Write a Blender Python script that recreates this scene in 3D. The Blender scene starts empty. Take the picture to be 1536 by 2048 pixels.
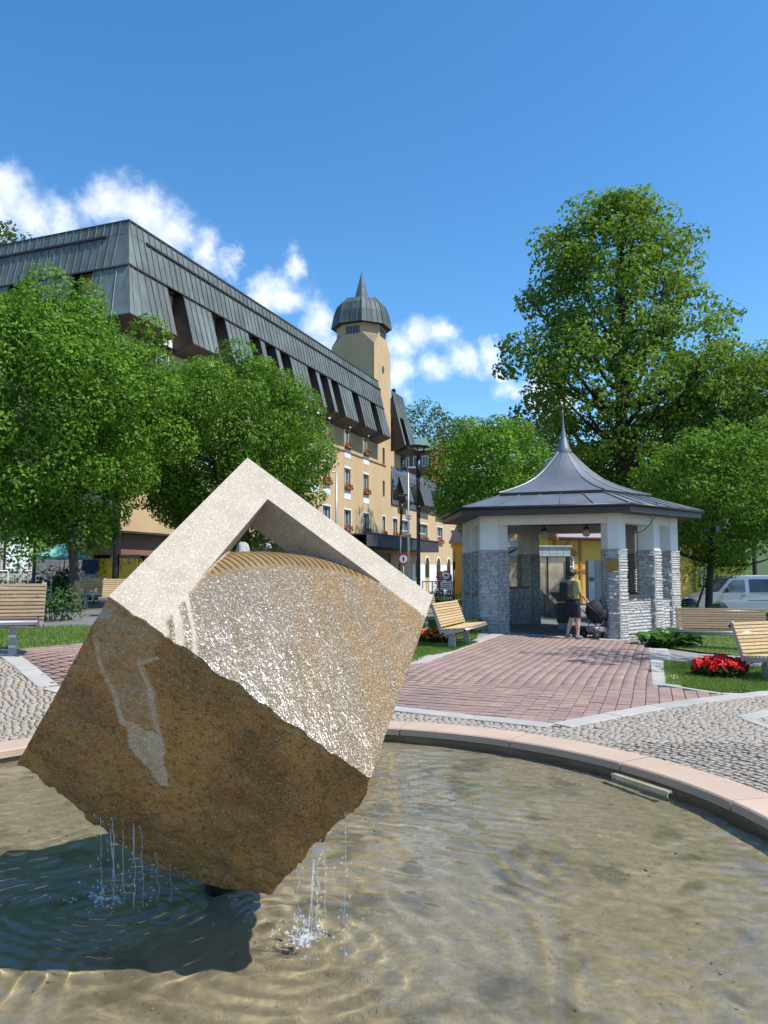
import bpy, bmesh, math, random
import numpy as np
from mathutils import Vector, Matrix, noise as mnoise

scene = bpy.context.scene
R = math.radians
rng = np.random.default_rng(7)
random.seed(7)

# ------------------------------------------------------------------ camera
CAM_H, PITCH, FPX = 1.65, R(4.6), 1537.0
cam_data = bpy.data.cameras.new("camera")
cam_data.sensor_fit = 'HORIZONTAL'
cam_data.sensor_width = 36.0
cam_data.lens = 36.0 * FPX / 1536.0
cam_data.clip_start = 0.05
cam_data.clip_end = 3000
cam = bpy.data.objects.new("camera", cam_data)
scene.collection.objects.link(cam)
cam.location = (0, 0, CAM_H)
cam.rotation_euler = (R(90) + PITCH, 0, 0)
scene.camera = cam

# ------------------------------------------------------------------ light and exposure
SUN = Vector((0.53, -0.18, 0.83)).normalized()
sun_data = bpy.data.lights.new("sun", 'SUN')
sun_data.energy = 3.75
sun_data.angle = R(0.53); sun_data.cycles.is_caustics_light = True
sun_data.color = (1.0, 0.955, 0.88)
sun = bpy.data.objects.new("sun", sun_data)
scene.collection.objects.link(sun)
sun.rotation_euler = SUN.to_track_quat('Z', 'Y').to_euler()
sun.location = (20, -8, 40)

scene.view_settings.view_transform = 'Standard'
scene.view_settings.look = 'None'
scene.view_settings.exposure = 0.72
scene.view_settings.gamma = 1.0
scene.view_settings.use_curve_mapping = False
scene.render.engine = 'CYCLES'
scene.cycles.max_bounces = 7
scene.cycles.diffuse_bounces = 3
scene.cycles.glossy_bounces = 3
scene.cycles.transmission_bounces = 4
scene.cycles.transparent_max_bounces = 12
scene.cycles.sample_clamp_indirect = 6.0
scene.cycles.caustics_reflective = False
scene.cycles.caustics_refractive = True
scene.cycles.use_denoising = True

# ------------------------------------------------------------------ projection helpers (photograph pixel -> place)
CP, SP = math.cos(PITCH), math.sin(PITCH)
def ray(px, py):
    a = (px - 768) / FPX; b = (1024 - py) / FPX
    return Vector((a, CP - b * SP, SP + b * CP))
def at(px, py, D):
    d = ray(px, py); return Vector((0, 0, CAM_H)) + d * (D / d.y)
POOL = (-0.9, 4.9)
RIM_OUT, RIM_IN = 3.84, 3.44
def smooth(e0, e1, x):
    t = np.clip((x - e0) / (e1 - e0), 0, 1); return t * t * (3 - 2 * t)
def tz(x, y):
    r = np.hypot(np.asarray(x) - POOL[0], np.asarray(y) - POOL[1])
    return (0.17 - 0.036 * np.clip(x, 0, 17) - .065 * np.clip(x, -6.2, 0)) * smooth(3.9, 8.0, r)
def ground(px, py):
    d = ray(px, py); k = (CAM_H) / -d.z
    for _ in range(30):
        p = Vector((0, 0, CAM_H)) + d * k
        k = (CAM_H - float(tz(p.x, p.y))) / -d.z
    return Vector((0, 0, CAM_H)) + d * k

# ------------------------------------------------------------------ numpy value noise and surface nets
def _hash(ix, iy, iz, seed):
    h = (ix * 374761393 + iy * 668265263 + iz * 2147483647 + seed * 974711) & 0xffffffff
    h = ((h ^ (h >> 13)) * 1274126177) & 0xffffffff
    h = h ^ (h >> 16)
    return (h & 0xffff) / 65535.0
def vnoise(P, seed=0):
    P = np.asarray(P, dtype=np.float64)
    i = np.floor(P).astype(np.int64); f = P - i
    f = f * f * (3 - 2 * f)
    out = 0
    for dx in (0, 1):
        wx = f[:, 0] if dx else 1 - f[:, 0]
        for dy in (0, 1):
            wy = f[:, 1] if dy else 1 - f[:, 1]
            for dz in (0, 1):
                wz = f[:, 2] if dz else 1 - f[:, 2]
                out = out + wx * wy * wz * _hash(i[:, 0] + dx, i[:, 1] + dy, i[:, 2] + dz, seed)
    return out * 2 - 1
def fbm(P, octaves=4, seed=0, gain=0.5):
    s = 0; a = 1; t = 0
    for k in range(octaves):
        s = s + a * vnoise(P * (2 ** k), seed + k); t += a; a *= gain
    return s / t
def surface_nets(F, origin, h):
    F = np.asarray(F); ins = F < 0
    nx, ny, nz = F.shape
    c = [ins[dx:nx - 1 + dx, dy:ny - 1 + dy, dz:nz - 1 + dz] for dx in (0, 1) for dy in (0, 1) for dz in (0, 1)]
    tot = sum(x.astype(np.int8) for x in c)
    idx = np.argwhere((tot > 0) & (tot < 8))
    corners = [(dx, dy, dz) for dx in (0, 1) for dy in (0, 1) for dz in (0, 1)]
    vals = np.stack([F[idx[:, 0] + a, idx[:, 1] + b, idx[:, 2] + d] for a, b, d in corners], 1)
    acc = np.zeros((len(idx), 3)); cnt = np.zeros(len(idx))
    for i in range(8):
        for j in range(i + 1, 8):
            ci, cj = np.array(corners[i]), np.array(corners[j])
            if np.abs(ci - cj).sum() != 1: continue
            va, vb = vals[:, i], vals[:, j]
            m = (va < 0) != (vb < 0)
            t = np.where(m, va / np.where(m, va - vb, 1), 0)
            acc[m] += (ci + t[:, None] * (cj - ci))[m]; cnt[m] += 1
    V = (idx + acc / cnt[:, None]) * h + np.asarray(origin)
    vid = -np.ones((nx - 1, ny - 1, nz - 1), dtype=np.int64)
    vid[idx[:, 0], idx[:, 1], idx[:, 2]] = np.arange(len(idx))
    faces = []
    for ax in range(3):
        o = [1, 1, 1]; o[ax] = 0
        a = ins[o[0]:nx - 1, o[1]:ny - 1, o[2]:nz - 1]
        sl = [slice(o[0], nx - 1), slice(o[1], ny - 1), slice(o[2], nz - 1)]
        sl2 = list(sl); sl2[ax] = slice(o[ax] + 1, (nx, ny, nz)[ax])
        b = ins[tuple(sl2)]
        e = np.argwhere(a != b) + np.array(o)
        p, q = [(1, 2), (2, 0), (0, 1)][ax]
        def cell(dp, dq):
            k = e.copy(); k[:, p] += dp; k[:, q] += dq
            return vid[k[:, 0], k[:, 1], k[:, 2]]
        Q = np.stack([cell(-1, -1), cell(0, -1), cell(0, 0), cell(-1, 0)], 1)
        inside_first = ins[e[:, 0], e[:, 1], e[:, 2]]
        Q[~inside_first] = Q[~inside_first][:, ::-1]
        faces.append(Q)
    Fq = np.concatenate(faces)
    Fq = Fq[(Fq >= 0).all(1)]
    return V, Fq

# ------------------------------------------------------------------ object helpers
COL = scene.collection
def tag(o, label=None, category=None, group=None, kind=None):
    if label: o["label"] = label
    if category: o["category"] = category
    if group: o["group"] = group
    if kind: o["kind"] = kind
    return o
def link(name, me, mat=None, parent=None, smooth_shade=False):
    o = bpy.data.objects.new(name, me); COL.objects.link(o)
    if mat is not None and len(me.materials) == 0: me.materials.append(mat)
    if parent is not None: o.parent = parent
    if smooth_shade: me.polygons.foreach_set("use_smooth", np.ones(len(me.polygons), dtype=bool))
    return o
def np_mesh(name, V, F):
    """V (n,3), F (m,k) all the same k"""
    V = np.asarray(V, dtype=np.float32); F = np.asarray(F, dtype=np.int32)
    me = bpy.data.meshes.new(name)
    me.vertices.add(len(V)); me.vertices.foreach_set("co", V.ravel())
    k = F.shape[1]
    me.loops.add(F.size); me.loops.foreach_set("vertex_index", F.ravel())
    me.polygons.add(len(F))
    me.polygons.foreach_set("loop_start", np.arange(0, F.size, k, dtype=np.int32))
    me.update(calc_edges=True); me.validate()
    return me
def empty(name, loc=(0, 0, 0), rz=0.0, label=None, category=None, group=None, kind=None):
    o = bpy.data.objects.new(name, None); COL.objects.link(o)
    o.location = loc; o.rotation_euler = (0, 0, rz); o.empty_display_size = 0.2
    return tag(o, label, category, group, kind)
def copy_tree(o, parent=None):
    c = o.copy(); COL.objects.link(c); c.parent = parent
    for ch in list(o.children): copy_tree(ch, c)
    return c

def dissolve(e):
    """hand the children of a grouping empty up to its parent, keeping them where they are"""
    for ch in list(e.children):
        m = e.matrix_basis @ ch.matrix_basis; ch.parent = e.parent; ch.matrix_basis = m
    bpy.data.objects.remove(e)

class MB:
    """collects shapes into one mesh"""
    def __init__(s): s.v = []; s.f = []; s.m = []; s.mi = 0
    def add(s, vs, fs):
        n = len(s.v); s.v += [tuple(p) for p in vs]
        s.f += [tuple(i + n for i in f) for f in fs]; s.m += [s.mi] * len(fs)
        return s
    def hexa(s, p):
        return s.add(p, [(0, 3, 2, 1), (4, 5, 6, 7), (0, 1, 5, 4), (1, 2, 6, 5), (2, 3, 7, 6), (3, 0, 4, 7)])
    def box(s, x0, x1, y0, y1, z0, z1):
        return s.hexa([(x0, y0, z0), (x1, y0, z0), (x1, y1, z0), (x0, y1, z0), (x0, y0, z1), (x1, y0, z1), (x1, y1, z1), (x0, y1, z1)])
    def cbox(s, x0, x1, y0, y1, z0, z1, c):
        """box with chamfered edges"""
        c = min(c, (x1 - x0) * .45, (y1 - y0) * .45, (z1 - z0) * .45)
        bm = bmesh.new(); bmesh.ops.create_cube(bm, size=1)
        for v in bm.verts: v.co = Vector(((x0 + x1) / 2 + v.co.x * (x1 - x0), (y0 + y1) / 2 + v.co.y * (y1 - y0), (z0 + z1) / 2 + v.co.z * (z1 - z0)))
        bmesh.ops.bevel(bm, geom=bm.edges[:], offset=c, segments=1, affect='EDGES')
        bm.verts.ensure_lookup_table(); bm.verts.index_update()
        s.add([v.co[:] for v in bm.verts], [[v.index for v in f.verts] for f in bm.faces]); bm.free(); return s
    def prism(s, poly, z0, z1, axis='z'):
        n = len(poly)
        if axis == 'z': P = [(a, b, z0) for a, b in poly] + [(a, b, z1) for a, b in poly]
        elif axis == 'x': P = [(z0, a, b) for a, b in poly] + [(z1, a, b) for a, b in poly]
        else: P = [(a, z0, b) for a, b in poly] + [(a, z1, b) for a, b in poly]
        fs = [tuple(reversed(range(n))), tuple(range(n, 2 * n))] + [(i, (i + 1) % n, n + (i + 1) % n, n + i) for i in range(n)]
        return s.add(P, fs)
    def tube(s, pts, rad, n=8, caps=True):
        pts = [Vector(p) for p in pts]
        if not hasattr(rad, '__len__'): rad = [rad] * len(pts)
        vs = []; ref = None
        for i, p in enumerate(pts):
            t = (pts[min(i + 1, len(pts) - 1)] - pts[max(i - 1, 0)])
            if t.length < 1e-9: t = Vector((0, 0, 1))
            t.normalize()
            if ref is None:
                ref = Vector((1, 0, 0)) if abs(t.x) < .8 else Vector((0, 1, 0))
            a = (ref - t * ref.dot(t)).normalized(); ref = a; b = t.cross(a)
            for k in range(n):
                an = 2 * math.pi * k / n
                vs.append(p + (a * math.cos(an) + b * math.sin(an)) * rad[i])
        fs = []
        for i in range(len(pts) - 1):
            for k in range(n):
                k2 = (k + 1) % n
                fs.append((i * n + k, i * n + k2, (i + 1) * n + k2, (i + 1) * n + k))
        if caps:
            fs.append(tuple(reversed(range(n)))); fs.append(tuple(range((len(pts) - 1) * n, len(pts) * n)))
        return s.add(vs, fs)
    def lathe(s, prof, n=16, c=(0, 0, 0), a0=0.0):
        vs = []; fs = []
        for r, z in prof:
            for k in range(n):
                an = a0 + 2 * math.pi * k / n
                vs.append((c[0] + r * math.cos(an), c[1] + r * math.sin(an), c[2] + z))
        for i in range(len(prof) - 1):
            for k in range(n):
                k2 = (k + 1) % n
                fs.append((i * n + k, i * n + k2, (i + 1) * n + k2, (i + 1) * n + k))
        if prof[0][0] > 1e-4: fs.append(tuple(reversed(range(n))))
        if prof[-1][0] > 1e-4: fs.append(tuple(range((len(prof) - 1) * n, len(prof) * n)))
        return s.add(vs, fs)
    def ball(s, c, r, seg=8, rings=6, sc=(1, 1, 1)):
        prof = [(math.sin(math.pi * i / rings) * r, -math.cos(math.pi * i / rings) * r) for i in range(rings + 1)]
        prof[0] = (1e-5, -r); prof[-1] = (1e-5, r)
        n0 = len(s.v); s.lathe(prof, seg)
        for i in range(n0, len(s.v)):
            v = s.v[i]; s.v[i] = (c[0] + v[0] * sc[0], c[1] + v[1] * sc[1], c[2] + v[2] * sc[2])
        return s
    def xform(s, M, start=0):
        for i in range(start, len(s.v)): s.v[i] = tuple(M @ Vector(s.v[i]))
        return s
    def mesh(s, name):
        me = bpy.data.meshes.new(name); me.from_pydata(s.v, [], s.f)
        me.update()
        if any(s.m): me.polygons.foreach_set("material_index", s.m)
        return me
    def build(s, name, mat=None, parent=None, smooth_shade=False):
        me = s.mesh(name)
        if isinstance(mat, (list, tuple)):
            for m in mat: me.materials.append(m)
            mat = None
        return link(name, me, mat, parent, smooth_shade)
def one(name, mat, parent, *b, **k):
    return MB().box(*b).build(name, mat, parent, **k)

# ------------------------------------------------------------------ materials
def N(nt, t, loc=None, **kw):
    n = nt.nodes.new(t)
    for k, v in kw.items():
        if k.startswith('i_'):
            key = k[2:]; key = int(key) if key.isdigit() else key.replace('_', ' ')
            if hasattr(v, 'is_output') or isinstance(v, bpy.types.NodeSocket): nt.links.new(v, n.inputs[key])
            else: n.inputs[key].default_value = v
        else: setattr(n, k, v)
    return n
def math_node(nt, op, a, b=None, c=None, clamp=False):
    n = nt.nodes.new('ShaderNodeMath'); n.operation = op; n.use_clamp = clamp
    for i, x in enumerate((a, b, c)):
        if x is None: continue
        if isinstance(x, bpy.types.NodeSocket): nt.links.new(x, n.inputs[i])
        else: n.inputs[i].default_value = x
    return n.outputs[0]
def mixc(nt, fac, a, b, mode='MIX'):
    n = nt.nodes.new('ShaderNodeMix'); n.data_type = 'RGBA'; n.blend_type = mode; n.clamp_factor = True
    for i, x in ((0, fac), (6, a), (7, b)):
        if isinstance(x, bpy.types.NodeSocket): nt.links.new(x, n.inputs[i])
        else: n.inputs[i].default_value = (tuple(x) + (1,)) if (i > 0 and len(x) == 3) else x
    return n.outputs[2]
def maprange(nt, v, a, b, c=0.0, d=1.0, smoothstep=False):
    n = nt.nodes.new('ShaderNodeMapRange'); n.clamp = True
    if smoothstep: n.interpolation_type = 'SMOOTHSTEP'
    nt.links.new(v, n.inputs[0])
    for i, x in enumerate((a, b, c, d)): n.inputs[i + 1].default_value = x
    return n.outputs[0]
def new_mat(name):
    m = bpy.data.materials.new(name); m.use_nodes = True; nt = m.node_tree; nt.nodes.clear()
    out = nt.nodes.new('ShaderNodeOutputMaterial')
    return m, nt, out
def coords(nt, scale=(1, 1, 1), kind='Object'):
    tc = nt.nodes.new('ShaderNodeTexCoord'); mp = nt.nodes.new('ShaderNodeMapping')
    nt.links.new(tc.outputs[kind], mp.inputs[0]); mp.inputs['Scale'].default_value = scale
    return mp.outputs[0]
def world_coords(nt, scale=(1, 1, 1)):
    g = nt.nodes.new('ShaderNodeNewGeometry'); mp = nt.nodes.new('ShaderNodeMapping')
    nt.links.new(g.outputs['Position'], mp.inputs[0]); mp.inputs['Scale'].default_value = scale
    return mp.outputs[0]
def noise_tex(nt, vec, scale, detail=4, rough=0.55):
    n = nt.nodes.new('ShaderNodeTexNoise'); nt.links.new(vec, n.inputs['Vector'])
    n.inputs['Scale'].default_value = scale; n.inputs['Detail'].default_value = detail; n.inputs['Roughness'].default_value = rough
    return n.outputs[0]
def rnd(nt):
    """a different number for every object and every loose piece of a mesh"""
    oi = nt.nodes.new('ShaderNodeObjectInfo'); g = nt.nodes.new('ShaderNodeNewGeometry')
    return math_node(nt, 'FRACT', math_node(nt, 'ADD', oi.outputs['Random'], g.outputs['Random Per Island']))
MATS = {}
def pbr(name, col, col2=None, scale=3.0, detail=4, lo=.35, hi=.65, rough=.7, metal=0.0, jitter=0.0, tints=None,
        speck=None, bump=None, stretch=(1, 1, 1), world=True, spec=.5, coat=0.0, streak=None, trans=0.0):
    """the everyday procedural material: two colours blended by noise, speckles, per-piece tint, fine relief"""
    m, nt, out = new_mat(name)
    vec = world_coords(nt, stretch) if world else coords(nt, stretch)
    c = None
    if tints:
        r = rnd(nt); cr = nt.nodes.new('ShaderNodeValToRGB'); cr.color_ramp.interpolation = 'LINEAR'
        while len(cr.color_ramp.elements) < len(tints): cr.color_ramp.elements.new(.5)
        for i, t in enumerate(tints):
            cr.color_ramp.elements[i].position = i / (len(tints) - 1); cr.color_ramp.elements[i].color = tuple(t) + (1,)
        nt.links.new(r, cr.inputs[0]); c = cr.outputs[0]
    else:
        rg = nt.nodes.new('ShaderNodeRGB'); rg.outputs[0].default_value = tuple(col) + (1,); c = rg.outputs[0]
    if col2 is not None:
        f = maprange(nt, noise_tex(nt, vec, scale, detail), lo, hi)
        c = mixc(nt, f, c, col2)
    if streak:
        sc, amt, scol = streak
        v2 = world_coords(nt, sc)
        f = maprange(nt, noise_tex(nt, v2, 1.0, 5, .6), .45, .75, 0, amt)
        c = mixc(nt, f, c, scol)
    if speck:
        for ssc, thr, scol, amt in speck:
            f = maprange(nt, noise_tex(nt, vec, ssc, 2, .5), thr, thr + .08, 0, amt)
            c = mixc(nt, f, c, scol)
    if jitter:
        r = rnd(nt)
        hs = nt.nodes.new('ShaderNodeHueSaturation'); nt.links.new(c, hs.inputs['Color'])
        nt.links.new(math_node(nt, 'MULTIPLY_ADD', r, 2 * jitter, 1 - jitter), hs.inputs['Value'])
        c = hs.outputs[0]
    b = nt.nodes.new('ShaderNodeBsdfPrincipled')
    nt.links.new(c, b.inputs['Base Color'])
    b.inputs['Roughness'].default_value = rough; b.inputs['Metallic'].default_value = metal
    b.inputs['Specular IOR Level'].default_value = spec
    b.inputs['Coat Weight'].default_value = coat; b.inputs['Coat Roughness'].default_value = .08
    if bump:
        bs, bst, bd = bump
        bn = nt.nodes.new('ShaderNodeBump'); bn.inputs['Strength'].default_value = bst; bn.inputs['Distance'].default_value = bd
        nt.links.new(noise_tex(nt, vec, bs, 5, .6), bn.inputs['Height']); nt.links.new(bn.outputs[0], b.inputs['Normal'])
    sh = b.outputs[0]
    nt.links.new(sh, out.inputs['Surface'])
    MATS[name] = m
    return m
def glass_mat(name, tint, refl_rough=.03):
    """window glass: a dark room behind a reflecting pane"""
    m, nt, out = new_mat(name)
    b = nt.nodes.new('ShaderNodeBsdfPrincipled')
    v = world_coords(nt)
    c = mixc(nt, maprange(nt, noise_tex(nt, v, 1.7, 2), .4, .65), tint, tuple(x * .35 for x in tint))
    nt.links.new(c, b.inputs['Base Color']); b.inputs['Roughness'].default_value = refl_rough
    b.inputs['Specular IOR Level'].default_value = .8
    nt.links.new(b.outputs[0], out.inputs['Surface']); return m
def leaf_mat(name, dark, light, trans=.35, rough=.45):
    m, nt, out = new_mat(name)
    g = nt.nodes.new('ShaderNodeNewGeometry')
    v = world_coords(nt)
    big = maprange(nt, noise_tex(nt, v, .9, 2), .3, .7)
    f = math_node(nt, 'MULTIPLY_ADD', g.outputs['Random Per Island'], .6, math_node(nt, 'MULTIPLY', big, .4))
    c = mixc(nt, f, dark, light)
    b = nt.nodes.new('ShaderNodeBsdfPrincipled'); nt.links.new(c, b.inputs['Base Color'])
    b.inputs['Roughness'].default_value = rough; b.inputs['Specular IOR Level'].default_value = .2
    t = nt.nodes.new('ShaderNodeBsdfTranslucent')
    nt.links.new(mixc(nt, .5, c, (light[0] * 1.5, light[1] * 1.4, light[2] * .6)), t.inputs[0])
    ms = nt.nodes.new('ShaderNodeMixShader'); ms.inputs[0].default_value = trans
    nt.links.new(b.outputs[0], ms.inputs[1]); nt.links.new(t.outputs[0], ms.inputs[2])
    nt.links.new(ms.outputs[0], out.inputs['Surface'])
    return m

# ------------------------------------------------------------------ sky with clouds
world = bpy.data.worlds.new("World"); scene.world = world
world.use_nodes = True
def build_sky():
    nt = world.node_tree; nt.nodes.clear()
    out = nt.nodes.new('ShaderNodeOutputWorld'); bg = nt.nodes.new('ShaderNodeBackground')
    bg.inputs['Strength'].default_value = 0.15
    sky = nt.nodes.new('ShaderNodeTexSky'); sky.sky_type = 'NISHITA'; sky.sun_disc = False
    sky.sun_elevation = math.asin(SUN.z); sky.sun_rotation = math.atan2(SUN.x, SUN.y)
    sky.altitude = 700; sky.air_density = 1.0; sky.dust_density = .35; sky.ozone_density = 2.2
    hs = nt.nodes.new('ShaderNodeHueSaturation'); hs.inputs['Saturation'].default_value = 1.28; hs.inputs['Value'].default_value = .92; hs.inputs['Hue'].default_value = .4965
    nt.links.new(sky.outputs[0], hs.inputs['Color'])
    tc = nt.nodes.new('ShaderNodeTexCoord')
    v = tc.outputs['Generated']
    # puffs: direction (from the photograph's sky), radius, weight
    blobs = [(15, 375, 62), (-30, 410, 80), (60, 450, 50), (130, 455, 55), (225, 415, 52), (285, 435, 58), (345, 465, 55), (410, 505, 46), (465, 525, 30),
             (300, 500, 70), (150, 500, 60), (560, 590, 42), (615, 640, 55), (520, 585, 40), (640, 690, 50), (600, 545, 34), 
             (690, 740, 60), (800, 700, 55), (845, 670, 48), (905, 660, 42), (800, 760, 55), (870, 745, 45), (930, 720, 42), (985, 710, 36), (1010, 775, 40), (1070, 790, 50), (1120, 800, 45), (1000, 740, 20)]
    warp = nt.nodes.new('ShaderNodeTexNoise'); warp.inputs['Scale'].default_value = 9.0; warp.inputs['Detail'].default_value = 7; warp.inputs['Roughness'].default_value = .62
    nt.links.new(v, warp.inputs['Vector'])
    wv = nt.nodes.new('ShaderNodeVectorMath'); wv.operation = 'SUBTRACT'; nt.links.new(warp.outputs[1], wv.inputs[0]); wv.inputs[1].default_value = (.5, .5, .5)
    ws = nt.nodes.new('ShaderNodeVectorMath'); ws.operation = 'MULTIPLY_ADD'; nt.links.new(wv.outputs[0], ws.inputs[0])
    ws.inputs[1].default_value = (.11, .11, .09); nt.links.new(v, ws.inputs[2])
    mask = None
    for px, py, r in blobs:
        d = ray(px, py).normalized()
        dn = nt.nodes.new('ShaderNodeVectorMath'); dn.operation = 'DISTANCE'; nt.links.new(ws.outputs[0], dn.inputs[0]); dn.inputs[1].default_value = d
        f = math_node(nt, 'MULTIPLY_ADD', dn.outputs['Value'], -1.0 / (r / FPX), 1.0)
        mask = f if mask is None else math_node(nt, 'SMOOTH_MAX', mask, f, .6)
    # scattered fair-weather clouds all round the horizon, away from the frame
    sep = nt.nodes.new('ShaderNodeSeparateXYZ'); nt.links.new(v, sep.inputs[0])
    far = nt.nodes.new('ShaderNodeTexNoise'); far.inputs['Scale'].default_value = 3.1; far.inputs['Detail'].default_value = 7; far.inputs['Roughness'].default_value = .6
    nt.links.new(ws.outputs[0], far.inputs['Vector'])
    away = maprange(nt, sep.outputs['Y'], .35, .7, 0, -1.2)
    band = maprange(nt, sep.outputs['Z'], .1, .55, 0, -.5)
    fm = math_node(nt, 'ADD', math_node(nt, 'MULTIPLY_ADD', far.outputs[0], 4.0, -2.3), math_node(nt, 'ADD', away, band))
    mask = math_node(nt, 'MAXIMUM', mask, fm)
    det = nt.nodes.new('ShaderNodeTexNoise'); det.inputs['Scale'].default_value = 22; det.inputs['Detail'].default_value = 6; det.inputs['Roughness'].default_value = .65
    nt.links.new(v, det.inputs['Vector'])
    dens = math_node(nt, 'ADD', mask, math_node(nt, 'MULTIPLY_ADD', det.outputs[0], 1.1, -.62))
    alpha = maprange(nt, dens, -.08, 1.0, 0, .94, True)
    # lit tops, greyer cores
    shade = maprange(nt, dens, .35, 1.5, 0, 1)
    ccol = mixc(nt, shade, (5.3, 5.45, 5.7), (3.9, 4.2, 4.7))
    nt.links.new(mixc(nt, alpha, hs.outputs[0], ccol), bg.inputs['Color'])
    nt.links.new(bg.outputs[0], out.inputs['Surface'])
build_sky()

# ------------------------------------------------------------------ material library
asphalt = pbr("asphalt", (.115, .113, .108), (.16, .155, .148), 1.2, rough=.9, speck=[(60, .6, (.3, .29, .27), .5)], bump=(90, .5, .01))
sand_bed = pbr("jointing sand", (.15, .12, .088), (.22, .18, .13), 6, rough=.95, bump=(120, .6, .01))
brick_bed = pbr("dark brick joint", (.1, .07, .056), (.145, .1, .08), 5, rough=.95)
paver = pbr("red paving brick", (.3, .17, .14), rough=.85, tints=[(.26, .165, .135), (.32, .205, .165), (.285, .19, .155), (.345, .23, .19), (.27, .18, .15)],
            col2=(.2, .15, .135), scale=2.2, lo=.45, hi=.8, speck=[(160, .6, (.42, .33, .28), .35), (8, .62, (.16, .11, .1), .4), (.8, .52, (.21, .155, .13), .55)], bump=(150, .35, .006))
cobble = pbr("granite sett", (.4, .35, .28), rough=.75, tints=[(.27, .25, .22), (.34, .27, .185), (.31, .285, .25), (.36, .3, .225), (.25, .205, .155), (.33, .31, .28), (.32, .245, .175)],
             speck=[(140, .58, (.14, .13, .12), .55), (90, .62, (.6, .57, .52), .5)], bump=(60, .4, .01))
slab = pbr("cast stone slab", (.35, .33, .295), (.42, .395, .355), 2.5, rough=.85, jitter=.08, speck=[(120, .6, (.25, .24, .22), .35), (5, .62, (.3, .28, .25), .4)], bump=(140, .25, .006))
rim_stone = pbr("pink sandstone rim", (.5, .37, .275), (.44, .325, .24), 1.6, rough=.8, jitter=.05, speck=[(160, .6, (.36, .25, .19), .35), (7, .66, (.33, .23, .17), .55), (40, .68, (.62, .47, .36), .4)], bump=(150, .25, .006))
basin_wall = pbr("wet basin wall", (.36, .27, .175), (.24, .185, .12), 3, rough=.35, jitter=.05, speck=[(30, .6, (.09, .1, .05), .5)], bump=(40, .4, .01))
basin_floor = pbr("silty basin floor", (.46, .395, .285), (.35, .3, .215), 1.1, lo=.3, hi=.7, rough=.75, speck=[(38, .63, (.42, .39, .32), .6), (55, .66, (.1, .085, .06), .6), (3.1, .58, (.19, .165, .115), .7), (1.6, .6, (.17, .17, .12), .5)], bump=(30, .5, .012))
pebble_mat = pbr("pebbles", (.4, .36, .28), rough=.5, tints=[(.45, .41, .33), (.28, .23, .16), (.5, .48, .43), (.22, .2, .16), (.42, .32, .2)])
grate_plastic = pbr("cream plastic grate", (.62, .55, .4), (.45, .38, .25), 9, rough=.5)
dark_steel = pbr("dark steel", (.025, .026, .028), (.045, .043, .042), 4, rough=.45, metal=.3)
black_paint = pbr("black paint", (.018, .018, .02), rough=.4)
galv = pbr("galvanised steel", (.42, .44, .46), (.34, .36, .38), 6, rough=.45, metal=.6)
bench_metal = pbr("bench grey paint", (.36, .37, .38), (.28, .29, .29), 5, rough=.5, metal=.15, speck=[(25, .66, (.2, .17, .13), .5)])
tube_metal = pbr("bench tube steel", (.5, .52, .55), rough=.35, metal=.7)
rubber = pbr("black rubber", (.012, .012, .013), rough=.7)
wood_new = pbr("pale bench wood", (.52, .36, .17), rough=.6, tints=[(.52, .36, .17), (.58, .42, .22), (.48, .32, .15), (.56, .4, .2)], stretch=(1, 1, 1), world=False,
               streak=((1.5, 30, 30), .5, (.3, .18, .08)), speck=[(14, .69, (.22, .12, .05), .7)], bump=(60, .2, .004))
wood_old = pbr("weathered bench wood", (.33, .23, .13), rough=.75, tints=[(.32, .22, .125), (.37, .26, .15), (.29, .2, .11), (.34, .245, .15)],
               streak=((1.5, 30, 30), .6, (.16, .12, .09)), speck=[(14, .68, (.13, .09, .06), .7)], bump=(60, .3, .004))
wood_red = pbr("red-brown seat wood", (.2, .075, .045), rough=.5, jitter=.12, streak=((1.5, 30, 30), .5, (.1, .04, .03)))
plaster_tan = pbr("ochre plaster", (.54, .39, .215), (.48, .345, .19), .8, lo=.35, hi=.75, rough=.92, streak=((1.2, 1.2, .12), .3, (.38, .27, .15)), speck=[(.45, .58, (.56, .41, .23), .5)], bump=(45, .2, .01))
plaster_white = pbr("white plaster", (.74, .73, .70), (.66, .65, .61), 1.2, rough=.9, streak=((2, 2, .3), .25, (.5, .49, .45)), bump=(60, .2, .006))
white_paint = pbr("white paint", (.78, .78, .77), (.7, .7, .68), 3, rough=.5)
copper = pbr("patinated copper", (.12, .13, .12), rough=.55, metal=.1, spec=.35, tints=[(.125, .125, .112), (.115, .14, .132), (.15, .17, .16), (.13, .13, .117), (.125, .15, .145), (.16, .165, .152)],
             col2=(.2, .26, .24), scale=.55, lo=.42, hi=.8, streak=((3.5, 3.5, .35), .75, (.085, .078, .068)), bump=(3, .15, .03))
copper_tower = pbr("dark green copper", (.07, .095, .092), rough=.6, spec=.3, tints=[(.065, .085, .082), (.085, .115, .11), (.075, .1, .095)], col2=(.13, .185, .17), scale=.9, lo=.45, hi=.8, streak=((5, 5, .5), .6, (.05, .05, .046)))
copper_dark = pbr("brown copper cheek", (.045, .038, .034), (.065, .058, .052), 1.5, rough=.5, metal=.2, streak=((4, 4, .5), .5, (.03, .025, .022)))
copper_soffit = pbr("brown copper soffit", (.12, .085, .06), (.085, .062, .047), 1.5, rough=.55, metal=.2, jitter=.12)
zinc = pbr("grey standing-seam zinc", (.15, .16, .17), rough=.5, metal=.3, tints=[(.14, .15, .16), (.17, .18, .19), (.155, .16, .165)], streak=((3, 3, .4), .4, (.1, .1, .105)))
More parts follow.
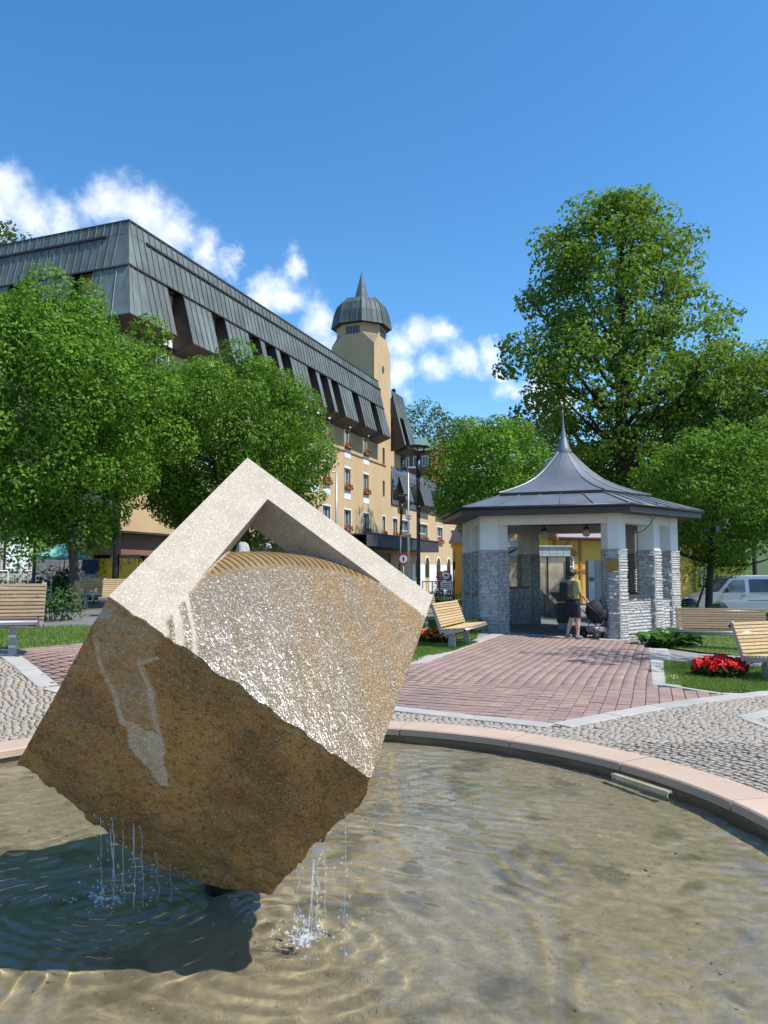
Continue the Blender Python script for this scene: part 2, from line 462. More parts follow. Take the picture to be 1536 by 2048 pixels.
zinc_roof = pbr("pavilion sheet roof", (.17, .185, .2), (.21, .225, .24), .9, rough=.42, metal=.35, jitter=.08, streak=((2, 2, .6), .4, (.11, .12, .13)), bump=(2.5, .15, .02))
fascia_dark = pbr("dark brown fascia", (.03, .026, .024), (.045, .04, .036), 3, rough=.5)
brown_panel = pbr("brown shop fascia", (.22, .125, .085), (.17, .095, .065), 1.3, rough=.6)
win_glass = glass_mat("window glass", (.11, .13, .15))
dark_glass = glass_mat("dark glass", (.03, .035, .04))
curtain = pbr("net curtain", (.42, .44, .46), (.25, .27, .3), 7, rough=.9, stretch=(1, 1, .15))
flower_red = pbr("red petals", (.5, .012, .01), rough=.55, tints=[(.75, .015, .012), (.6, .01, .01), (.8, .04, .02)])
flower_orange = pbr("orange petals", (.7, .2, .01), rough=.55, tints=[(.72, .2, .01), (.6, .12, .01), (.75, .32, .02)])
planter_mat = pbr("terracotta planter", (.3, .13, .07), rough=.8)
leaf_tree1 = leaf_mat("hornbeam leaf", (.04, .115, .012), (.18, .34, .028), .3, .6)
leaf_tree2 = leaf_mat("young maple leaf", (.045, .115, .014), (.165, .31, .03), .3, .6)
leaf_maple = leaf_mat("old maple leaf", (.06, .13, .022), (.2, .32, .042), .36, .6)
leaf_far = leaf_mat("far foliage", (.05, .1, .03), (.13, .2, .055), .3, .6)
leaf_conifer = leaf_mat("spruce needles", (.014, .035, .018), (.03, .06, .03), .1)
leaf_shrub = leaf_mat("shrub leaf", (.025, .065, .015), (.07, .15, .035), .25)
leaf_hosta = leaf_mat("broad plant leaf", (.035, .10, .02), (.08, .2, .04), .3, .35)
grass_mat = leaf_mat("grass blade", (.08, .15, .025), (.22, .32, .075), .35, .6)
lawn_soil = pbr("lawn ground", (.075, .12, .025), (.12, .165, .045), 3.5, rough=.95, speck=[(1.4, .64, (.14, .11, .06), .5)], bump=(60, .5, .02))
bark = pbr("bark", (.09, .072, .055), (.05, .04, .032), 4, rough=.9, stretch=(3, 3, .6), bump=(9, .7, .03))
bark_dark = pbr("dark bark", (.05, .042, .034), (.03, .026, .022), 4, rough=.9, stretch=(3, 3, .6), bump=(9, .7, .03))
skin = pbr("skin", (.55, .32, .23), rough=.5)
hair_dark = pbr("dark hair", (.012, .01, .009), rough=.4, bump=(90, .5, .01))
hair_white = pbr("white hair", (.55, .5, .44), rough=.6, bump=(90, .5, .01))

# ------------------------------------------------------------------ ground and far terrain
def build_ground():
    rr = np.concatenate([np.arange(3.62, 9, .2), np.arange(9, 20, .8), np.array([20, 24, 28, 34, 40, 50, 65, 85, 120, 180, 260, 400, 700, 1200])])
    n = 144; an = np.arange(n) * 2 * np.pi / n
    X = POOL[0] + rr[:, None] * np.cos(an); Y = POOL[1] + rr[:, None] * np.sin(an)
    Z = tz(X, Y) - .03 * smooth(3.7, 4.2, rr)[:, None]
    V = np.stack([X, Y, Z], -1).reshape(-1, 3)
    i, k = np.meshgrid(np.arange(len(rr) - 1), np.arange(n), indexing='ij'); k2 = (k + 1) % n
    F = np.stack([i * n + k, (i + 1) * n + k, (i + 1) * n + k2, i * n + k2], -1).reshape(-1, 4)
    o = link("ground", np_mesh("ground", V, F), asphalt, None, True); tag(o, kind="structure")
build_ground()

def sheet(name, poly, dz, mat, parent=None, cuts=.45, kind="structure"):
    """a flat polygon draped over the terrain"""
    bm = bmesh.new(); vs = [bm.verts.new((x, y, 0)) for x, y in poly]
    f = bm.faces.new(vs); bmesh.ops.triangulate(bm, faces=[f])
    for _ in range(6):
        es = [e for e in bm.edges if e.calc_length() > cuts]
        if not es or len(bm.faces) > 30000: break
        bmesh.ops.subdivide_edges(bm, edges=es, cuts=1)
        bmesh.ops.triangulate(bm, faces=bm.faces[:])
    bmesh.ops.recalc_face_normals(bm, faces=bm.faces[:])
    for v in bm.verts: v.co.z = float(tz(v.co.x, v.co.y)) + dz
    if sum(f.normal.z for f in bm.faces) < 0: bmesh.ops.reverse_faces(bm, faces=bm.faces[:])
    me = bpy.data.meshes.new(name); bm.to_mesh(me); bm.free()
    o = link(name, me, mat, parent)
    if kind: o["kind"] = kind
    return o
def inside(poly, x, y):
    x = np.asarray(x); y = np.asarray(y); r = np.zeros(x.shape, bool); n = len(poly)
    for i in range(n):
        x0, y0 = poly[i]; x1, y1 = poly[(i + 1) % n]
        c = ((y0 > y) != (y1 > y)) & (x < (x1 - x0) * (y - y0) / (y1 - y0 + 1e-12) + x0)
        r ^= c
    return r
def project(P):
    P = np.asarray(P, float); Z = P[:, 2] - CAM_H
    fw = P[:, 1] * CP + Z * SP; up = -P[:, 1] * SP + Z * CP
    return 768 + FPX * P[:, 0] / fw, 1024 - FPX * up / fw
G2 = lambda px, py: tuple(ground(px, py)[:2])

# pavilion plan (outer corners of the hexagon), used by the paving too
HEX = [(2.65, 21.2), (6.10, 20.0), (8.42, 21.99), (8.25, 25.0), (4.80, 26.2), (2.46, 24.2)]
HC = (5.45, 23.1)

# ------------------------------------------------------------------ brick paving
GA = R(19.7)                                   # the square's grid is turned by this much
gx, gy = np.array([math.cos(-GA), math.sin(-GA)]), np.array([math.sin(GA), math.cos(GA)])
BRICK_POLY = [(3.1, 20.6), (0.62, 13.05), (-2.2, 14.2), (-4.2, 13.2), G2(170, 1286), G2(0, 1302), G2(-160, 1320), G2(-160, 1342), G2(0, 1371), G2(112, 1399), (-1.1, 10.35), (0.21, 9.55), (1.86, 8.57),
              (4.68, 10.6), (3.95, 11.3), (6.05, 17.8), (6.4, 20.1)]
FLOOR_POLY = [(HC[0] + (x - HC[0]) * .98, HC[1] + (y - HC[1]) * .98) for x, y in HEX]
def paver_mesh(name, sx, sy, h, c):
    m = MB(); m.cbox(-sx / 2, sx / 2, -sy / 2, sy / 2, -h, 0, c)
    # drop the underside to keep it light
    return m.mesh(name)
def joined(name, base_me, T, mat, parent, kind="stuff"):
    """copies of one small mesh at 4x4 transforms T, joined into one object"""
    nv = len(base_me.vertices); co = np.empty(nv * 3, np.float32); base_me.vertices.foreach_get("co", co); co = co.reshape(-1, 3)
    base_me.calc_loop_triangles(); nt_ = len(base_me.loop_triangles); tri = np.empty(nt_ * 3, np.int32); base_me.loop_triangles.foreach_get("vertices", tri); tri = tri.reshape(-1, 3)
    T = np.asarray(T)
    V = np.einsum('nij,vj->nvi', T[:, :3, :3], co) + T[:, None, :3, 3]
    F = tri[None] + (np.arange(len(T)) * nv)[:, None, None]
    o = link(name, np_mesh(name, V.reshape(-1, 3), F.reshape(-1, 3)), mat, parent)
    if kind: o["kind"] = kind
    return o
def mats4(x, y, z, ang, sx=1., sy=1., sz=1., tilt=0.0, rs=None):
    n = len(x); T = np.zeros((n, 4, 4)); c, s = np.cos(ang), np.sin(ang)
    T[:, 0, 0] = c * sx; T[:, 0, 1] = -s * sy; T[:, 1, 0] = s * sx; T[:, 1, 1] = c * sy; T[:, 2, 2] = sz
    if tilt:
        a = rs.normal(0, tilt, n); b = rs.normal(0, tilt, n)
        T[:, 2, 0] = a * sx; T[:, 2, 1] = b * sy
    T[:, 0, 3] = x; T[:, 1, 3] = y; T[:, 2, 3] = z; T[:, 3, 3] = 1
    return T
def lay(name_many, name_one, me, T, mat, parent, n_single=300, singles_ok=None):
    """the pieces that show largest become parts of their own, the rest one joined part"""
    P = T[:, :3, 3]; px, py = project(P)
    vis = (px > -10) & (px < 1546) & (py < 2060) & (P[:, 1] > .5)
    # hidden behind the fountain block
    hid = inside([(495, 925), (860, 1195), (735, 1560), (515, 1795), (45, 1520), (215, 1195)], px, py)
    score = np.where(vis & ~hid, 1 / P[:, 1], 0)
    order = np.argsort(-score); k = order[:n_single]; k = k[score[k] > 0]
    if me.materials.__len__() == 0: me.materials.append(mat)
    for i in k:
        o = bpy.data.objects.new(name_one, me); COL.objects.link(o); o.parent = parent
        o.matrix_world = Matrix(T[i].tolist())
    rest = np.setdiff1d(np.arange(len(T)), k)
    if len(rest): joined(name_many, me, T[rest], mat, parent)
def build_bricks():
    root = sheet("brick_paving", BRICK_POLY, -.012, brick_bed)
    root["label"] = "red brick paving leading to the pavilion"
    S = .165; rs = np.random.default_rng(3)
    i, j = np.meshgrid(np.arange(-90, 90), np.arange(-60, 130))
    c = np.array([1.86, 8.57]) + i[..., None] * S * gx + j[..., None] * S * gy
    x, y = c[..., 0].ravel(), c[..., 1].ravel()
    wob = .012 * np.sin(y * 1.3 + x * .4)
    ok = inside(BRICK_POLY, x, y); x, y = x[ok], y[ok]
    x2 = x + wob[ok] * gx[0]
    T = mats4(x2, y, tz(x2, y) + .004 + rs.normal(0, .0018, len(x)), np.full(len(x), -GA) + rs.normal(0, .012, len(x)), tilt=.006, rs=rs)
    lay("far_paving_bricks", "paving_brick", paver_mesh("paving_brick", S - .011, S - .006, .02, .004), T, paver, root)
    # floor under the pavilion roof
    root2 = sheet("pavilion_paving", FLOOR_POLY, -.008, brick_bed); root2["label"] = "brick floor under the pavilion roof"
    ok = inside(FLOOR_POLY, c[..., 0].ravel(), c[..., 1].ravel()) & ~inside(BRICK_POLY, c[..., 0].ravel(), c[..., 1].ravel())
    x, y = c[..., 0].ravel()[ok], c[..., 1].ravel()[ok]
    T = mats4(x, y, tz(x, y) + .006, np.full(len(x), -GA))
    joined("floor_bricks", bpy.data.meshes["paving_brick"], T, paver, root2)
build_bricks()

# ------------------------------------------------------------------ border slabs
def slab_row(root, pts, width, length, off=0.0):
    me = bpy.data.meshes.get("border_slab")
    for (a, b) in zip(pts[:-1], pts[1:]):
        a, b = Vector(a), Vector(b); L = (b - a).length; n = max(1, round(L / length)); d = (b - a) / L; nr = Vector((-d.y, d.x))
        for i in range(n):
            p = a + d * (L * (i + .5) / n) + nr * off
            m = MB().cbox(-L / n / 2 + .004, L / n / 2 - .004, -width / 2, width / 2, -.05, 0, .006)
            o = m.build("border_slab", slab, root)
            o.location = (p.x, p.y, float(tz(p.x, p.y)) + .012 + .0006 * (i % 3)); o.rotation_euler = (0, 0, math.atan2(d.y, d.x))
            if abs(p.x - POOL[0]) < 30:
                e = .3; sl = (float(tz(p.x + d.x * e, p.y + d.y * e)) - float(tz(p.x - d.x * e, p.y - d.y * e))) / (2 * e)
                o.rotation_euler = (0, -math.atan(sl), math.atan2(d.y, d.x))
def build_borders():
    root = empty("paving_border", kind="structure"); root["label"] = "pale stone slabs edging the brick paving"
    slab_row(root, [G2(-160, 1342), G2(0, 1371), G2(112, 1399), (-2.6, 9.3)], .26, .75, -.1)
    slab_row(root, [(-1.1, 10.35), (.21, 9.55), (1.86, 8.57)], .26, .8, -.1)
    slab_row(root, [(1.86, 8.57), (4.68, 10.6), (5.6, 11.25)], .26, .8, -.1)
    slab_row(root, [(3.98, 11.4), (6.1, 17.75)], .4, .8, -.15)
    slab_row(root, [(.62, 13.05), (3.1, 20.4)], .3, .8, .12)
    slab_row(root, [(-.6, 12.6), (.62, 13.05)], .25, .7, .1)
    slab_row(root, [G2(1488, 1437), G2(1560, 1421)], .2, .7)
    slab_row(root, [G2(1488, 1437), G2(1556, 1462)], .12, .7)
    slab_row(root, [G2(1330, 1371), G2(1441, 1388), G2(1500, 1389)], .09, .8)
    slab_row(root, [(2.75, 20.98), (6.05, 19.85)], .3, .8, 0)
build_borders()

# ------------------------------------------------------------------ setts round the basin
COB_POLY = [(-9.5, 9.2), G2(-160, 1343), G2(0, 1373), G2(112, 1401), (-1.1, 10.2), (.21, 9.4), (1.86, 8.4), (4.7, 10.42), (5.7, 11.1), (8.2, 10.0), (7.5, 4.0), (4.0, .5), (-1, -1), (-6, 0), (-9, 4)]
def build_cobbles():
    rs = np.random.default_rng(11)
    root = sheet("sett_paving", [p for p in COB_POLY], -.02, sand_bed)
    root["label"] = "pale granite setts laid in arcs round the basin"
    # cut the basin out of the bed
    me = root.data; bm = bmesh.new(); bm.from_mesh(me)
    dead = [f for f in bm.faces if all(math.hypot(v.co.x - POOL[0], v.co.y - POOL[1]) < RIM_OUT - .02 for v in f.verts)]
    bmesh.ops.delete(bm, geom=dead, context='FACES')
    for v in bm.verts:
        r = math.hypot(v.co.x - POOL[0], v.co.y - POOL[1])
        if r < RIM_OUT - .12: k = (RIM_OUT - .12) / max(r, .01); v.co.x = POOL[0] + (v.co.x - POOL[0]) * k; v.co.y = POOL[1] + (v.co.y - POOL[1]) * k
    bm.to_mesh(me); bm.free()
    X = []; Y = []; A = []; SX = []; SY = []
    r = RIM_OUT + .055
    while r < 10.5:
        w = rs.uniform(.066, .084); n = int(2 * math.pi * r / .077)
        ph = rs.uniform(0, 1); cuts = (np.arange(n) + rs.uniform(-.22, .22, n)) / n * 2 * math.pi + ph
        nxt = np.roll(cuts, -1); nxt[-1] += 2 * math.pi
        mid = (cuts + nxt) / 2; arc = (nxt - cuts) * r
        rr = r + .02 * np.sin(mid * 9 + r) + rs.normal(0, .006, n)
        X.append(POOL[0] + rr * np.cos(mid)); Y.append(POOL[1] + rr * np.sin(mid)); A.append(mid + math.pi / 2 + rs.normal(0, .09, n)); SX.append(arc - .016); SY.append(np.full(n, w - .014) + rs.normal(0, .005, n))
        r += w
    X, Y, A, SX, SY = map(np.concatenate, (X, Y, A, SX, SY))
    ok = inside(COB_POLY, X, Y)
    P = np.stack([X, Y, np.zeros_like(X)], 1); px, py = project(P)
    ok &= (px > -60) & (px < 1600) & (py < 2150) & (Y > 1.5) & (py > 1150)
    X, Y, A, SX, SY = X[ok], Y[ok], A[ok], SX[ok], SY[ok]
    m = MB()
    m.add([(-.5, -.5, -.04), (.5, -.5, -.04), (.5, .5, -.04), (-.5, .5, -.04), (-.49, -.48, -.006), (.48, -.49, -.006), (.49, .48, -.006), (-.48, .49, -.006), (-.39, -.4, 0), (.4, -.38, .001), (.38, .39, 0), (-.4, .38, -.001)],
          [(0, 1, 5, 4), (1, 2, 6, 5), (2, 3, 7, 6), (3, 0, 4, 7), (4, 5, 9, 8), (5, 6, 10, 9), (6, 7, 11, 10), (7, 4, 8, 11), (8, 9, 10, 11)])
    me = m.mesh("sett"); me.polygons.foreach_set("use_smooth", np.array([False] * 4 + [True] * 5))
    T = mats4(X, Y, tz(X, Y) + .004 + rs.normal(0, .0025, len(X)), A, SX, SY, tilt=.02, rs=rs)
    lay("far_setts", "sett", me, T, cobble, root)
build_cobbles()

# ------------------------------------------------------------------ lawns
LAWNS = {}
def grass(name, poly, n, hmin, hmax, parent, seed):
    rs = np.random.default_rng(seed)
    P = np.array(poly); lo, hi = P.min(0), P.max(0)
    x = rs.uniform(lo[0], hi[0], n * 3); y = rs.uniform(lo[1], hi[1], n * 3); ok = inside(poly, x, y); x, y = x[ok][:n], y[ok][:n]
    n = len(x); z = tz(x, y)
    pn = vnoise(np.stack([x * 1.3, y * 1.3, x * 0], 1), seed)
    keep = pn + rs.uniform(-.6, .9, n) > -.45; x, y, z = x[keep], y[keep], z[keep]; n = len(x)
    h = rs.uniform(hmin, hmax, n); a = rs.uniform(0, 2 * np.pi, n); w = .006 + .004 * rs.random(n); le = rs.uniform(-.5, .5, (n, 2)) * h[:, None]
    b = np.stack([x, y, z], 1); d = np.stack([np.cos(a) * w, np.sin(a) * w, 0 * a], 1)
    V = np.stack([b - d, b + d, b + np.stack([le[:, 0], le[:, 1], h], 1)], 1).reshape(-1, 3)
    o = link(name, np_mesh(name, V, np.arange(3 * n).reshape(-1, 3)), grass_mat, parent); tag(o, kind="stuff"); return o
def lawn(poly, nblades, label, seed, hm=(.03, .075)):
    o = sheet("lawn", poly, .006, lawn_soil); o["label"] = label
    grass("grass_blades", poly, nblades, hm[0], hm[1], o, seed)
lawn([G2(1332, 1369), G2(1441, 1386), G2(1545, 1383), G2(1560, 1338), G2(1420, 1334), G2(1328, 1324)], 26000, "small sunlit lawn with the red flower bed beside the brick path", 21)
lawn([G2(1282, 1287), G2(1400, 1304), G2(1490, 1312), G2(1570, 1314), G2(1570, 1243), G2(1370, 1240), (8.6, 21.4)], 30000, "lawn strip under the bench right of the pavilion", 22)
lawn([(-13, 9.5), G2(-160, 1320), G2(0, 1302), G2(170, 1286), (-4.2, 13.2), (-2.2, 14.2), (-.6, 12.75), (.5, 13.1), (.9, 14.6), (-2.4, 16.4), (-5.5, 16.2), (-8.2, 15.0), (-14, 14.0)], 60000, "lawn behind the left bench running behind the fountain", 23)
lawn([(.9, 14.4), (1.35, 15.2), (2.15, 17.6), (1.3, 17.9), (.2, 16.6), (-.2, 15.2)], 14000, "tufted grass under the pale bench near the pavilion", 24)
lawn([(.4, 18.6), (2.2, 18.5), (2.55, 21.0), (2.3, 24.4), (1.0, 26.5), (-2.5, 24.5), (-2.0, 20)], 22000, "grass left of the pavilion", 25, (.04, .12))
gravel = pbr("gravel path", (.3, .28, .25), (.24, .22, .2), 14, rough=.9, speck=[(70, .56, (.12, .11, .1), .7), (55, .6, (.5, .48, .44), .6)], bump=(60, .9, .02))
sheet("gravel_path", [(1.4, 15.1), (1.0, 14.4), (.75, 13.4), (2.95, 20.0), (2.5, 20.9), (2.2, 18.3)], .0, gravel)["label"] = "gravel strip between bench and brick path"
sheet("gravel_path", [G2(1328, 1299), G2(1400, 1307), G2(1570, 1317), G2(1570, 1337), G2(1420, 1333), G2(1328, 1322)], .0, gravel)["label"] = "gravel path between the right lawns"

# ------------------------------------------------------------------ fountain basin
WATER_Z, FLOOR_Z = -.075, -.22
def build_basin():
    root = empty("fountain_basin", (POOL[0], POOL[1], 0), 0, "round fountain basin with pink sandstone rim full of shallow water", "fountain basin")
    n = 18; a0 = R(12)
    for k in range(n):
        A0 = a0 + 2 * math.pi * k / n + .002; A1 = a0 + 2 * math.pi * (k + 1) / n - .002
        if math.sin((A0 + A1) / 2) < -.75: continue
        m = MB(); S = 8; V = []
        for s in range(S + 1):
            a = A0 + (A1 - A0) * s / S; c, si = math.cos(a), math.sin(a)
            V += [(r * c, r * si, z) for r, z in ((RIM_IN, -.03), (RIM_IN, .03), (RIM_IN + .012, .042), (RIM_OUT - .012, .042), (RIM_OUT, .03), (RIM_OUT, -.03))]
        F = [tuple(s * 6 + i for i in (0, 1, 2, 3, 4, 5)) if False else None for s in ()]
        F = []
        for s in range(S):
            for i in range(6):
                j = (i + 1) % 6; F.append((s * 6 + i, s * 6 + j, (s + 1) * 6 + j, (s + 1) * 6 + i))
        F += [tuple(range(5, -1, -1)), tuple(S * 6 + i for i in range(6))]
        m.add(V, F); me = m.mesh("rim_slab"); bm = bmesh.new(); bm.from_mesh(me); bmesh.ops.recalc_face_normals(bm, faces=bm.faces[:]); bm.to_mesh(me); bm.free()
        o = link("rim_slab", me, rim_stone, root); o.location.z = .0007 * ((k * 7) % 5)
    m = MB(); m.lathe([(RIM_OUT - .06, -.5), (RIM_OUT - .06, -.0305), (RIM_IN + .045, -.0305), (RIM_IN + .045, FLOOR_Z - .02)], 96)
    m.build("basin_wall", basin_wall, root, True).cycles.is_caustics_receiver = True
    # floor: gentle dishes and silt
    rr = np.linspace(0.02, RIM_IN + .06, 60); an = np.arange(160) * 2 * np.pi / 160
    X = rr[:, None] * np.cos(an); Y = rr[:, None] * np.sin(an)
    Z = FLOOR_Z + .012 * vnoise(np.stack([X.ravel() * 1.5, Y.ravel() * 1.5, 0 * X.ravel()], 1), 5).reshape(X.shape)
    V = np.stack([X, Y, Z], -1).reshape(-1, 3)
    i, k = np.meshgrid(np.arange(59), np.arange(160), indexing='ij'); k2 = (k + 1) % 160
    F = np.stack([i * 160 + k, (i + 1) * 160 + k, (i + 1) * 160 + k2, i * 160 + k2], -1).reshape(-1, 4)
    link("basin_floor", np_mesh("basin_floor", V, F), basin_floor, root, True).cycles.is_caustics_receiver = True
    # pebbles and coins lying on the floor
    rs = np.random.default_rng(2); n = 1100
    r = RIM_IN * np.sqrt(rs.random(n)); a = rs.uniform(0, 2 * np.pi, n); s = .004 + .011 * rs.random(n) ** 4
    me = MB().ball((0, 0, 0), 1, 6, 4, (1, .8, .3)).mesh("pebble")
    T = mats4(r * np.cos(a) + POOL[0], r * np.sin(a) + POOL[1], FLOOR_Z + s * .3, rs.uniform(0, 6.28, n), s, s, s)
    T[:, 0, 3] -= 0
    o = joined("pebbles", me, T, pebble_mat, None); o.cycles.is_caustics_receiver = True; tag(o, "small pebbles and grit scattered on the basin floor", "pebbles", kind="stuff")
    # overflow grate under the rim
    ga = R(31.0) ; g = empty("overflow_grate", (0, 0, 0)); g.parent = root
    p0 = Vector(G2(1237, 1538)) - Vector(POOL); p1 = Vector(G2(1340, 1572)) - Vector(POOL)
    angs = [math.atan2(p.y, p.x) for p in (p0, p1)]; aa = sum(angs) / 2; L = abs(angs[0] - angs[1]) * RIM_IN
    g.location = ((RIM_IN - .075) * math.cos(aa), (RIM_IN - .075) * math.sin(aa), -.062); g.rotation_euler = (0, 0, aa + math.pi / 2)
    L = .62
    MB().box(-L / 2, L / 2, .01, .018, .012, .03).box(-L / 2, L / 2, .045, .055, .012, .03).build("grate_rail", grate_plastic, g)
    for k in range(24):
        x = -L / 2 + L * (k + .5) / 24
        MB().box(x - .006, x + .006, .0182, .0448, .014, .026).box(x - .006, x + .006, .045, .054, -.03, .0118).build("grate_bar", grate_plastic, g)
    return root
build_basin()

# ------------------------------------------------------------------ the tilted stone block
CORN = {  # trilinear corners: (u,v,w) -> world, back-projected from the photograph's corners at their solved depth
    (0, 1, 0): at(495, 915, 4.479), (1, 1, 0): at(866, 1192, 4.635), (1, 0, 0): at(741, 1556, 3.416), (0, 0, 0): at(215, 1195, 3.26),
    (0, 0, 1): at(40, 1519, 3.964), (1, 0, 1): at(522, 1802, 4.12)}
CORN[(0, 1, 1)] = CORN[(0, 1, 0)] + (CORN[(0, 0, 1)] - CORN[(0, 0, 0)])
CORN[(1, 1, 1)] = CORN[(1, 1, 0)] + (CORN[(1, 0, 1)] - CORN[(1, 0, 0)])
LA, LB, LG = 1.379, 1.484, 1.259
def to_world(a, b, g):
    u, v, w = a / LA, b / LB, g / LG; out = 0
    for (i, j, k), c in CORN.items():
        wt = (u if i else 1 - u) * (v if j else 1 - v) * (w if k else 1 - w)
        out = out + wt[:, None] * np.array(c)
    return out
def dome_radius(g):
    q = np.clip(1 - g / .42, 0, 1)
    return 1.59 + .42 * np.sqrt(np.clip(1 - q * q, 0, 1))
def stone_material():
    m, nt, out = new_mat("split granite block")
    at_ = N(nt, 'ShaderNodeAttribute', attribute_name="region"); sep = N(nt, 'ShaderNodeSeparateColor'); nt.links.new(at_.outputs['Color'], sep.inputs[0])
    wet, dome, stain = sep.outputs[0], sep.outputs[1], sep.outputs[2]
    pale = N(nt, 'ShaderNodeAttribute', attribute_name="pale").outputs['Fac']
    fl = N(nt, 'ShaderNodeAttribute', attribute_name="flow").outputs['Vector']
    v = world_coords(nt)
    n_big = noise_tex(nt, v, 2.3, 5, .6); n_mid = noise_tex(nt, v, 9, 5, .62); n_f = noise_tex(nt, v, 95, 2, .5); n_f2 = noise_tex(nt, v, 150, 2, .5); n_ff = noise_tex(nt, v, 240, 1, .5)
    # dry dressed granite
    dry = mixc(nt, maprange(nt, n_mid, .35, .7), (.42, .36, .285), (.35, .295, .23))
    dry = mixc(nt, maprange(nt, n_f, .57, .66, 0, .75), dry, (.6, .56, .5))
    dry = mixc(nt, maprange(nt, n_f2, .60, .68, 0, .8), dry, (.19, .155, .115))
    # wet dressed face
    wetc = mixc(nt, maprange(nt, n_mid, .35, .7), (.215, .17, .11), (.16, .122, .076))
    wetc = mixc(nt, maprange(nt, n_big, .5, .75, 0, .6), wetc, (.2, .115, .04))
    wetc = mixc(nt, maprange(nt, n_f, .54, .64, 0, .8), wetc, (.46, .42, .345))
    wetc = mixc(nt, maprange(nt, n_f2, .55, .63, 0, .85), wetc, (.045, .034, .02))
    gx_ = N(nt, 'ShaderNodeSeparateXYZ'); nt.links.new(fl, gx_.inputs[0])
    mpS = N(nt, 'ShaderNodeMapping'); nt.links.new(fl, mpS.inputs[0]); mpS.inputs['Scale'].default_value = (9, .9, 0)
    rust = math_node(nt, 'MULTIPLY', maprange(nt, noise_tex(nt, mpS.outputs[0], 1.0, 4, .6), .42, .66), maprange(nt, gx_.outputs['X'], .75, 1.6, .0, .75))
    wetc = mixc(nt, rust, wetc, mixc(nt, maprange(nt, n_f2, .4, .6), (.36, .2, .055), (.19, .1, .03)))
    # algae-brown grooved dome
    domec = mixc(nt, maprange(nt, n_mid, .3, .7), (.3, .205, .09), (.21, .135, .058))
    domec = mixc(nt, maprange(nt, n_f2, .58, .68, 0, .6), domec, (.12, .07, .02))
    sx = N(nt, 'ShaderNodeSeparateXYZ'); nt.links.new(fl, sx.inputs[0])
    groove = maprange(nt, math_node(nt, 'ABSOLUTE', math_node(nt, 'SUBTRACT', math_node(nt, 'FRACT', sx.outputs['Z']), .5)), .0, .16, 1, 0)
    groove = math_node(nt, 'MULTIPLY', groove, dome)
    # rough split faces
    rough = mixc(nt, maprange(nt, n_big, .38, .62), (.52, .29, .095), (.26, .14, .05))
    rough = mixc(nt, maprange(nt, n_mid, .48, .72, 0, .6), rough, (.36, .2, .06))
    rough = mixc(nt, maprange(nt, n_mid, .25, .42, .55, 0), rough, (.1, .066, .034))
    n_pit = noise_tex(nt, v, 34, 3, .6)
    rough = mixc(nt, maprange(nt, n_pit, .36, .47, .6, 0), rough, (.09, .056, .026))
    rough = mixc(nt, maprange(nt, n_f2, .54, .62, 0, .75), rough, (.06, .04, .022))
    rough = mixc(nt, maprange(nt, n_f, .57, .66, 0, .75), rough, (.46, .34, .19))
    rough = mixc(nt, maprange(nt, n_ff, .6, .68, 0, .5), rough, (.4, .33, .22))
    lime = mixc(nt, maprange(nt, n_f, .45, .6), (.52, .41, .29), (.68, .6, .48))
    rough = mixc(nt, math_node(nt, 'MULTIPLY', stain, maprange(nt, n_mid, .2, .55, .45, 1.0)), rough, lime)
    c = mixc(nt, pale, rough, dry); c = mixc(nt, wet, c, wetc); c = mixc(nt, dome, c, domec)
    c = mixc(nt, math_node(nt, 'MULTIPLY', groove, .6), c, (.09, .056, .026))
    b = nt.nodes.new('ShaderNodeBsdfPrincipled'); nt.links.new(c, b.inputs['Base Color'])
    nt.links.new(math_node(nt, 'MULTIPLY_ADD', math_node(nt, 'MAXIMUM', wet, dome), -.22, .25), b.inputs['Specular IOR Level'])
    smoothish = math_node(nt, 'MAXIMUM', wet, dome)
    nt.links.new(math_node(nt, 'MULTIPLY_ADD', smoothish, -.25, .78), b.inputs['Roughness'])
    # relief of the stone itself
    h = math_node(nt, 'ADD', math_node(nt, 'MULTIPLY', n_f2, .35), math_node(nt, 'MULTIPLY', noise_tex(nt, v, 30, 4, .65), .65))
    h = math_node(nt, 'SUBTRACT', h, math_node(nt, 'MULTIPLY', groove, 1.6))
    bp = nt.nodes.new('ShaderNodeBump'); nt.links.new(h, bp.inputs['Height']); bp.inputs['Distance'].default_value = .012
    nt.links.new(maprange(nt, math_node(nt, 'ADD', pale, wet), 0, 1, .95, .12), bp.inputs['Strength'])
    nt.links.new(bp.outputs[0], b.inputs['Normal'])
    # film of running water over the wet parts
    mp = N(nt, 'ShaderNodeMapping'); nt.links.new(fl, mp.inputs[0]); mp.inputs['Scale'].default_value = (26, 9, 0)
    wn = noise_tex(nt, mp.outputs[0], 1.0, 4, .6)
    mp2 = N(nt, 'ShaderNodeMapping'); nt.links.new(fl, mp2.inputs[0]); mp2.inputs['Scale'].default_value = (90, 45, 0)
    wn2 = noise_tex(nt, mp2.outputs[0], 1.0, 3, .6)
    fb = nt.nodes.new('ShaderNodeBump'); fb.inputs['Strength'].default_value = .9; fb.inputs['Distance'].default_value = .0085
    ridge = math_node(nt, 'ADD', wn, math_node(nt, 'MULTIPLY', wn2, .22))
    nt.links.new(ridge, fb.inputs['Height'])
    b.inputs['Coat Roughness'].default_value = .15; b.inputs['Coat IOR'].default_value = 1.72
    nt.links.new(fb.outputs[0], b.inputs['Coat Normal'])
    mp3 = N(nt, 'ShaderNodeMapping'); nt.links.new(fl, mp3.inputs[0]); mp3.inputs['Scale'].default_value = (11, 1.6, 0)
    film = maprange(nt, noise_tex(nt, mp3.outputs[0], 1.0, 5, .65), .38, .56, .15, 1.0)
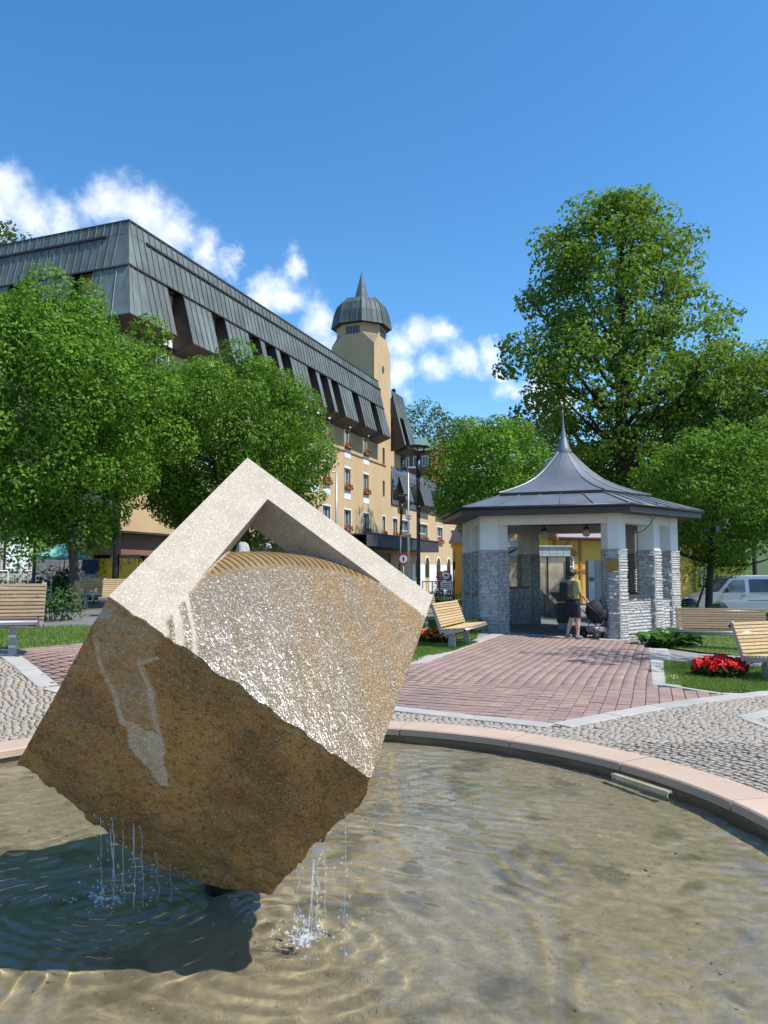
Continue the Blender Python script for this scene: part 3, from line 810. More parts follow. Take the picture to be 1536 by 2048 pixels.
    film = math_node(nt, 'MULTIPLY', film, maprange(nt, gx_.outputs['X'], .7, 1.25, 1.0, .12))
    nt.links.new(math_node(nt, 'MINIMUM', math_node(nt, 'ADD', math_node(nt, 'MULTIPLY', wet, film), math_node(nt, 'MULTIPLY', dome, .35)), 1.0), b.inputs['Coat Weight'])
    nt.links.new(b.outputs[0], out.inputs['Surface'])
    return m
def build_block():
    h = .0112; mrg = .1
    ax = [np.arange(-mrg, L + mrg + (.19 if L == LG else 0), h) for L in (LA, LB, LG)]
    a, b, g = np.meshgrid(*ax, indexing='ij')
    shp = a.shape; a, b, g = a.ravel(), b.ravel(), g.ravel()
    # where the surface can be
    box = np.maximum.reduce([-g, g - LG, -a, a - LA, -b, b - LB])
    near = (np.abs(box) < .075) | ((g > LG - .06) & (box < .27))
    n1 = np.zeros_like(a); n2 = np.zeros_like(a); n3 = np.zeros_like(a)
    P = np.stack([a, b, g], 1)[near]
    big = fbm(P * 2.1, 3, 3); fine = fbm(P * 9, 4, 9, .6); grit = vnoise(P * 38, 21)
    n1[near] = .016 * big + .028 * fine + .006 * grit                    # split face seen from the front left
    chip = np.clip(fbm(P * 6, 3, 31) - .12, 0, 1)
    n2[near] = .03 + .022 * big + .024 * fine + .004 * grit              # rough right side bulges out
    n3[near] = .02 + .04 * big + .03 * fine + .005 * grit
    bul = np.sin(np.pi * np.clip(a / LA, 0, 1))
    edge = np.zeros_like(a); edge[near] = chip
    d_brown = -b - n1 - .015 * np.sin(np.pi * np.clip(a / LA, 0, 1)) * np.sin(np.pi * np.clip(g / LG, 0, 1))
    d_right = a - LA - n2 * smooth(.0, .12, g) * smooth(0.0, .1, LB - b)
    d_bot = g - LG - n3 - .2 * np.sin(np.pi * np.clip(a / LA, 0, 1) ** 1.25) * (1 - .5 * np.clip(b / LB, 0, 1))
    d = np.maximum.reduce([-g - .002 * n1, d_bot, -a, d_right, d_brown, b - LB])
    # chipped long edge between the dressed face and the split face
    d = np.maximum(d, (-g * .6 - b * .8) + np.where(near, .055 * np.clip(edge - .12, 0, 1), 0) - .010)
    # knocked-off foot corner
    d = np.maximum(d, (a - LA) * .62 - b * .25 + (g - LG) * .74 + .05 + n1)
    # the carved opening
    rr = np.hypot(a - 1.80, b + .25); Rd = dome_radius(g)
    air = np.maximum(Rd - rr, np.minimum(.22 - g, np.maximum(.248 - a, b - 1.268)))
    d = np.maximum(d, -air)
    V, F = surface_nets(d.reshape(shp), (-mrg, -mrg, -mrg), h)
    # pull the net onto the sawn planes so that the dressed edges stay crisp
    q = .95 * h; a, b, g = V[:, 0], V[:, 1], V[:, 2]
    op = np.hypot(a - 1.80, b + .25) > 1.585
    s1 = op & (np.abs(a - .248) < q) & (g < .22 + q) & (b < 1.268 + q) & (g > -q)
    s2 = op & (np.abs(b - 1.268) < q) & (g < .22 + q) & (a > .248 - q)
    s3 = (np.abs(g - .22) < q) & (np.hypot(a - 1.80, b + .25) > dome_radius(g) - q) & ((a < .248 + q) | (b > 1.268 - q))
    V[s1, 0] = .248; V[s2, 1] = 1.268; V[s3, 2] = .22
    V[g < q, 2] = 0.0; V[a < q, 0] = 0.0; V[b > LB - q, 1] = LB
    a, b, g = V[:, 0], V[:, 1], V[:, 2]
    rr = np.hypot(a - 1.80, b + .25); Rd = dome_radius(g)
    arm = (a < .262) | (b > 1.254)
    front = g < .016
    on_dome = (np.abs(rr - Rd) < .03) & (g > .008) & (~arm | (g > .24))
    wob = .02 * vnoise(V * 9, 41) + .01 * vnoise(V * 30, 42)
    pale = (arm & ~on_dome & (g < .26)).astype(float)
    pale[(b < .012) & (g > .01)] = 0
    wet = (front & ~arm).astype(float)
    # dry strips between the trickles at the left of the wet face: flow runs down the slope of the face
    Dn, U_, V_ = np.array(CORN[(0, 0, 0)]), np.array(CORN[(1, 0, 0)] - CORN[(0, 0, 0)]), np.array(CORN[(0, 1, 0)] - CORN[(0, 0, 0)])
    uh, vh = U_ / np.linalg.norm(U_), V_ / np.linalg.norm(V_); gr = np.array([0, 0, -1.])
    fa, fb_ = gr @ uh, gr @ vh; L = math.hypot(fa, fb_); fa, fb_ = .58, -.815                                              # the trickles keep some of their outward run
    along = a * fa + b * fb_; across = -a * fb_ + b * fa
    c0 = -.262 * fb_ + .07 * fa                                        # through the lower left end of the arc
    t = across - c0 + wob * .3
    for lo, hi, l0 in ((-.30, .006, -9), (.032, .072, -9), (.105, .128, -9)):
        pale[front & ~arm & (t > lo) & (t < hi) & (along > l0)] = 1
    wet = np.where(pale > 0, 0, wet)
    stain = np.zeros(len(V)); bf = (b < .05) & (g > .004)
    u, w = a / LA + wob, g / LG + wob
    up, wp = a / LA, g / LG
    def seg(p, q, r0, r1):
        px, py = u - p[0], w - p[1]; dx, dy = q[0] - p[0], q[1] - p[1]; tt = np.clip((px * dx + py * dy) / (dx * dx + dy * dy), 0, 1)
        return np.clip(1.3 - np.hypot(px - tt * dx, py - tt * dy) / (r0 + (r1 - r0) * tt), 0, 1)
    st = np.maximum.reduce([seg((.03, .2), (.085, .29), .007, .009), seg((.085, .29), (.235, .465), .009, .014), seg((.21, .1), (.19, .18), .008, .012), seg((.19, .18), (.27, .28), .012, .02), seg((.27, .28), (.34, .40), .018, .014)])
    patch = inside([(.21, .45), (.25, .43), (.30, .44), (.355, .40), (.40, .46), (.435, .545), (.485, .64), (.44, .65), (.36, .61), (.30, .575), (.255, .50)], u, w)
    dull = inside([(0, .02), (.19, .02), (.20, .17), (.26, .28), (.34, .40), (.23, .455), (.085, .29), (.02, .2)], u, w)
    dull2 = np.clip(1 - np.hypot((u - .05) / .14, (w - .5) / .35), 0, 1) * .5
    stain = np.maximum.reduce([st * .95, patch * .9, dull * .26, dull2 * .22]) * bf
    W = to_world(a, b, g)
    me = np_mesh("stone_block", W, F)
    me.polygons.foreach_set("use_smooth", np.ones(len(F), bool)); me.set_sharp_from_angle(angle=R(38))
    for nm, arr in (("region", np.stack([wet, on_dome.astype(float) * (1 - pale), stain, np.ones(len(V))], 1)),):
        at_ = me.color_attributes.new(nm, 'FLOAT_COLOR', 'POINT'); at_.data.foreach_set("color", arr.astype(np.float32).ravel())
    at_ = me.attributes.new("pale", 'FLOAT', 'POINT'); at_.data.foreach_set("value", pale.astype(np.float32))
    ang = np.arctan2(b + .25, a - 1.80) * 1.6 / .037
    at_ = me.attributes.new("flow", 'FLOAT_VECTOR', 'POINT'); at_.data.foreach_set("vector", np.stack([across, along, ang], 1).astype(np.float32).ravel())
    root = empty("stone_fountain", (-.93, 4.5, FLOOR_Z), 0, "tilted brown granite cube balanced on one corner with a carved window, water running over it", "fountain")
    o = link("granite_block", me, stone_material(), root)
    o.matrix_parent_inverse = Matrix.Translation(-Vector(root.location))
    foot = Vector(CORN[(1, 0, 1)])
    m = MB(); m.tube([(0, 0, -.02), (.0, 0, .2), (.06, -.12, .5)], [.10, .085, .08], 16); m.build("foot_post", pbr("slimy post", (.05, .04, .028), (.03, .03, .022), 8, rough=.3), root, True)
    # little spout pipe with its nozzle lying on the dome
    p0 = np.array([[1.8 - .62 * 1.935, -.25 + .785 * 1.935, .30]]); p1 = np.array([[1.8 - .53 * 1.935, -.25 + .848 * 1.935, .30]]); p2 = np.array([[1.8 - .485 * 1.935, -.25 + .875 * 1.935, .28]])
    q = [Vector(to_world(p[:, 0], p[:, 1], p[:, 2])[0]) - Vector(root.location) for p in (p0, p1, p2)]
    MB().tube([q[0], q[1]], .011, 8).build("spout_pipe", dark_steel, root, True)
    m = MB(); m.tube([q[1], q[2]], [.012, .02], 10); m.build("spout_nozzle", tube_metal, root, True)
    return root
build_block()

# ------------------------------------------------------------------ water
def water_material():
    m, nt, out = new_mat("fountain water")
    b = nt.nodes.new('ShaderNodeBsdfPrincipled'); b.inputs['Base Color'].default_value = (.94, .9, .74, 1); b.inputs['Roughness'].default_value = 0.0
    b.inputs['IOR'].default_value = 1.333; b.inputs['Transmission Weight'].default_value = 1.0
    nt.links.new(b.outputs[0], out.inputs['Surface']); return m
WATER = water_material()
HIT_R = (-.38, 3.78); HIT_L = (-1.5, 4.22)
def build_water():
    n = 640; e = RIM_IN + .03
    x = np.linspace(-e, e, n); X, Y = np.meshgrid(x + POOL[0], x + POOL[1], indexing='ij')
    z = np.zeros_like(X)
    rs = np.random.default_rng(5)
    for (cx, cy), amp, wl in ((HIT_R, .0021, .115), (HIT_L, .0022, .1), ((-1.25, 4.05), .0016, .085), ((-.62, 4.05), .0012, .1)):
        r = np.hypot(X - cx, Y - cy); wb = .3 * vnoise(np.stack([X.ravel() * 1.7, Y.ravel() * 1.7, 0 * X.ravel() + cx], 1), 8).reshape(X.shape)
        z += amp * np.sin((r + wb) * 2 * np.pi / (wl * (1 + .25 * r))) * np.exp(-r * .42) * smooth(.0, .25, r)
    P = np.stack([X.ravel(), Y.ravel(), 0 * X.ravel()], 1)
    z += ((.55 + .45 * vnoise(P * .6, 12)) * (.0036 * vnoise(P * np.array([3.2, 5.2, 1]), 1) + .0024 * vnoise(P * np.array([7, 10.5, 1]), 2) + .0013 * vnoise(P * 19, 3)) + .0005 * vnoise(P * 36, 4)).reshape(X.shape)
    for k in range(16):                                   # small crossing wavelets
        wl = rs.uniform(.07, .26); th = rs.normal(1.1, .8); kk = 2 * np.pi / wl; env = .5 + .5 * vnoise(P * .9, 60 + k).reshape(X.shape)
        z += .00042 * (wl / .12) * env * np.sin(kk * (X * math.cos(th) + Y * math.sin(th)) + rs.uniform(0, 6.28) + 1.5 * vnoise(P * 1.3, 90 + k).reshape(X.shape))
    V = np.stack([X, Y, WATER_Z + z], -1).reshape(-1, 3)
    i, j = np.meshgrid(np.arange(n - 1), np.arange(n - 1), indexing='ij')
    F = np.stack([i * n + j, (i + 1) * n + j, (i + 1) * n + j + 1, i * n + j + 1], -1).reshape(-1, 4)
    c = V[F].mean(1); ok = np.hypot(c[:, 0] - POOL[0], c[:, 1] - POOL[1]) < RIM_IN + .03
    o = link("water", np_mesh("water", V, F[ok]), WATER, None, True); o.cycles.is_caustics_caster = True; tag(o, kind="structure"); o["label"] = "shallow rippling water in the round basin"
build_water()
def drop_mat():
    m, nt, out = new_mat("falling water")
    b = nt.nodes.new('ShaderNodeBsdfPrincipled'); b.inputs['Base Color'].default_value = (.85, .9, .95, 1); b.inputs['Roughness'].default_value = .05
    b.inputs['IOR'].default_value = 1.33; b.inputs['Specular IOR Level'].default_value = .8
    tr = nt.nodes.new('ShaderNodeBsdfTransparent'); mx = nt.nodes.new('ShaderNodeMixShader'); mx.inputs[0].default_value = .26
    nt.links.new(tr.outputs[0], mx.inputs[1]); nt.links.new(b.outputs[0], mx.inputs[2]); nt.links.new(mx.outputs[0], out.inputs['Surface']); return m
DROP = drop_mat()
FOAM = DROP
def build_falls():
    rs = np.random.default_rng(17)
    def fall(name, label, starts, hit, ndrops, spread, nfoam):
        root = empty(name, (hit[0], hit[1], WATER_Z), 0, label, "water")
        o = Vector(root.location)
        m = MB()
        for (p, r0, drift) in starts:
            p = Vector(p); q = Vector((p.x + drift[0], p.y + drift[1], WATER_Z)); L = p.z - q.z
            if L < .03: continue
            k = 11; pts = []; rad = []
            for i in range(k):
                t = i / (k - 1); s = math.sqrt(t)
                pts.append(Vector((p.x + (q.x - p.x) * s + rs.normal(0, .004), p.y + (q.y - p.y) * s, p.z - L * t)) - o)
                rad.append(max(.0008, r0 * (1 - .55 * t) * rs.uniform(.45, 1.3)))
            m.tube(pts, rad, 6)
        s = m.build("water_strands", DROP, root, True); s["kind"] = "stuff"
        me = MB().ball((0, 0, 0), 1, 6, 4).mesh("droplet")
        n = ndrops; rr = np.abs(rs.normal(0, spread, n)); aa = rs.uniform(0, 6.28, n)
        zz = np.abs(rs.normal(0, .07, n)) * np.exp(-rr / spread * .5); sz = .0018 + .0038 * rs.random(n) ** 2
        T = mats4(rr * np.cos(aa), rr * np.sin(aa), zz + .005, aa, sz, sz, sz * rs.uniform(1, 2.2, n))
        # loose drops along the fall
        st = [s_[0] for s_ in starts]; k = ndrops // 2
        pick = rs.integers(0, len(st), k); t = rs.random(k); sp = np.array([list(st[i]) for i in pick]) - np.array(o)
        T2 = mats4(sp[:, 0] + rs.normal(0, .02, k), sp[:, 1] + rs.normal(0, .02, k), sp[:, 2] * t, 0 * t, .002 + .0025 * rs.random(k), .002 + .0025 * rs.random(k), .004 + .006 * rs.random(k))
        d = joined("water_drops", me, np.concatenate([T, T2]), FOAM, root)
        n = nfoam; rr = np.abs(rs.normal(0, spread * .38, n)); aa = rs.uniform(0, 6.28, n); sz = .004 + .008 * rs.random(n) ** 2
        T = mats4(rr * np.cos(aa), rr * np.sin(aa), rs.uniform(0, .02, n) * np.exp(-rr / spread), aa, sz * 1.4, sz, sz * .6)
        joined("splash_foam", me, T, FOAM, root)
    C, F_, E_ = CORN[(1, 0, 0)], CORN[(1, 0, 1)], CORN[(0, 0, 1)]
    def on(p, q, t, dz=-.02): v = p.lerp(q, t); return (v.x, v.y, v.z + dz)
    fall("falling_water", "thin stream falling from the block's right edge into a white splash",
         [(on(C, F_, .40 + .02 * i), .005 if i == 2 else .002, (rs.normal(0, .02), rs.normal(0, .02))) for i in range(5)] + [(on(C, F_, t), .0016, (0, .01)) for t in (.2, .62)], HIT_R, 170, .14, 70)
    fall("falling_water", "several trickles falling from the block's lower left edge",
         [(on(E_, F_, t, .02), r, (rs.normal(0, .015), rs.normal(0, .02) + .12)) for t, r in ((.31, .003), (.36, .006), (.37, .004), (.42, .004), (.46, .005), (.49, .004), (.54, .003), (.60, .002))], HIT_L, 90, .18, 45)
build_falls()

# ------------------------------------------------------------------ pavilion
stone_clad = pbr("split-face stone cladding", (.33, .33, .34), rough=.85, tints=[(.37, .36, .35), (.45, .435, .42), (.51, .49, .46), (.33, .325, .32), (.43, .4, .365), (.49, .48, .465), (.41, .39, .36)],
                 speck=[(40, .6, (.5, .49, .48), .5), (28, .62, (.2, .19, .18), .4)], bump=(30, .7, .012))
stone_core = pbr("stone joint core", (.27, .265, .26), rough=.95)
brass = pbr("brass plaque", (.28, .18, .045), (.2, .12, .03), 12, rough=.4, metal=.6, speck=[(60, .6, (.1, .06, .02), .5)])
globe_glass = pbr("opal lamp glass", (.6, .58, .52), rough=.25)
counter_stone = pbr("dark counter slab", (.05, .048, .046), rough=.5)
def build_pavilion():
    root = empty("pavilion", (HC[0], HC[1], float(tz(*HC))), 0, "hexagonal open pavilion with stone-clad columns and a curved grey sheet-metal roof", "pavilion")
    O = Vector(root.location)
    V = [Vector((x, y)) - Vector(HC) for x, y in HEX]
    zb, zs, zt = -.32, 2.3 - O.z, 3.27 - O.z
    ctr = Vector((0, 0))
    def dirn(i, j): d = V[j % 6] - V[i % 6]; return d.normalized()
    rs = random.Random(5)
    stones = []                       # (score, matrix, parent)
    me_stones = []
    for k in range(5):
        m = MB(); j = [rs.uniform(-.006, .008) for _ in range(8)]
        m.hexa([(-.5, 0, -.5), (.5, 0, -.5), (.5, 1, -.5), (-.5, 1, -.5), (-.5, 0, .5), (.5, 0, .5), (.5, 1, .5), (-.5, 1, .5)])
        # front face (y=0) cut rough
        for q in (0, 1, 4, 5): m.v[q] = (m.v[q][0] * .97, rs.uniform(-.5, .6), m.v[q][2] * .95)
        me = m.mesh("cladding_stone"); me.materials.append(stone_clad); me_stones.append(me)
    def clad(part, p, q, z0, z1, outward, every=True):
        """courses of narrow split stones over a vertical face from p to q (plan), z0..z1"""
        d = (q - p); L = d.length
        if L < .03: return
        d /= L; z = z0; ang = math.atan2(d.y, d.x)
        n_out = Vector((d.y, -d.x))
        flip = n_out.dot(outward) < 0
        while z < z1 - .02:
            hh = min(rs.choice((.05, .06, .07, .085, .1)), z1 - z)
            x = -rs.uniform(0, .1)
            while x < L:
                w = rs.uniform(.14, .34); xa, xb = max(0, x), min(L, x + w); x += w
                if xb - xa < .03: continue
                cx = (xa + xb) / 2; pr = .014 + rs.uniform(0, .014)
                c = p + d * cx; th = pr + .04
                c3 = Vector((c.x, c.y, z + hh / 2))
                o = outward.normalized()
                base = c3 + Vector((o.x, o.y, 0)) * pr
                # local axes: x along the wall, y inward, z up
                M = Matrix(((d.x * (xb - xa - .004), -o.x * th, 0, base.x), (d.y * (xb - xa - .004), -o.y * th, 0, base.y), (0, 0, hh - .004, base.z), (0, 0, 0, 1)))
                wp = base + O; facing = Vector((-wp.x, -wp.y)).normalized().dot(o)
                stones.append((facing / wp.y if facing > .05 else -1, M, part))
            z += hh
    def column(poly, nm="column", upper=True):
        c = empty(nm, (0, 0, 0)); c.parent = root
        MB().prism([tuple(v) for v in poly], zb, zs).build("stone_core", stone_core, c)
        cen = sum(poly, Vector((0, 0))) / len(poly)
        if upper:
            s = [cen + (v - cen) * .97 for v in poly]
            MB().prism([tuple(v) for v in s], zs + .002, zt).build("plaster_shaft", plaster_white, c)
        n = len(poly)
        for i in range(n):
            p, q = poly[i], poly[(i + 1) % n]; mid = (p + q) / 2; d = (q - p).normalized(); o = Vector((d.y, -d.x))
            if o.dot(mid - cen) < 0: o = -o
            clad(c, p, q, zb, zs, o)
        return c
    def corner_poly(i, la, lb, th=.42):
        """L-shaped corner pier: la along the side before, lb along the side after"""
        v = V[i]; da = -dirn(i - 1, i); db = dirn(i, i + 1)
        inn = (-v).normalized() * th
        return [v, v + db * lb, v + db * lb + inn * .9, v + inn * 1.15, v + da * la + inn * .9, v + da * la]
    #            L1        R1        R3       BR        BL       L
    arms = [(.32, .5), (.27, .36), (.42, .36), (.4, .35), (.35, .42), (.36, .36)]
    cols = [column(corner_poly(i, *arms[i])) for i in range(6)]
    def mid_poly(i, t, L=.5, th=.42):
        p = V[i].lerp(V[(i + 1) % 6], t); d = dirn(i, i + 1); o = Vector((d.y, -d.x))
        if o.dot(p) < 0: o = -o
        fr = dirn(0, 1) if i == 1 else d
        if i == 1:   # the pier that steps out parallel to the front
            return [p + o * .05 - d * .05, p + o * .05 + d * .28, p + o * .05 + d * .28 - o * .4, p + o * .05 - d * .05 - o * .42 - fr * .1, p + o * .02 - fr * .42]
        return [p - d * L / 2, p + d * L / 2, p + d * L / 2 - o * th, p - d * L / 2 - o * th]
    for i, t in ((1, .56), (4, .52), (5, .5)):
        pl = mid_poly(i, t)
        ar = sum(pl[k].x * pl[(k + 1) % len(pl)].y - pl[(k + 1) % len(pl)].x * pl[k].y for k in range(len(pl)))
        if ar < 0: pl = pl[::-1]
        column(pl)
    # low parapets with counter slabs between the piers of the closed sides
    for i in (1, 4, 5, 2):
        p, q = V[i], V[(i + 1) % 6]; d = (q - p).normalized(); o = Vector((d.y, -d.x))
        if o.dot(p) < 0: o = -o
        p2, q2 = p + d * .3 - o * .06, q - d * .3 - o * .06
        c = empty("parapet", (0, 0, 0)); c.parent = root
        top = 1.02 - O.z if i != 4 else 1.17 - O.z
        pl = [p2, q2, q2 - o * .3, p2 - o * .3]
        ar = sum(pl[k].x * pl[(k + 1) % 4].y - pl[(k + 1) % 4].x * pl[k].y for k in range(4))
        MB().prism([tuple(v) for v in (pl if ar > 0 else pl[::-1])], zb, top).build("parapet_core", stone_core, c)
        clad(c, p2, q2, zb, top, o); clad(c, p2 - o * .3, q2 - o * .3, zb, top, -o)
        pl = [p2 + o * .06, q2 + o * .06, q2 - o * .36, p2 - o * .36]
        MB().prism([tuple(v) for v in (pl if ar > 0 else pl[::-1])], top + .002, top + .06).build("counter_slab", counter_stone, c)
    # ring beam
    for i in range(6):
        p, q = V[i] * .985, V[(i + 1) % 6] * .985; d = (q - p).normalized(); o = Vector((d.y, -d.x))
        if o.dot(p) < 0: o = -o
        pin, qin = V[i] * .87, V[(i + 1) % 6] * .87
        pl = [p, q, qin, pin]; ar = sum(pl[k].x * pl[(k + 1) % 4].y - pl[(k + 1) % 4].x * pl[k].y for k in range(4))
        MB().prism([tuple(v) for v in (pl if ar > 0 else pl[::-1])], 2.985 - O.z, 3.30 - O.z).build("ring_beam", plaster_white, root)
    # roof: eave slab, lower tier, upper swept tier, cone and spike
    K = 1.2
    E6 = [v * K for v in V]
    fz0, fz1 = 3.26 - O.z, 3.44 - O.z
    roof = empty("roof", (0, 0, 0)); roof.parent = root
    MB().prism([tuple(v) for v in [v * (K - .012) for v in V]], fz0 - .02, fz0).build("soffit", fascia_dark, roof)
    for i in range(6):
        a, b = E6[i], E6[(i + 1) % 6]
        ia, ib = a * .985, b * .985
        MB().hexa([(a.x, a.y, fz0 - .03), (b.x, b.y, fz0 - .03), (ib.x, ib.y, fz0 - .03), (ia.x, ia.y, fz0 - .03), (a.x, a.y, fz1), (b.x, b.y, fz1), (ib.x, ib.y, fz1), (ia.x, ia.y, fz1)]).build("fascia", fascia_dark, roof)
        m = MB(); u = a * 1.012; w = b * 1.012; m.tube([(u.x, u.y, fz1 - .03), (w.x, w.y, fz1 - .03)], .045, 8); m.build("gutter", dark_steel, roof, True)
        # lower tier panels
        npan = 5; ta, tb = a * .985, b * .985; ua, ub = V[i] * .76, V[(i + 1) % 6] * .76
        z0, z1 = fz1 + .012, 3.86 - O.z
        for k in range(npan):
            f0, f1 = k / npan, (k + 1) / npan
            P = [ta.lerp(tb, f0), ta.lerp(tb, f1), ua.lerp(ub, f1), ua.lerp(ub, f0)]
            m = MB(); g = .004
            vs = [(P[0].x, P[0].y, z0), (P[1].x, P[1].y, z0), (P[2].x, P[2].y, z1), (P[3].x, P[3].y, z1)]
            m.add(vs + [(x, y, z - .03) for x, y, z in vs], [(0, 1, 2, 3), (7, 6, 5, 4), (0, 4, 5, 1), (1, 5, 6, 2), (2, 6, 7, 3), (3, 7, 4, 0)])
            m.tube([(vs[0][0], vs[0][1], z0 + .015), (vs[3][0], vs[3][1], z1 + .015)], .016, 6)
            m.build("roof_panel", zinc_roof, roof)
        # riser between the tiers
        r0a, r0b = V[i] * .775, V[(i + 1) % 6] * .775; zz0, zz1 = 3.81 - O.z, 3.92 - O.z
        MB().hexa([(r0a.x, r0a.y, zz0), (r0b.x, r0b.y, zz0), (r0b.x * .95, r0b.y * .95, zz0), (r0a.x * .95, r0a.y * .95, zz0), (r0a.x, r0a.y, zz1), (r0b.x, r0b.y, zz1), (r0b.x * .95, r0b.y * .95, zz1), (r0a.x * .95, r0a.y * .95, zz1)]).build("tier_edge", fascia_dark, roof)
    prof = [(.785, 3.925), (.70, 4.0), (.6, 4.1), (.48, 4.25), (.36, 4.45), (.26, 4.7), (.17, 4.98), (.10, 5.22), (.055, 5.35)]
    for i in range(6):
        m = MB(); S = 4; vs = []
        for f, z in prof:
            for s in range(S + 1):
                p = (V[i] * f).lerp(V[(i + 1) % 6] * f, s / S); rnd_ = Vector((p.x, p.y)); full = (V[i] * f).length
                # bell: rounder towards the top
                k = smooth(4.0, 5.2, z); tgt = rnd_.normalized() * (full * .93); p2 = rnd_.lerp(tgt, float(k) * .8)
                vs.append((p2.x, p2.y, z - O.z))
        fs = [(r * (S + 1) + s, r * (S + 1) + s + 1, (r + 1) * (S + 1) + s + 1, (r + 1) * (S + 1) + s) for r in range(len(prof) - 1) for s in range(S)]
        m.add(vs, fs)
        m.tube([(x, y, z + .012) for x, y, z in [vs[r * (S + 1)] for r in range(len(prof))]], .018, 6)
        m.tube([(x, y, z + .008) for x, y, z in [vs[r * (S + 1) + 2] for r in range(len(prof))]], .01, 5)
        me = m.mesh("roof_sweep"); o = link("roof_sweep", me, zinc_roof, roof); 
        me.polygons.foreach_set("use_smooth", np.array([i_ < len(fs) for i_ in range(len(me.polygons))]))
    m = MB(); m.lathe([(.235, 5.28), (.245, 5.31), (.19, 5.45), (.10, 5.75), (.075, 5.82), (.075, 5.92), (.04, 6.0), (.035, 6.12), (.012, 6.5), (.003, 6.62)], 16, (0, 0, -O.z)); m.build("spire", zinc_roof, roof, True)
    # lamps under the beam, plaque, loose cable
    for i, t in ((0, .38), (0, .76)):
        p = (V[0] * .9).lerp(V[1] * .9, t) + Vector((.35, 1.0)) * (1.9 if t < .5 else 1.5)
        g = empty("globe_lamp", (p.x, p.y, 2.99 - O.z)); g.parent = root
        MB().lathe([(.09, 0), (.09, -.05), (.05, -.06)], 12).build("lamp_base", dark_steel, g, True)
        MB().ball((0, 0, -.16), .12, 14, 10).build("lamp_globe", globe_glass, g, True)
        one("lamp_hanger", dark_steel, g, -.02, .02, -.02, .02, .002, .3)
    d = dirn(0, 1); o = Vector((d.y, -d.x)); p = V[1] - d * .155 + o * .062
    pq = MB(); pq.cbox(-.155, .155, -.012, .012, -.155, .155, .004); q = pq.build("plaque", brass, root); q.location = (p.x, p.y, 1.88 - O.z); q.rotation_euler = (0, 0, math.atan2(d.y, d.x))
    e = E6[1].lerp(E6[2], .42) * .99; f = V[1].lerp(V[2], .22)
    pts = []
    for k in range(9):
        t = k / 8; pts.append((e.x + (f.x - e.x) * t, e.y + (f.y - e.y) * t, (3.45 - .72 * t - .22 * math.sin(math.pi * t)) - O.z))
    MB().tube([(e.x * .93, e.y * .93, 3.6 - O.z)] + pts, .011, 6).build("loose_cable", rubber, root, True)
    # place the stones: the ones that show largest are parts, the rest one joined part
    stones.sort(key=lambda s: -s[0])
    for k, (sc, M, part) in enumerate(stones[:300]):
        ob = bpy.data.objects.new("cladding_stone", me_stones[k % 5]); COL.objects.link(ob); ob.parent = part; ob.matrix_local = M
    T = np.array([[list(r) for r in M] for _, M, _ in stones[300:]])
    ob = joined("rear_cladding_stones", me_stones[0], T, stone_clad, root)
build_pavilion()

# ------------------------------------------------------------------ benches
def make_bench(L, back_mat, seat_mat, label, nback=9, nseat=7):
    root = empty("park_bench", (0, 0, 0), 0, label, "bench", "slatted park benches round the square")
    # side profile: seat from front (-.33,.44) to (.10,.41); back from (.12,.45) up to (.34,.93)
    th = .028
    def slat(y, z, tilt, w, mat):
        m = MB(); m.cbox(-L / 2, L / 2, -w / 2, w / 2, -th / 2, th / 2, .006)
        o = m.build("slat", mat, root); o.location = (0, y, z); o.rotation_euler = (tilt, 0, 0); return o
    me = None
    for k in range(nseat):
        t = k / (nseat - 1); o = slat(-.33 + .42 * t, .455 - .03 * t, -.07, .05, seat_mat)
        if k: o.data = first.data
        else: first = o
    for k in range(nback):
        t = k / (nback - 1); o = slat(.135 + .165 * t, .485 + .43 * t, math.atan2(.43, .165), .047, back_mat)
        if k: o.data = first2.data
        else: first2 = o
    for sx in (-1, 1):
        x = sx * (L / 2 - .035)
        m = MB()
        poly = [(-.36, .425), (-.36, .395), (-.05, .33), (.06, .29), (.15, .34), (.36, .945), (.325, .96), (.135, .46), (.09, .405), (-.33, .432)]
        m.prism(poly, x - .03, x + .03, 'x'); m.build("side_frame", bench_metal, root)
        xl = sx * (L / 2 - (.38 if L < 2.5 else .5)); m = MB(); m.prism([(-.09, -.12), (.07, -.12), (.06, .30), (-.05, .335)], xl - .045, xl + .045, 'x'); m.build("leg", bench_metal, root)
    for y, z in ((-.37, .415), (.085, .33), (.352, .875)):
        MB().tube([(-L / 2 + .0, y, z), (L / 2, y, z)], .024, 8).build("tube_rail", tube_metal, root, True)
        for sx in (-1, 1): MB().tube([(sx * (L / 2), y, z), (sx * (L / 2 + .006), y, z)], .026, 10).build("tube_cap", rubber, root)
    return root
def put(o, x, y, rz, label):
    o.location = (x, y, float(tz(x, y)) - .0); o.rotation_euler = (0, 0, R(rz)); o["label"] = label
b = make_bench(2.0, wood_new, wood_new, "x"); B_NEW = b
b_old = make_bench(2.0, wood_old, wood_old, "x"); B_OLD = b_old
b_red = make_bench(2.4, wood_old, wood_red, "x")
def bench_at_end(o, L, px, D, rz, end, label):
    """put the bench so that its left (end=-1) or right end stands at a photograph column and depth"""
    p = at(px, 1148, D); a = R(rz); ux, uy = math.cos(a), math.sin(a)
    put(o, p.x - end * ux * L / 2, D - end * uy * L / 2, rz, label)
bench_at_end(b_red, 2.4, 88, 11.2, 16, 1, "slatted bench with red-brown seat at the left beside the brick paving")
bench_at_end(b, 2.0, 893, 15.6, 70, -1, "pale slatted bench in front of the pavilion's left column, orange flowers behind it")
c = copy_tree(B_NEW); bench_at_end(c, 2.0, 1492, 12.2, 24, -1, "pale slatted bench nearest the red flower bed, cut by the right edge")
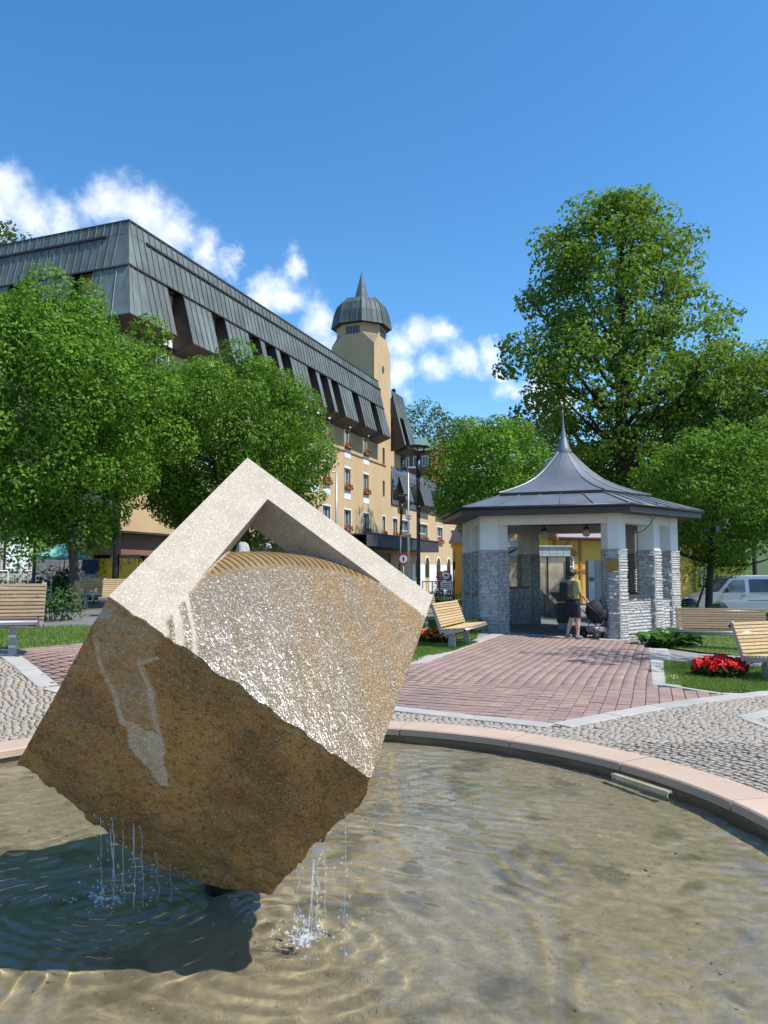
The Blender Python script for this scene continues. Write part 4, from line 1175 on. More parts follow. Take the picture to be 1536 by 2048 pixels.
bench_at_end(b_old, 2.0, 1350, 18.7, -17, -1, "weathered slatted bench facing the square right of the pavilion")
c = copy_tree(B_NEW); bench_at_end(c, 2.0, 150, 25.3, 4, -1, "sun-dappled pale bench under the left trees beside the leafy shrub")
c = copy_tree(B_NEW); bench_at_end(c, 2.0, 203, 20.5, 10, -1, "pale bench half hidden by the block's left corner")
c = copy_tree(B_OLD); bench_at_end(c, 2.0, 877, 20.6, 20, 1, "bench half hidden behind the block's right corner, beyond the pale bench")

# ------------------------------------------------------------------ hotel
X0, Y0, AL = -11.2, 32.6, R(20.7)
poster = None
def poster_mat(name, bgc, ink, scale):
    m, nt, out = new_mat(name); v = world_coords(nt, (1, 1, 1))
    n = maprange(nt, noise_tex(nt, v, scale, 6, .75), .54, .58); big = maprange(nt, noise_tex(nt, v, 1.1, 2), .42, .5)
    br = nt.nodes.new('ShaderNodeTexVoronoi'); nt.links.new(v, br.inputs['Vector']); br.inputs['Scale'].default_value = scale * .6; br.feature = 'DISTANCE_TO_EDGE'
    ln = maprange(nt, br.outputs[0], .02, .06, 1, 0)
    f = math_node(nt, 'MULTIPLY', math_node(nt, 'MAXIMUM', n, ln), math_node(nt, 'MULTIPLY', big, .9))
    b = nt.nodes.new('ShaderNodeBsdfPrincipled'); nt.links.new(mixc(nt, f, bgc, ink), b.inputs['Base Color']); b.inputs['Roughness'].default_value = .35
    nt.links.new(b.outputs[0], out.inputs['Surface']); return m
yellow_poster = poster_mat("yellow printed poster", (.85, .52, .015), (.13, .1, .02), 7)
brown_frame = pbr("brown window frame", (.16, .085, .045), rough=.5)
canopy_metal = pbr("ribbed grey canopy sheet", (.12, .125, .14), rough=.5, metal=.3, jitter=.12, streak=((6, 6, .6), .4, (.2, .2, .21)))
def text_obj(name, body, size, mat, parent, loc, rot, extrude=.004, align='CENTER'):
    cu = bpy.data.curves.new(name, 'FONT'); cu.body = body; cu.size = size; cu.extrude = extrude; cu.align_x = align
    tmp = bpy.data.objects.new(name, cu); COL.objects.link(tmp)
    dg = bpy.context.evaluated_depsgraph_get(); me = bpy.data.meshes.new_from_object(tmp.evaluated_get(dg))
    bpy.data.objects.remove(tmp); me.materials.clear()
    o = link(name, me, mat, parent); o.location = loc; o.rotation_euler = rot; return o
def standing_panel(x0, x1, prof, seam=True):
    """sheet strip from x0 to x1 whose section is prof [(o, z)...], with a raised seam on its left edge"""
    m = MB(); n = len(prof); th = .03
    vs = [(x0, -o, z) for o, z in prof] + [(x1, -o, z) for o, z in prof]
    fs = [(i, i + n, i + n + 1, i + 1) for i in range(n - 1)]
    m.add(vs, [tuple(reversed(f)) for f in fs])
    if seam:
        a = x0 + .012
        for i in range(n - 1):
            (o0, z0), (o1, z1) = prof[i], prof[i + 1]; d = Vector((o1 - o0, z1 - z0)).normalized(); nx, nz = -d.y, d.x
            if nx < 0: nx, nz = -nx, -nz
            k = .04
            m.hexa([(x0, -o0, z0), (a + .014, -o0, z0), (a + .014, -o1, z1), (x0, -o1, z1), (x0, -(o0 + nx * k), z0 + nz * k), (a + .014, -(o0 + nx * k), z0 + nz * k), (a + .014, -(o1 + nx * k), z1 + nz * k), (x0, -(o1 + nx * k), z1 + nz * k)])
    return m
def build_hotel():
    root = empty("hotel", (X0, Y0, 0), R(90) - AL, "large ochre hotel with copper mansard roof, window slots and onion-topped tower", "building")
    B = 33.3; D = 15.0; WL = 62.0
    wall = empty("main_block"); wall.parent = root
    # window columns
    slots = [2.1 + 1.79 * k for k in (0, 2, 4, 5, 6, 8, 9, 10, 12, 14)]
    colx = [s + .62 for s in slots]
    # walls with real openings on the front: built as piers and spandrels between openings
    def wall_with_openings(parent, x0, x1, z0, z1, ops, th=.35, y=0.0, mat=plaster_tan):
        xs = sorted(set([x0, x1] + [a for o in ops for a in (o[0], o[1])])); zs = sorted(set([z0, z1] + [a for o in ops for a in (o[2], o[3])]))
        m = MB()
        for i in range(len(xs) - 1):
            run = None
            for j in range(len(zs) - 1):
                cx, cz = (xs[i] + xs[i + 1]) / 2, (zs[j] + zs[j + 1]) / 2
                solid = not any(o[0] < cx < o[1] and o[2] < cz < o[3] for o in ops)
                if solid: run = (run[0], zs[j + 1]) if run else (zs[j], zs[j + 1])
                if (not solid or j == len(zs) - 2) and run:
                    m.box(xs[i], xs[i + 1], y, y + th, run[0], run[1]); run = None
        m.build("wall", mat, parent)
    ops = []; wins = []
    for cx in colx:
        for z0, z1, w in ((10.75, 12.3, 1.1), (7.75, 9.25, 1.1), (4.75, 6.25, 1.25)):
            if z0 < 5 and cx < 20: continue
            ops.append((cx - w / 2, cx + w / 2, z0, z1)); wins.append((cx, z0, z1, w))
    narrow = [(31.35, 31.85, 10.5, 11.9), (31.4, 31.85, 7.9, 9.2)]
    ops += narrow; wins += [((a + b_) / 2, z0, z1, b_ - a) for a, b_, z0, z1 in narrow]
    g1 = [(31.6, .7), (34.3, 1.2), (37.0, 2.3), (42.2, 2.4), (47.5, 1.9), (52.5, 1.9)]
    for cx, w in g1: ops.append((cx - w / 2, cx + w / 2, 4.72, 6.3)); wins.append((cx, 4.72, 6.3, w))
    arches = [43.2, 46.9, 50.6, 40.3]
    for cx in arches: ops.append((cx - .62, cx + .62, 1.35, 2.6))
    main_ops = [o for o in ops if o[1] < B]; wing_ops = [o for o in ops if o[0] > B]
    wall_with_openings(wall, 0, B, 3.35, 15.0, main_ops)
    wing = empty("low_wing"); wing.parent = root
    wall_with_openings(wing, B, WL, -.4, 7.5, wing_ops)
    one("plaster_band", plaster_white, wing, 38.6, WL, -.03, -.004, -.4, 3.0) if False else None
    # pale lower band of the wing, broken by the arches
    lows = [(38.9, -.4)]
    m = MB(); xs = [38.9] + [v for cx in sorted(arches) for v in (cx - .64, cx + .64)] + [WL]
    for i in range(0, len(xs), 2): m.box(xs[i], xs[i + 1], -.03, -.002, -.4, 2.55)
    m.build("pale_render_band", plaster_white, wing)
    # end wall and back
    MB().box(0, .35, .35, D, 3.35, 15.0).build("end_wall", plaster_tan, wall)
    MB().box(0, B, D - .3, D, -.4, 15.0).box(B - .3, B, .35, D, 7.5, 15.0).build("rear_wall", plaster_tan, wall)
    MB().box(B, WL, 9.7, 10, -.4, 7.5).box(WL - .3, WL, .35, 9.7, -.4, 7.5).build("rear_wall", plaster_tan, wing)
    one("string_course", pbr("grey string course", (.2, .15, .1), rough=.8), wall, .0, B - 1.2, -.06, -.002, 10.42, 10.5)
    # windows
    def window(parent, cx, z0, z1, w, box=True, style=0):
        f = empty("window", (cx, 0, z0)); f.parent = parent; hgt = z1 - z0; y = .16
        m = MB(); t = .06
        m.box(-w / 2, -w / 2 + t, y, y + .05, 0, hgt).box(w / 2 - t, w / 2, y, y + .05, 0, hgt).box(-w / 2 + t, w / 2 - t, y, y + .05, 0, t).box(-w / 2 + t, w / 2 - t, y, y + .05, hgt - t, hgt)
        if w > .9: m.box(-.03, .03, y + .002, y + .052, t, hgt - t)
        if w > 1.7:
            m.box(-w / 2 + t, -.03, y + .002, y + .05, hgt * .42, hgt * .42 + .06).box(.03, w / 2 - t, y + .002, y + .05, hgt * .42, hgt * .42 + .06)
        m.build("window_frame", white_paint if w > .55 else brown_frame, f)
        one("pane", win_glass, f, -w / 2 + .01, w / 2 - .01, y + .02, y + .03, .01, hgt - .01)
        one("curtain", curtain, f, -w / 2, w * .1, y + .12, y + .13, .0, hgt)
        if w >= .6 and box:
            pl = MB(); pl.cbox(-w / 2 - .02, w / 2 + .02, -.22, -.03, -.02, .14, .01); pl.build("planter", planter_mat, f)
            rs = np.random.default_rng(int(cx * 100 + z0 * 10)); n = 60
            me = bpy.data.meshes.get("geranium_tuft")
            if me is None:
                q = np.random.default_rng(1); P = q.uniform(-1, 1, (130, 3)) * np.array([.42, .14, .17]) + np.array([0, -.13, .18]); a = q.normal(0, 1, (130, 3)); a /= np.linalg.norm(a, axis=1)[:, None]; b_ = np.cross(a, q.normal(0, 1, (130, 3))); b_ /= np.linalg.norm(b_, axis=1)[:, None]
                s = .05; V = np.stack([P - a * s, P + b_ * s, P + a * s, P - b_ * s], 1).reshape(-1, 3); me = np_mesh("geranium_tuft", V, np.arange(520).reshape(-1, 4))
                me.materials.append(leaf_shrub); me.materials.append(flower_red); me.materials.append(flower_orange); me.polygons.foreach_set("material_index", q.choice([0, 0, 0, 1, 2], 130))
            o = bpy.data.objects.new("window_flowers", me); COL.objects.link(o); o.parent = f; o.scale = ((w + .05) / .84, 1, 1)
        return f
    for cx, z0, z1, w in wins:
        par = wall if cx < B else wing
        f = window(par, cx, z0, z1, w)
        tt = .1
        if z0 > 7 and w > .6:
            one("white_panel", white_paint, f, -w / 2 - .03, w / 2 + .03, -.02, -.003, -.74, -.1)
            one("white_lintel", white_paint, f, -w / 2 - .03, w / 2 + .03, -.02, -.003, z1 - z0 + .002, z1 - z0 + .16)
            if z0 > 10: MB().prism([(-.58, 1.72), (.58, 1.72), (.5, 1.92), (.3, 2.06), (0, 2.12), (-.3, 2.06), (-.5, 1.92)], -.02, -.004, 'y').build("white_arch", white_paint, f)
        elif z0 < 5:
            hgt = z1 - z0
            one("trim", white_paint, f, -w / 2 - tt, -w / 2, -.025, -.003, -.05, hgt + tt); one("trim", white_paint, f, w / 2, w / 2 + tt, -.025, -.003, -.05, hgt + tt); one("trim", white_paint, f, -w / 2, w / 2, -.025, -.003, hgt, hgt + tt)
            one("trim", white_paint, f, -w / 2, w / 2, -.025, -.003, -.1, -.002)
    for cx in arches:
        f = empty("arched_window", (cx, 0, 1.35)); f.parent = wing
        # dark recess, arch head, white surround, bars
        n = 14; arc = [(.62 * math.cos(math.pi * i / n), 1.25 + .62 * math.sin(math.pi * i / n)) for i in range(n + 1)]
        MB().prism([(-.62, 0), (.62, 0)] + arc, -.045, -.032, 'y').build("pane", dark_glass, f)
        m = MB()
        for i in range(n):
            (x0, z0), (x1, z1) = arc[i], arc[i + 1]; k = 1.26
            c = 1.25
            m.add([(x0, -.06, z0), (x1, -.06, z1), (x1 * k, -.06, c + (z1 - c) * k), (x0 * k, -.06, c + (z0 - c) * k), (x0, -.03, z0), (x1, -.03, z1), (x1 * k, -.03, c + (z1 - c) * k), (x0 * k, -.03, c + (z0 - c) * k)], [(0, 1, 2, 3), (7, 6, 5, 4), (0, 4, 5, 1), (3, 2, 6, 7)])
        m.build("arch_surround", white_paint, f)
        m = MB()
        for x in (-.3, 0, .3): m.box(x - .025, x + .025, -.075, -.062, 0, 1.2)
        m.box(-.62, .62, -.078, -.05, 1.2, 1.26)
        m.build("window_bars", brown_frame, f)
    # ---- mansard
    roof = empty("mansard_roof"); roof.parent = root
    TOP, GUT, JNT, BOT = (0.0, 17.1), (.14, 16.45), (.5, 14.9), (1.15, 12.42)
    def lerp2(p, q, t): return (p[0] + (q[0] - p[0]) * t, p[1] + (q[1] - p[1]) * t)
    TE = 30.3
    P = .43; n = int((TE) / P)
    def band(parent, length, hip=True, x_end_extra=0.0):
        k = 0; x = 0.0
        while x < length - .01:
            x1 = min(x + P, length)
            for (p, q, nm) in ((TOP, lerp2(TOP, GUT, .97), "ridge_panel"), (GUT, JNT, "roof_panel")):
                # the corner hip: strips start further out lower down
                m = standing_panel(x, x1, [p, q])
                o = m.build(nm, copper, parent)
            x = x1
    band(roof, TE)
    # sheet behind the gutter line
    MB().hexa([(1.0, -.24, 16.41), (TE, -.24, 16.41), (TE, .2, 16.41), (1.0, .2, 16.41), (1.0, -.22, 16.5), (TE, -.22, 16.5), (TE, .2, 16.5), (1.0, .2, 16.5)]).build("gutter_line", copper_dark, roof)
    # hip triangle at the near corner (front side): from corner line outwards
    def hip(front):
        m = MB()
        def pt(o, z): return (-o, -o, z)          # the corner edge runs along the diagonal
        a, b_, c_ = pt(*TOP), pt(*JNT), None
        if front: m.add([a, b_, (0, -JNT[0], JNT[1]), (0, 0, TOP[1])], [(0, 1, 2, 3)])
        else: m.add([a, (0, 0, TOP[1]), (-JNT[0], 0, JNT[1]), b_], [(0, 1, 2, 3)])
        return m
    hip(True).build("hip_panel", copper, roof)
    hip(False).build("hip_panel", copper, roof)
    # end-face band, turned by 90 degrees: local x runs along the end wall
    endr = empty("end_roof", (0, 0, 0), R(-90)); endr.parent = roof
    k = 0; x = 0.0
    while x < D:
        for (p, q, nm) in ((TOP, lerp2(TOP, GUT, .97), "ridge_panel"), (GUT, JNT, "roof_panel")):
            m = standing_panel(-x - P, -x, [p, q]); m.build(nm, copper, endr)
        x += P
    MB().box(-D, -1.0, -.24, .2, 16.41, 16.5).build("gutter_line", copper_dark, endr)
    one("roof_deck", copper_dark, roof, .02, 29.55, .02, D, 17.0, 17.08)
    MB().box(-.03, TE, -.05, .03, 17.08, 17.16).build("ridge_cap", copper_dark, roof)
    MB().box(-.03, .03, .031, D, 17.08, 17.16).build("ridge_cap", copper_dark, roof)
    # ---- boxes between the slots
    def mbox(parent, x0, x1, left_hip=False):
        bx = empty("dormer_box"); bx.parent = parent
        xa = x0; k = max(1, round((x1 - x0) / .46)); w = (x1 - x0) / k
        for i in range(k):
            m = standing_panel(xa + i * w, xa + (i + 1) * w, [JNT, BOT])
            if left_hip and i == 0:
                m = MB(); m.add([(-JNT[0], -JNT[0], JNT[1]), (-BOT[0], -BOT[0], BOT[1]), (xa + w, -BOT[0], BOT[1]), (xa + w, -JNT[0], JNT[1])], [(0, 1, 2, 3)])
                for f_ in (.18, .55):
                    xj = -JNT[0] + (w + JNT[0]) * f_; xb = -BOT[0] + (w + BOT[0]) * f_
                    m.tube([(xj, -JNT[0] - .02, JNT[1]), (xb, -BOT[0] - .02, BOT[1])], .02, 5)
            m.build("box_panel", copper, bx)
        # cheeks
        for xx, s in ((x0, -1), (x1, 1)):
            if left_hip and s < 0: continue
            m = MB(); e = .03 * s
            poly = [(-JNT[0], JNT[1]), (-BOT[0], BOT[1]), (.0, 12.0), (.3, 12.0), (.3, JNT[1])]
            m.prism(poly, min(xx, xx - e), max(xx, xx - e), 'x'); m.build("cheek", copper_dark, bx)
        # soffit boards
        k2 = max(1, round((x1 - x0) / .5)); w2 = (x1 - x0) / k2
        for i in range(k2):
            u0, u1 = x0 + i * w2 + .006, x0 + (i + 1) * w2 - .006
            if left_hip and i == 0: u0 = -BOT[0]
            ua = u0 if not (left_hip and i == 0) else 0.0
            MB().hexa([(u0, -BOT[0], BOT[1] - .002), (u1, -BOT[0], BOT[1] - .002), (u1, .0, 12.0), (ua, .0, 12.0), (u0, -BOT[0], BOT[1] + .04), (u1, -BOT[0], BOT[1] + .04), (u1, .0, 12.06), (ua, .0, 12.06)]).build("soffit_board", copper_soffit, bx)
        return bx
    for x0, x1, par in ((-.5, TE, roof), (-D, .5, endr)): MB().hexa([(x0, -.60, 14.80), (x1, -.60, 14.80), (x1, -.45, 14.86), (x0, -.45, 14.86), (x0, -.585, 14.87), (x1, -.585, 14.87), (x1, -.45, 14.96), (x0, -.45, 14.96)]).build("joint_flashing", copper_dark, par)
    edges = [0.0] + [v for s in slots for v in (s, s + 1.2)] + [TE]
    for i in range(0, len(edges), 2): mbox(roof, edges[i], edges[i + 1], i == 0)
    for s in slots:                                     # windows set deep in the slots
        f = empty("roof_window", (s + .6, .25, 13.0)); f.parent = roof
        MB().box(-.6, -.5, -.25, -.2, 0, 1.9).box(.5, .6, -.25, -.2, 0, 1.9).box(-.5, .5, -.25, -.2, 1.8, 1.9).build("window_frame", brown_frame, f)
        one("pane", dark_glass, f, -.55, .55, -.19, -.18, 0, 1.85)
        one("back_panel", copper_dark, f, -.6, .6, -.17, -.1, -1.0, 1.9)
    # end face: corner box, slot, next boxes
    def ebox(x0, x1, first=False):
        bx = empty("dormer_box"); bx.parent = endr
        k = max(1, round((x1 - x0) / .46)); w = (x1 - x0) / k
        for i in range(k):
            m = standing_panel(x0 + i * w, x0 + (i + 1) * w, [JNT, BOT])
            if first and i == k - 1:
                m = MB(); m.add([(x1 - w, -JNT[0], JNT[1]), (x1 - w, -BOT[0], BOT[1]), (BOT[0], -BOT[0], BOT[1]), (JNT[0], -JNT[0], JNT[1])], [(0, 1, 2, 3)])
                m.tube([(x1 - w * .3, -JNT[0] - .02, JNT[1]), (x1 + .2, -BOT[0] - .02, BOT[1])], .02, 5)
            m.build("box_panel", copper, bx)
        poly = [(-JNT[0], JNT[1]), (-BOT[0], BOT[1]), (.0, 12.0), (.3, 12.0), (.3, JNT[1])]
        MB().prism(poly, x0, x0 + .03, 'x').build("cheek", copper_dark, bx)
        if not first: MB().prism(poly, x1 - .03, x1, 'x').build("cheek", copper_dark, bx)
        e = BOT[0] if first else 0
        MB().hexa([(x0, -BOT[0], BOT[1] - .002), (x1 + e, -BOT[0], BOT[1] - .002), (x1, 0, 12), (x0, 0, 12), (x0, -BOT[0], BOT[1] + .04), (x1 + e, -BOT[0], BOT[1] + .04), (x1, 0, 12.06), (x0, 0, 12.06)]).build("soffit_board", copper_soffit, bx)
    ebox(-1.35, 0.0, True); ebox(-5.0, -2.5); ebox(-8.6, -6.2)
    for x in (-1.95, -5.6):
        f = empty("roof_window", (x, .0, 12.7)); f.parent = endr
        MB().box(-.55, -.2, .1, .16, .0, 2.2).box(.2, .55, .1, .16, .0, 2.2).build("window_frame", white_paint, f)
        one("pane", dark_glass, f, -.55, .55, .17, .18, 0, 2.2)
    # ---- piece of mansard beyond the tower
    m2 = empty("far_dormers"); m2.parent = roof
    x = 33.5
    while x < 36.2:
        for p, q in ((TOP, GUT), (GUT, JNT)): standing_panel(x, x + P, [p, q]).build("roof_panel", copper, m2)
        x += P
    mbox(m2, 33.5, 34.0); mbox(m2, 35.0, 36.9)
    MB().add([(36.2, 0, 17.1), (36.5, -.5, 14.9), (37.4, 1.2, 12.4), (36.2, 6, 17.1), (36.9, -1.15, 12.42)], [(0, 1, 2, 3), (1, 4, 2)]).build("hip_end", copper, m2)
    MB().box(33.3, 36.6, .3, 8, 7.5, 14.9).build("upper_wall", plaster_tan, m2)
    one("pane", dark_glass, m2, 34.05, 34.95, .2, .25, 12.6, 14.6)
    # ---- tower
    tw = empty("tower", (29.6, .05, 0)); tw.parent = root
    S = 3.75
    c = 1.0
    MB().prism([(0, 0), (S, 0), (S, S), (0, S)], 12.0, 20.1).build("tower_shaft", plaster_tan, tw)
    # broached change from square to octagon
    sq = [(0, 0), (S, 0), (S, S), (0, S)]; oc = [(c, 0), (S - c, 0), (S, c), (S, S - c), (S - c, S), (c, S), (0, S - c), (0, c)]
    MB().prism(oc, 21.1, 22.2).build("tower_drum", plaster_tan, tw)
    tv = [(x, y, 20.1) for x, y in sq] + [(x, y, 21.1) for x, y in oc]
    MB().add(tv, [(0, 1, 5, 4), (1, 2, 7, 6), (2, 3, 9, 8), (3, 0, 11, 10)]).build("tower_neck", plaster_tan, tw)
    for k, (p_, q_) in enumerate(((11, 4), (5, 6), (7, 8), (9, 10))):
        a = Vector(tv[k]); b_, d_ = Vector(tv[p_]), Vector(tv[q_])
        MB().add([a, b_, d_], [(0, 2, 1)]).build("broach", copper_soffit, tw)
    for ang, cx, cy in ((0, S / 2, 0), (1, 0, S / 2)):
        f = empty("louvre_window", (cx, cy, 21.1), 0 if ang == 0 else R(-90)); f.parent = tw
        one("pane", dark_glass, f, -.62, .62, -.02, .01, 0, .62)
        for i in range(5): one("louvre", zinc, f, -.6 + i * .27, -.48 + i * .27, -.05, -.021, .02, .6)
    f = empty("oculus", (S / 2 + .1, 0, 18.4)); f.parent = tw
    MB().prism([(.24 * math.cos(i * math.pi / 8), .34 * math.sin(i * math.pi / 8)) for i in range(16)], -.02, .01, 'y').build("pane", dark_glass, f)
    for x, z in ((.4, 15.6), (1.1, 15.2)): one("slit_window", dark_glass, tw, x, x + .35, -.02, .02, z, z + 1.5)
    # onion
    cx = S / 2
    def octo(r): return [(cx + r * math.cos(R(22.5 + 45 * i)), cx + r * math.sin(R(22.5 + 45 * i))) for i in range(8)]
    prof = [(2.5, 21.95), (2.46, 22.12), (2.27, 23.1), (2.02, 23.8), (1.6, 24.25), (.62, 24.45)]
    on = empty("onion_roof"); on.parent = tw
    for i in range(8):
        for k in range(4):
            m = MB(); vs = []
            for r, z in prof:
                o_ = octo(r); a, b_ = Vector(o_[i]), Vector(o_[(i + 1) % 8]); p, q = a.lerp(b_, k / 4), a.lerp(b_, (k + 1) / 4)
                vs += [(p.x, p.y, z), (q.x, q.y, z)]
            m.add(vs, [(2 * j, 2 * j + 1, 2 * j + 3, 2 * j + 2) for j in range(len(prof) - 1)])
            m.tube([(vs[2 * j][0], vs[2 * j][1], vs[2 * j][2]) for j in range(len(prof))], .03 if k else .06, 5)
            m.build("roof_panel", copper_tower, on)
    MB().prism(octo(2.4), 21.95, 22.03).build("onion_base", copper_dark, on)
    o_ = octo(.64); sp = MB(); vs = [(x, y, 24.38) for x, y in o_] + [(cx, cx, 26.95)]; sp.add(vs, [(i, (i + 1) % 8, 8) for i in range(8)]); sp.build("spike", copper_tower, on)
    # ---- low wing roof: grey mansard
    wr = empty("wing_roof"); wr.parent = wing
    x = B
    while x < 55:
        standing_panel(x, x + .6, [(-.25, 10.75), (.02, 10.2), (.12, 7.45)]).build("roof_panel", zinc, wr); x += .6
    one("roof_deck", zinc, wr, B, WL, .25, 9.7, 10.5, 10.72)
    def wbox(x0, x1):
        bx = empty("dormer_box"); bx.parent = wr
        k = max(1, round((x1 - x0) / .45)); w = (x1 - x0) / k
        for i in range(k): standing_panel(x0 + i * w, x0 + (i + 1) * w, [(.14, 9.9), (.75, 7.9)]).build("box_panel", zinc, bx)
        poly = [(-.14, 9.9), (-.75, 7.9), (-.1, 7.4), (.0, 9.9)]
        for xx in (x0, x1 - .03): MB().prism(poly, xx, xx + .03, 'x').build("cheek", copper_dark, bx)
        MB().hexa([(x0, -.75, 7.9), (x1, -.75, 7.9), (x1, -.1, 7.4), (x0, -.1, 7.4), (x0, -.75, 7.93), (x1, -.75, 7.93), (x1, -.1, 7.45), (x0, -.1, 7.45)]).build("soffit_board", copper_dark, bx)
    wbox(35.0, 37.2); wbox(40.2, 43.6); wbox(46, 49)
    for x0, x1 in ((33.5, 34.9), (37.5, 39.8), (44, 45.7)):
        one("pane", dark_glass, wr, x0, x1, -.15, -.13, 7.9, 9.7)
    # ---- canopy over the entrance
    cn = empty("canopy", (0, 0, 0)); cn.parent = root
    x = 23.5; k = 0
    while x < 41.0:
        o = MB().box(x, x + .2, -1.8, -1.76, 3.62, 4.52).box(x - .012, x + .012, -1.83, -1.7605, 3.62, 4.52).build("canopy_sheet", canopy_metal, cn); x += .215; k += 1
    one("canopy_top", canopy_metal, cn, 23.4, 41.1, -1.755, 0, 4.4, 4.5); one("canopy_soffit", copper_dark, cn, 23.4, 41.1, -1.755, 0, 3.6, 3.65)
    one("canopy_cap", dark_steel, cn, 23.35, 41.15, -1.86, -1.7, 4.525, 4.6)
    # ---- ground-floor shops
    sh = empty("shop_front"); sh.parent = root
    one("fascia", brown_panel, sh, -.35, 23.3, -.35, .3, 2.45, 3.34)
    endsh = empty("end_shop_front", (0, 0, 0), R(-90)); endsh.parent = root
    MB().box(-D, -.0, -.36, .3, 2.45, 3.34).build("fascia", brown_panel, endsh)
    MB().box(-.36, 23.4, -.8, .35, 3.345, 3.43).box(-.8, -.37, -.8, D, 3.345, 3.43).build("ledge", copper_dark, sh)
    def bays(par, x0, x1, step, y=-.1, sgn=1):
        x = x0
        while x < x1:
            w = step
            one("mullion", brown_frame, par, x, x + .14, y - .06, y + .1, -.2, 2.45)
            f = one("shop_pane", dark_glass, par, x + .14, x + w, y, y + .02, -.1, 2.45)
            one("poster", yellow_poster, par, x + .22, x + w - .08, y - .03, y - .012, .55, 2.3)
            x += w
        one("plinth", plaster_tan, par, x0, x1, y - .08, y + .1, -.5, -.1)
    bays(sh, .1, 23.2, 1.32); bays(endsh, -D, -.1, 1.24)
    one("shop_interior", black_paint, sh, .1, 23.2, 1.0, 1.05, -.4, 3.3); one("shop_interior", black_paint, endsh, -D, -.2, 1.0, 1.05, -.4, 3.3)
    text_obj("sign_letters", "BAR", .62, pbr("sign letter white", (.7, .72, .75), rough=.4), sh, (10.6, -.37, 2.62), (R(90), 0, 0))
    text_obj("sign_letters", "A", .62, MATS["sign letter white"], sh, (18.3, -.37, 2.62), (R(90), 0, 0))
    one("entrance_wall", brown_panel, root, 23.3, 38.9, .1, .3, -.4, 3.6)
    for x in (25, 28, 31, 34.5, 37): one("entrance_door", dark_glass, root, x, x + 1.6, .04, .098, -.3, 2.6)
    lv = [o for o in tw.children if o.type == 'EMPTY']
    bpy.context.view_layer.update()
    for e in lv: dissolve(e)
    dissolve(endr); dissolve(m2); dissolve(roof); dissolve(wr); dissolve(wing); dissolve(wall)
    return root
build_hotel()

# ------------------------------------------------------------------ trees
def leaf_cloud(P, Nrm, size, rs, aspect=.62, spread=.9):
    """one kite-shaped leaf per point, facing roughly along Nrm"""
    n = len(P); nn = Nrm + rs.normal(0, spread, (n, 3)) * .6; nn /= np.linalg.norm(nn, axis=1)[:, None] + 1e-9
    t = np.cross(nn, rs.normal(0, 1, (n, 3))); t /= np.linalg.norm(t, axis=1)[:, None] + 1e-9
    b_ = np.cross(nn, t); s = size * rs.uniform(.65, 1.35, n)[:, None]
    V = np.stack([P - t * s * .5, P + b_ * s * aspect * .5 - t * s * .05 + nn * s * .08, P + t * s * .55 - nn * s * .1, P - b_ * s * aspect * .5 - t * s * .05 + nn * s * .08], 1).reshape(-1, 3)
    return V, np.arange(4 * n).reshape(-1, 4)
def sphere_pts(n, rs):
    v = rs.normal(0, 1, (n, 3)); return v / np.linalg.norm(v, axis=1)[:, None]
def crown_from_clumps(clumps, per_area, leaf, rs, fill=.25, up=.25):
    PP = []; NN = []
    for c, r in clumps:
        r = np.array(r); n = int(per_area * (r[0] * r[2] + r[0] * r[1] + r[1] * r[2]) / 3 * 4 * np.pi / (leaf * leaf)); n = max(n, 12)
        d = sphere_pts(n, rs); rad = np.where(rs.random(n) < fill, rs.random(n) ** .5, rs.uniform(.82, 1.08, n))
        PP.append(np.array(c) + d * r * rad[:, None]); nn = d / r; nn /= np.linalg.norm(nn, axis=1)[:, None]; NN.append(nn + np.array([0, 0, up]))
    return leaf_cloud(np.concatenate(PP), np.concatenate(NN), leaf, rs)
def limb(m, p, q, r0, r1, rs, bend=.12, n=5, seg=7):
    p, q = Vector(p), Vector(q); L = (q - p).length; off = Vector(rs.normal(0, bend, 3)) * L
    pts = [p.lerp(q, i / n) + off * math.sin(math.pi * i / n) * .6 + Vector((0, 0, -.08 * L * math.sin(math.pi * i / n))) for i in range(n + 1)]
    m.tube(pts, [r0 + (r1 - r0) * (i / n) for i in range(n + 1)], seg)
def make_tree(name, label, base, clumps, trunk_top, r0, leafm, barkm, per_area, leaf, seed, group="trees round the square", nlimb=14, fill=.25, cat="tree"):
    rs = np.random.default_rng(seed); base = Vector(base)
    root = empty(name, base, 0, label, cat, group)
    cl = [(np.array(c) - np.array(base), r) for c, r in clumps]
    V, F = crown_from_clumps(cl, per_area, leaf, rs, fill)
    link("crown", np_mesh("crown", V, F), leafm, root)
    m = MB(); tt = Vector(trunk_top) - base
    m.tube([(0, 0, -.3), (0.01, 0, .15), (tt.x * .15, tt.y * .15, tt.z * .25), (tt.x * .5, tt.y * .5, tt.z * .6), (tt.x, tt.y, tt.z)], [r0 * 1.5, r0 * 1.1, r0, r0 * .8, r0 * .3], 10)
    idx = rs.permutation(len(cl))[:nlimb]
    for k in idx:
        c = Vector(cl[k][0]); t = min(.92, max(.3, (c.z / tt.z) * .75)); p = tt * t
        limb(m, p, c, r0 * (.55 - .3 * t), r0 * .08, rs)
    m.build("trunk", barkm, root, True)
    return root
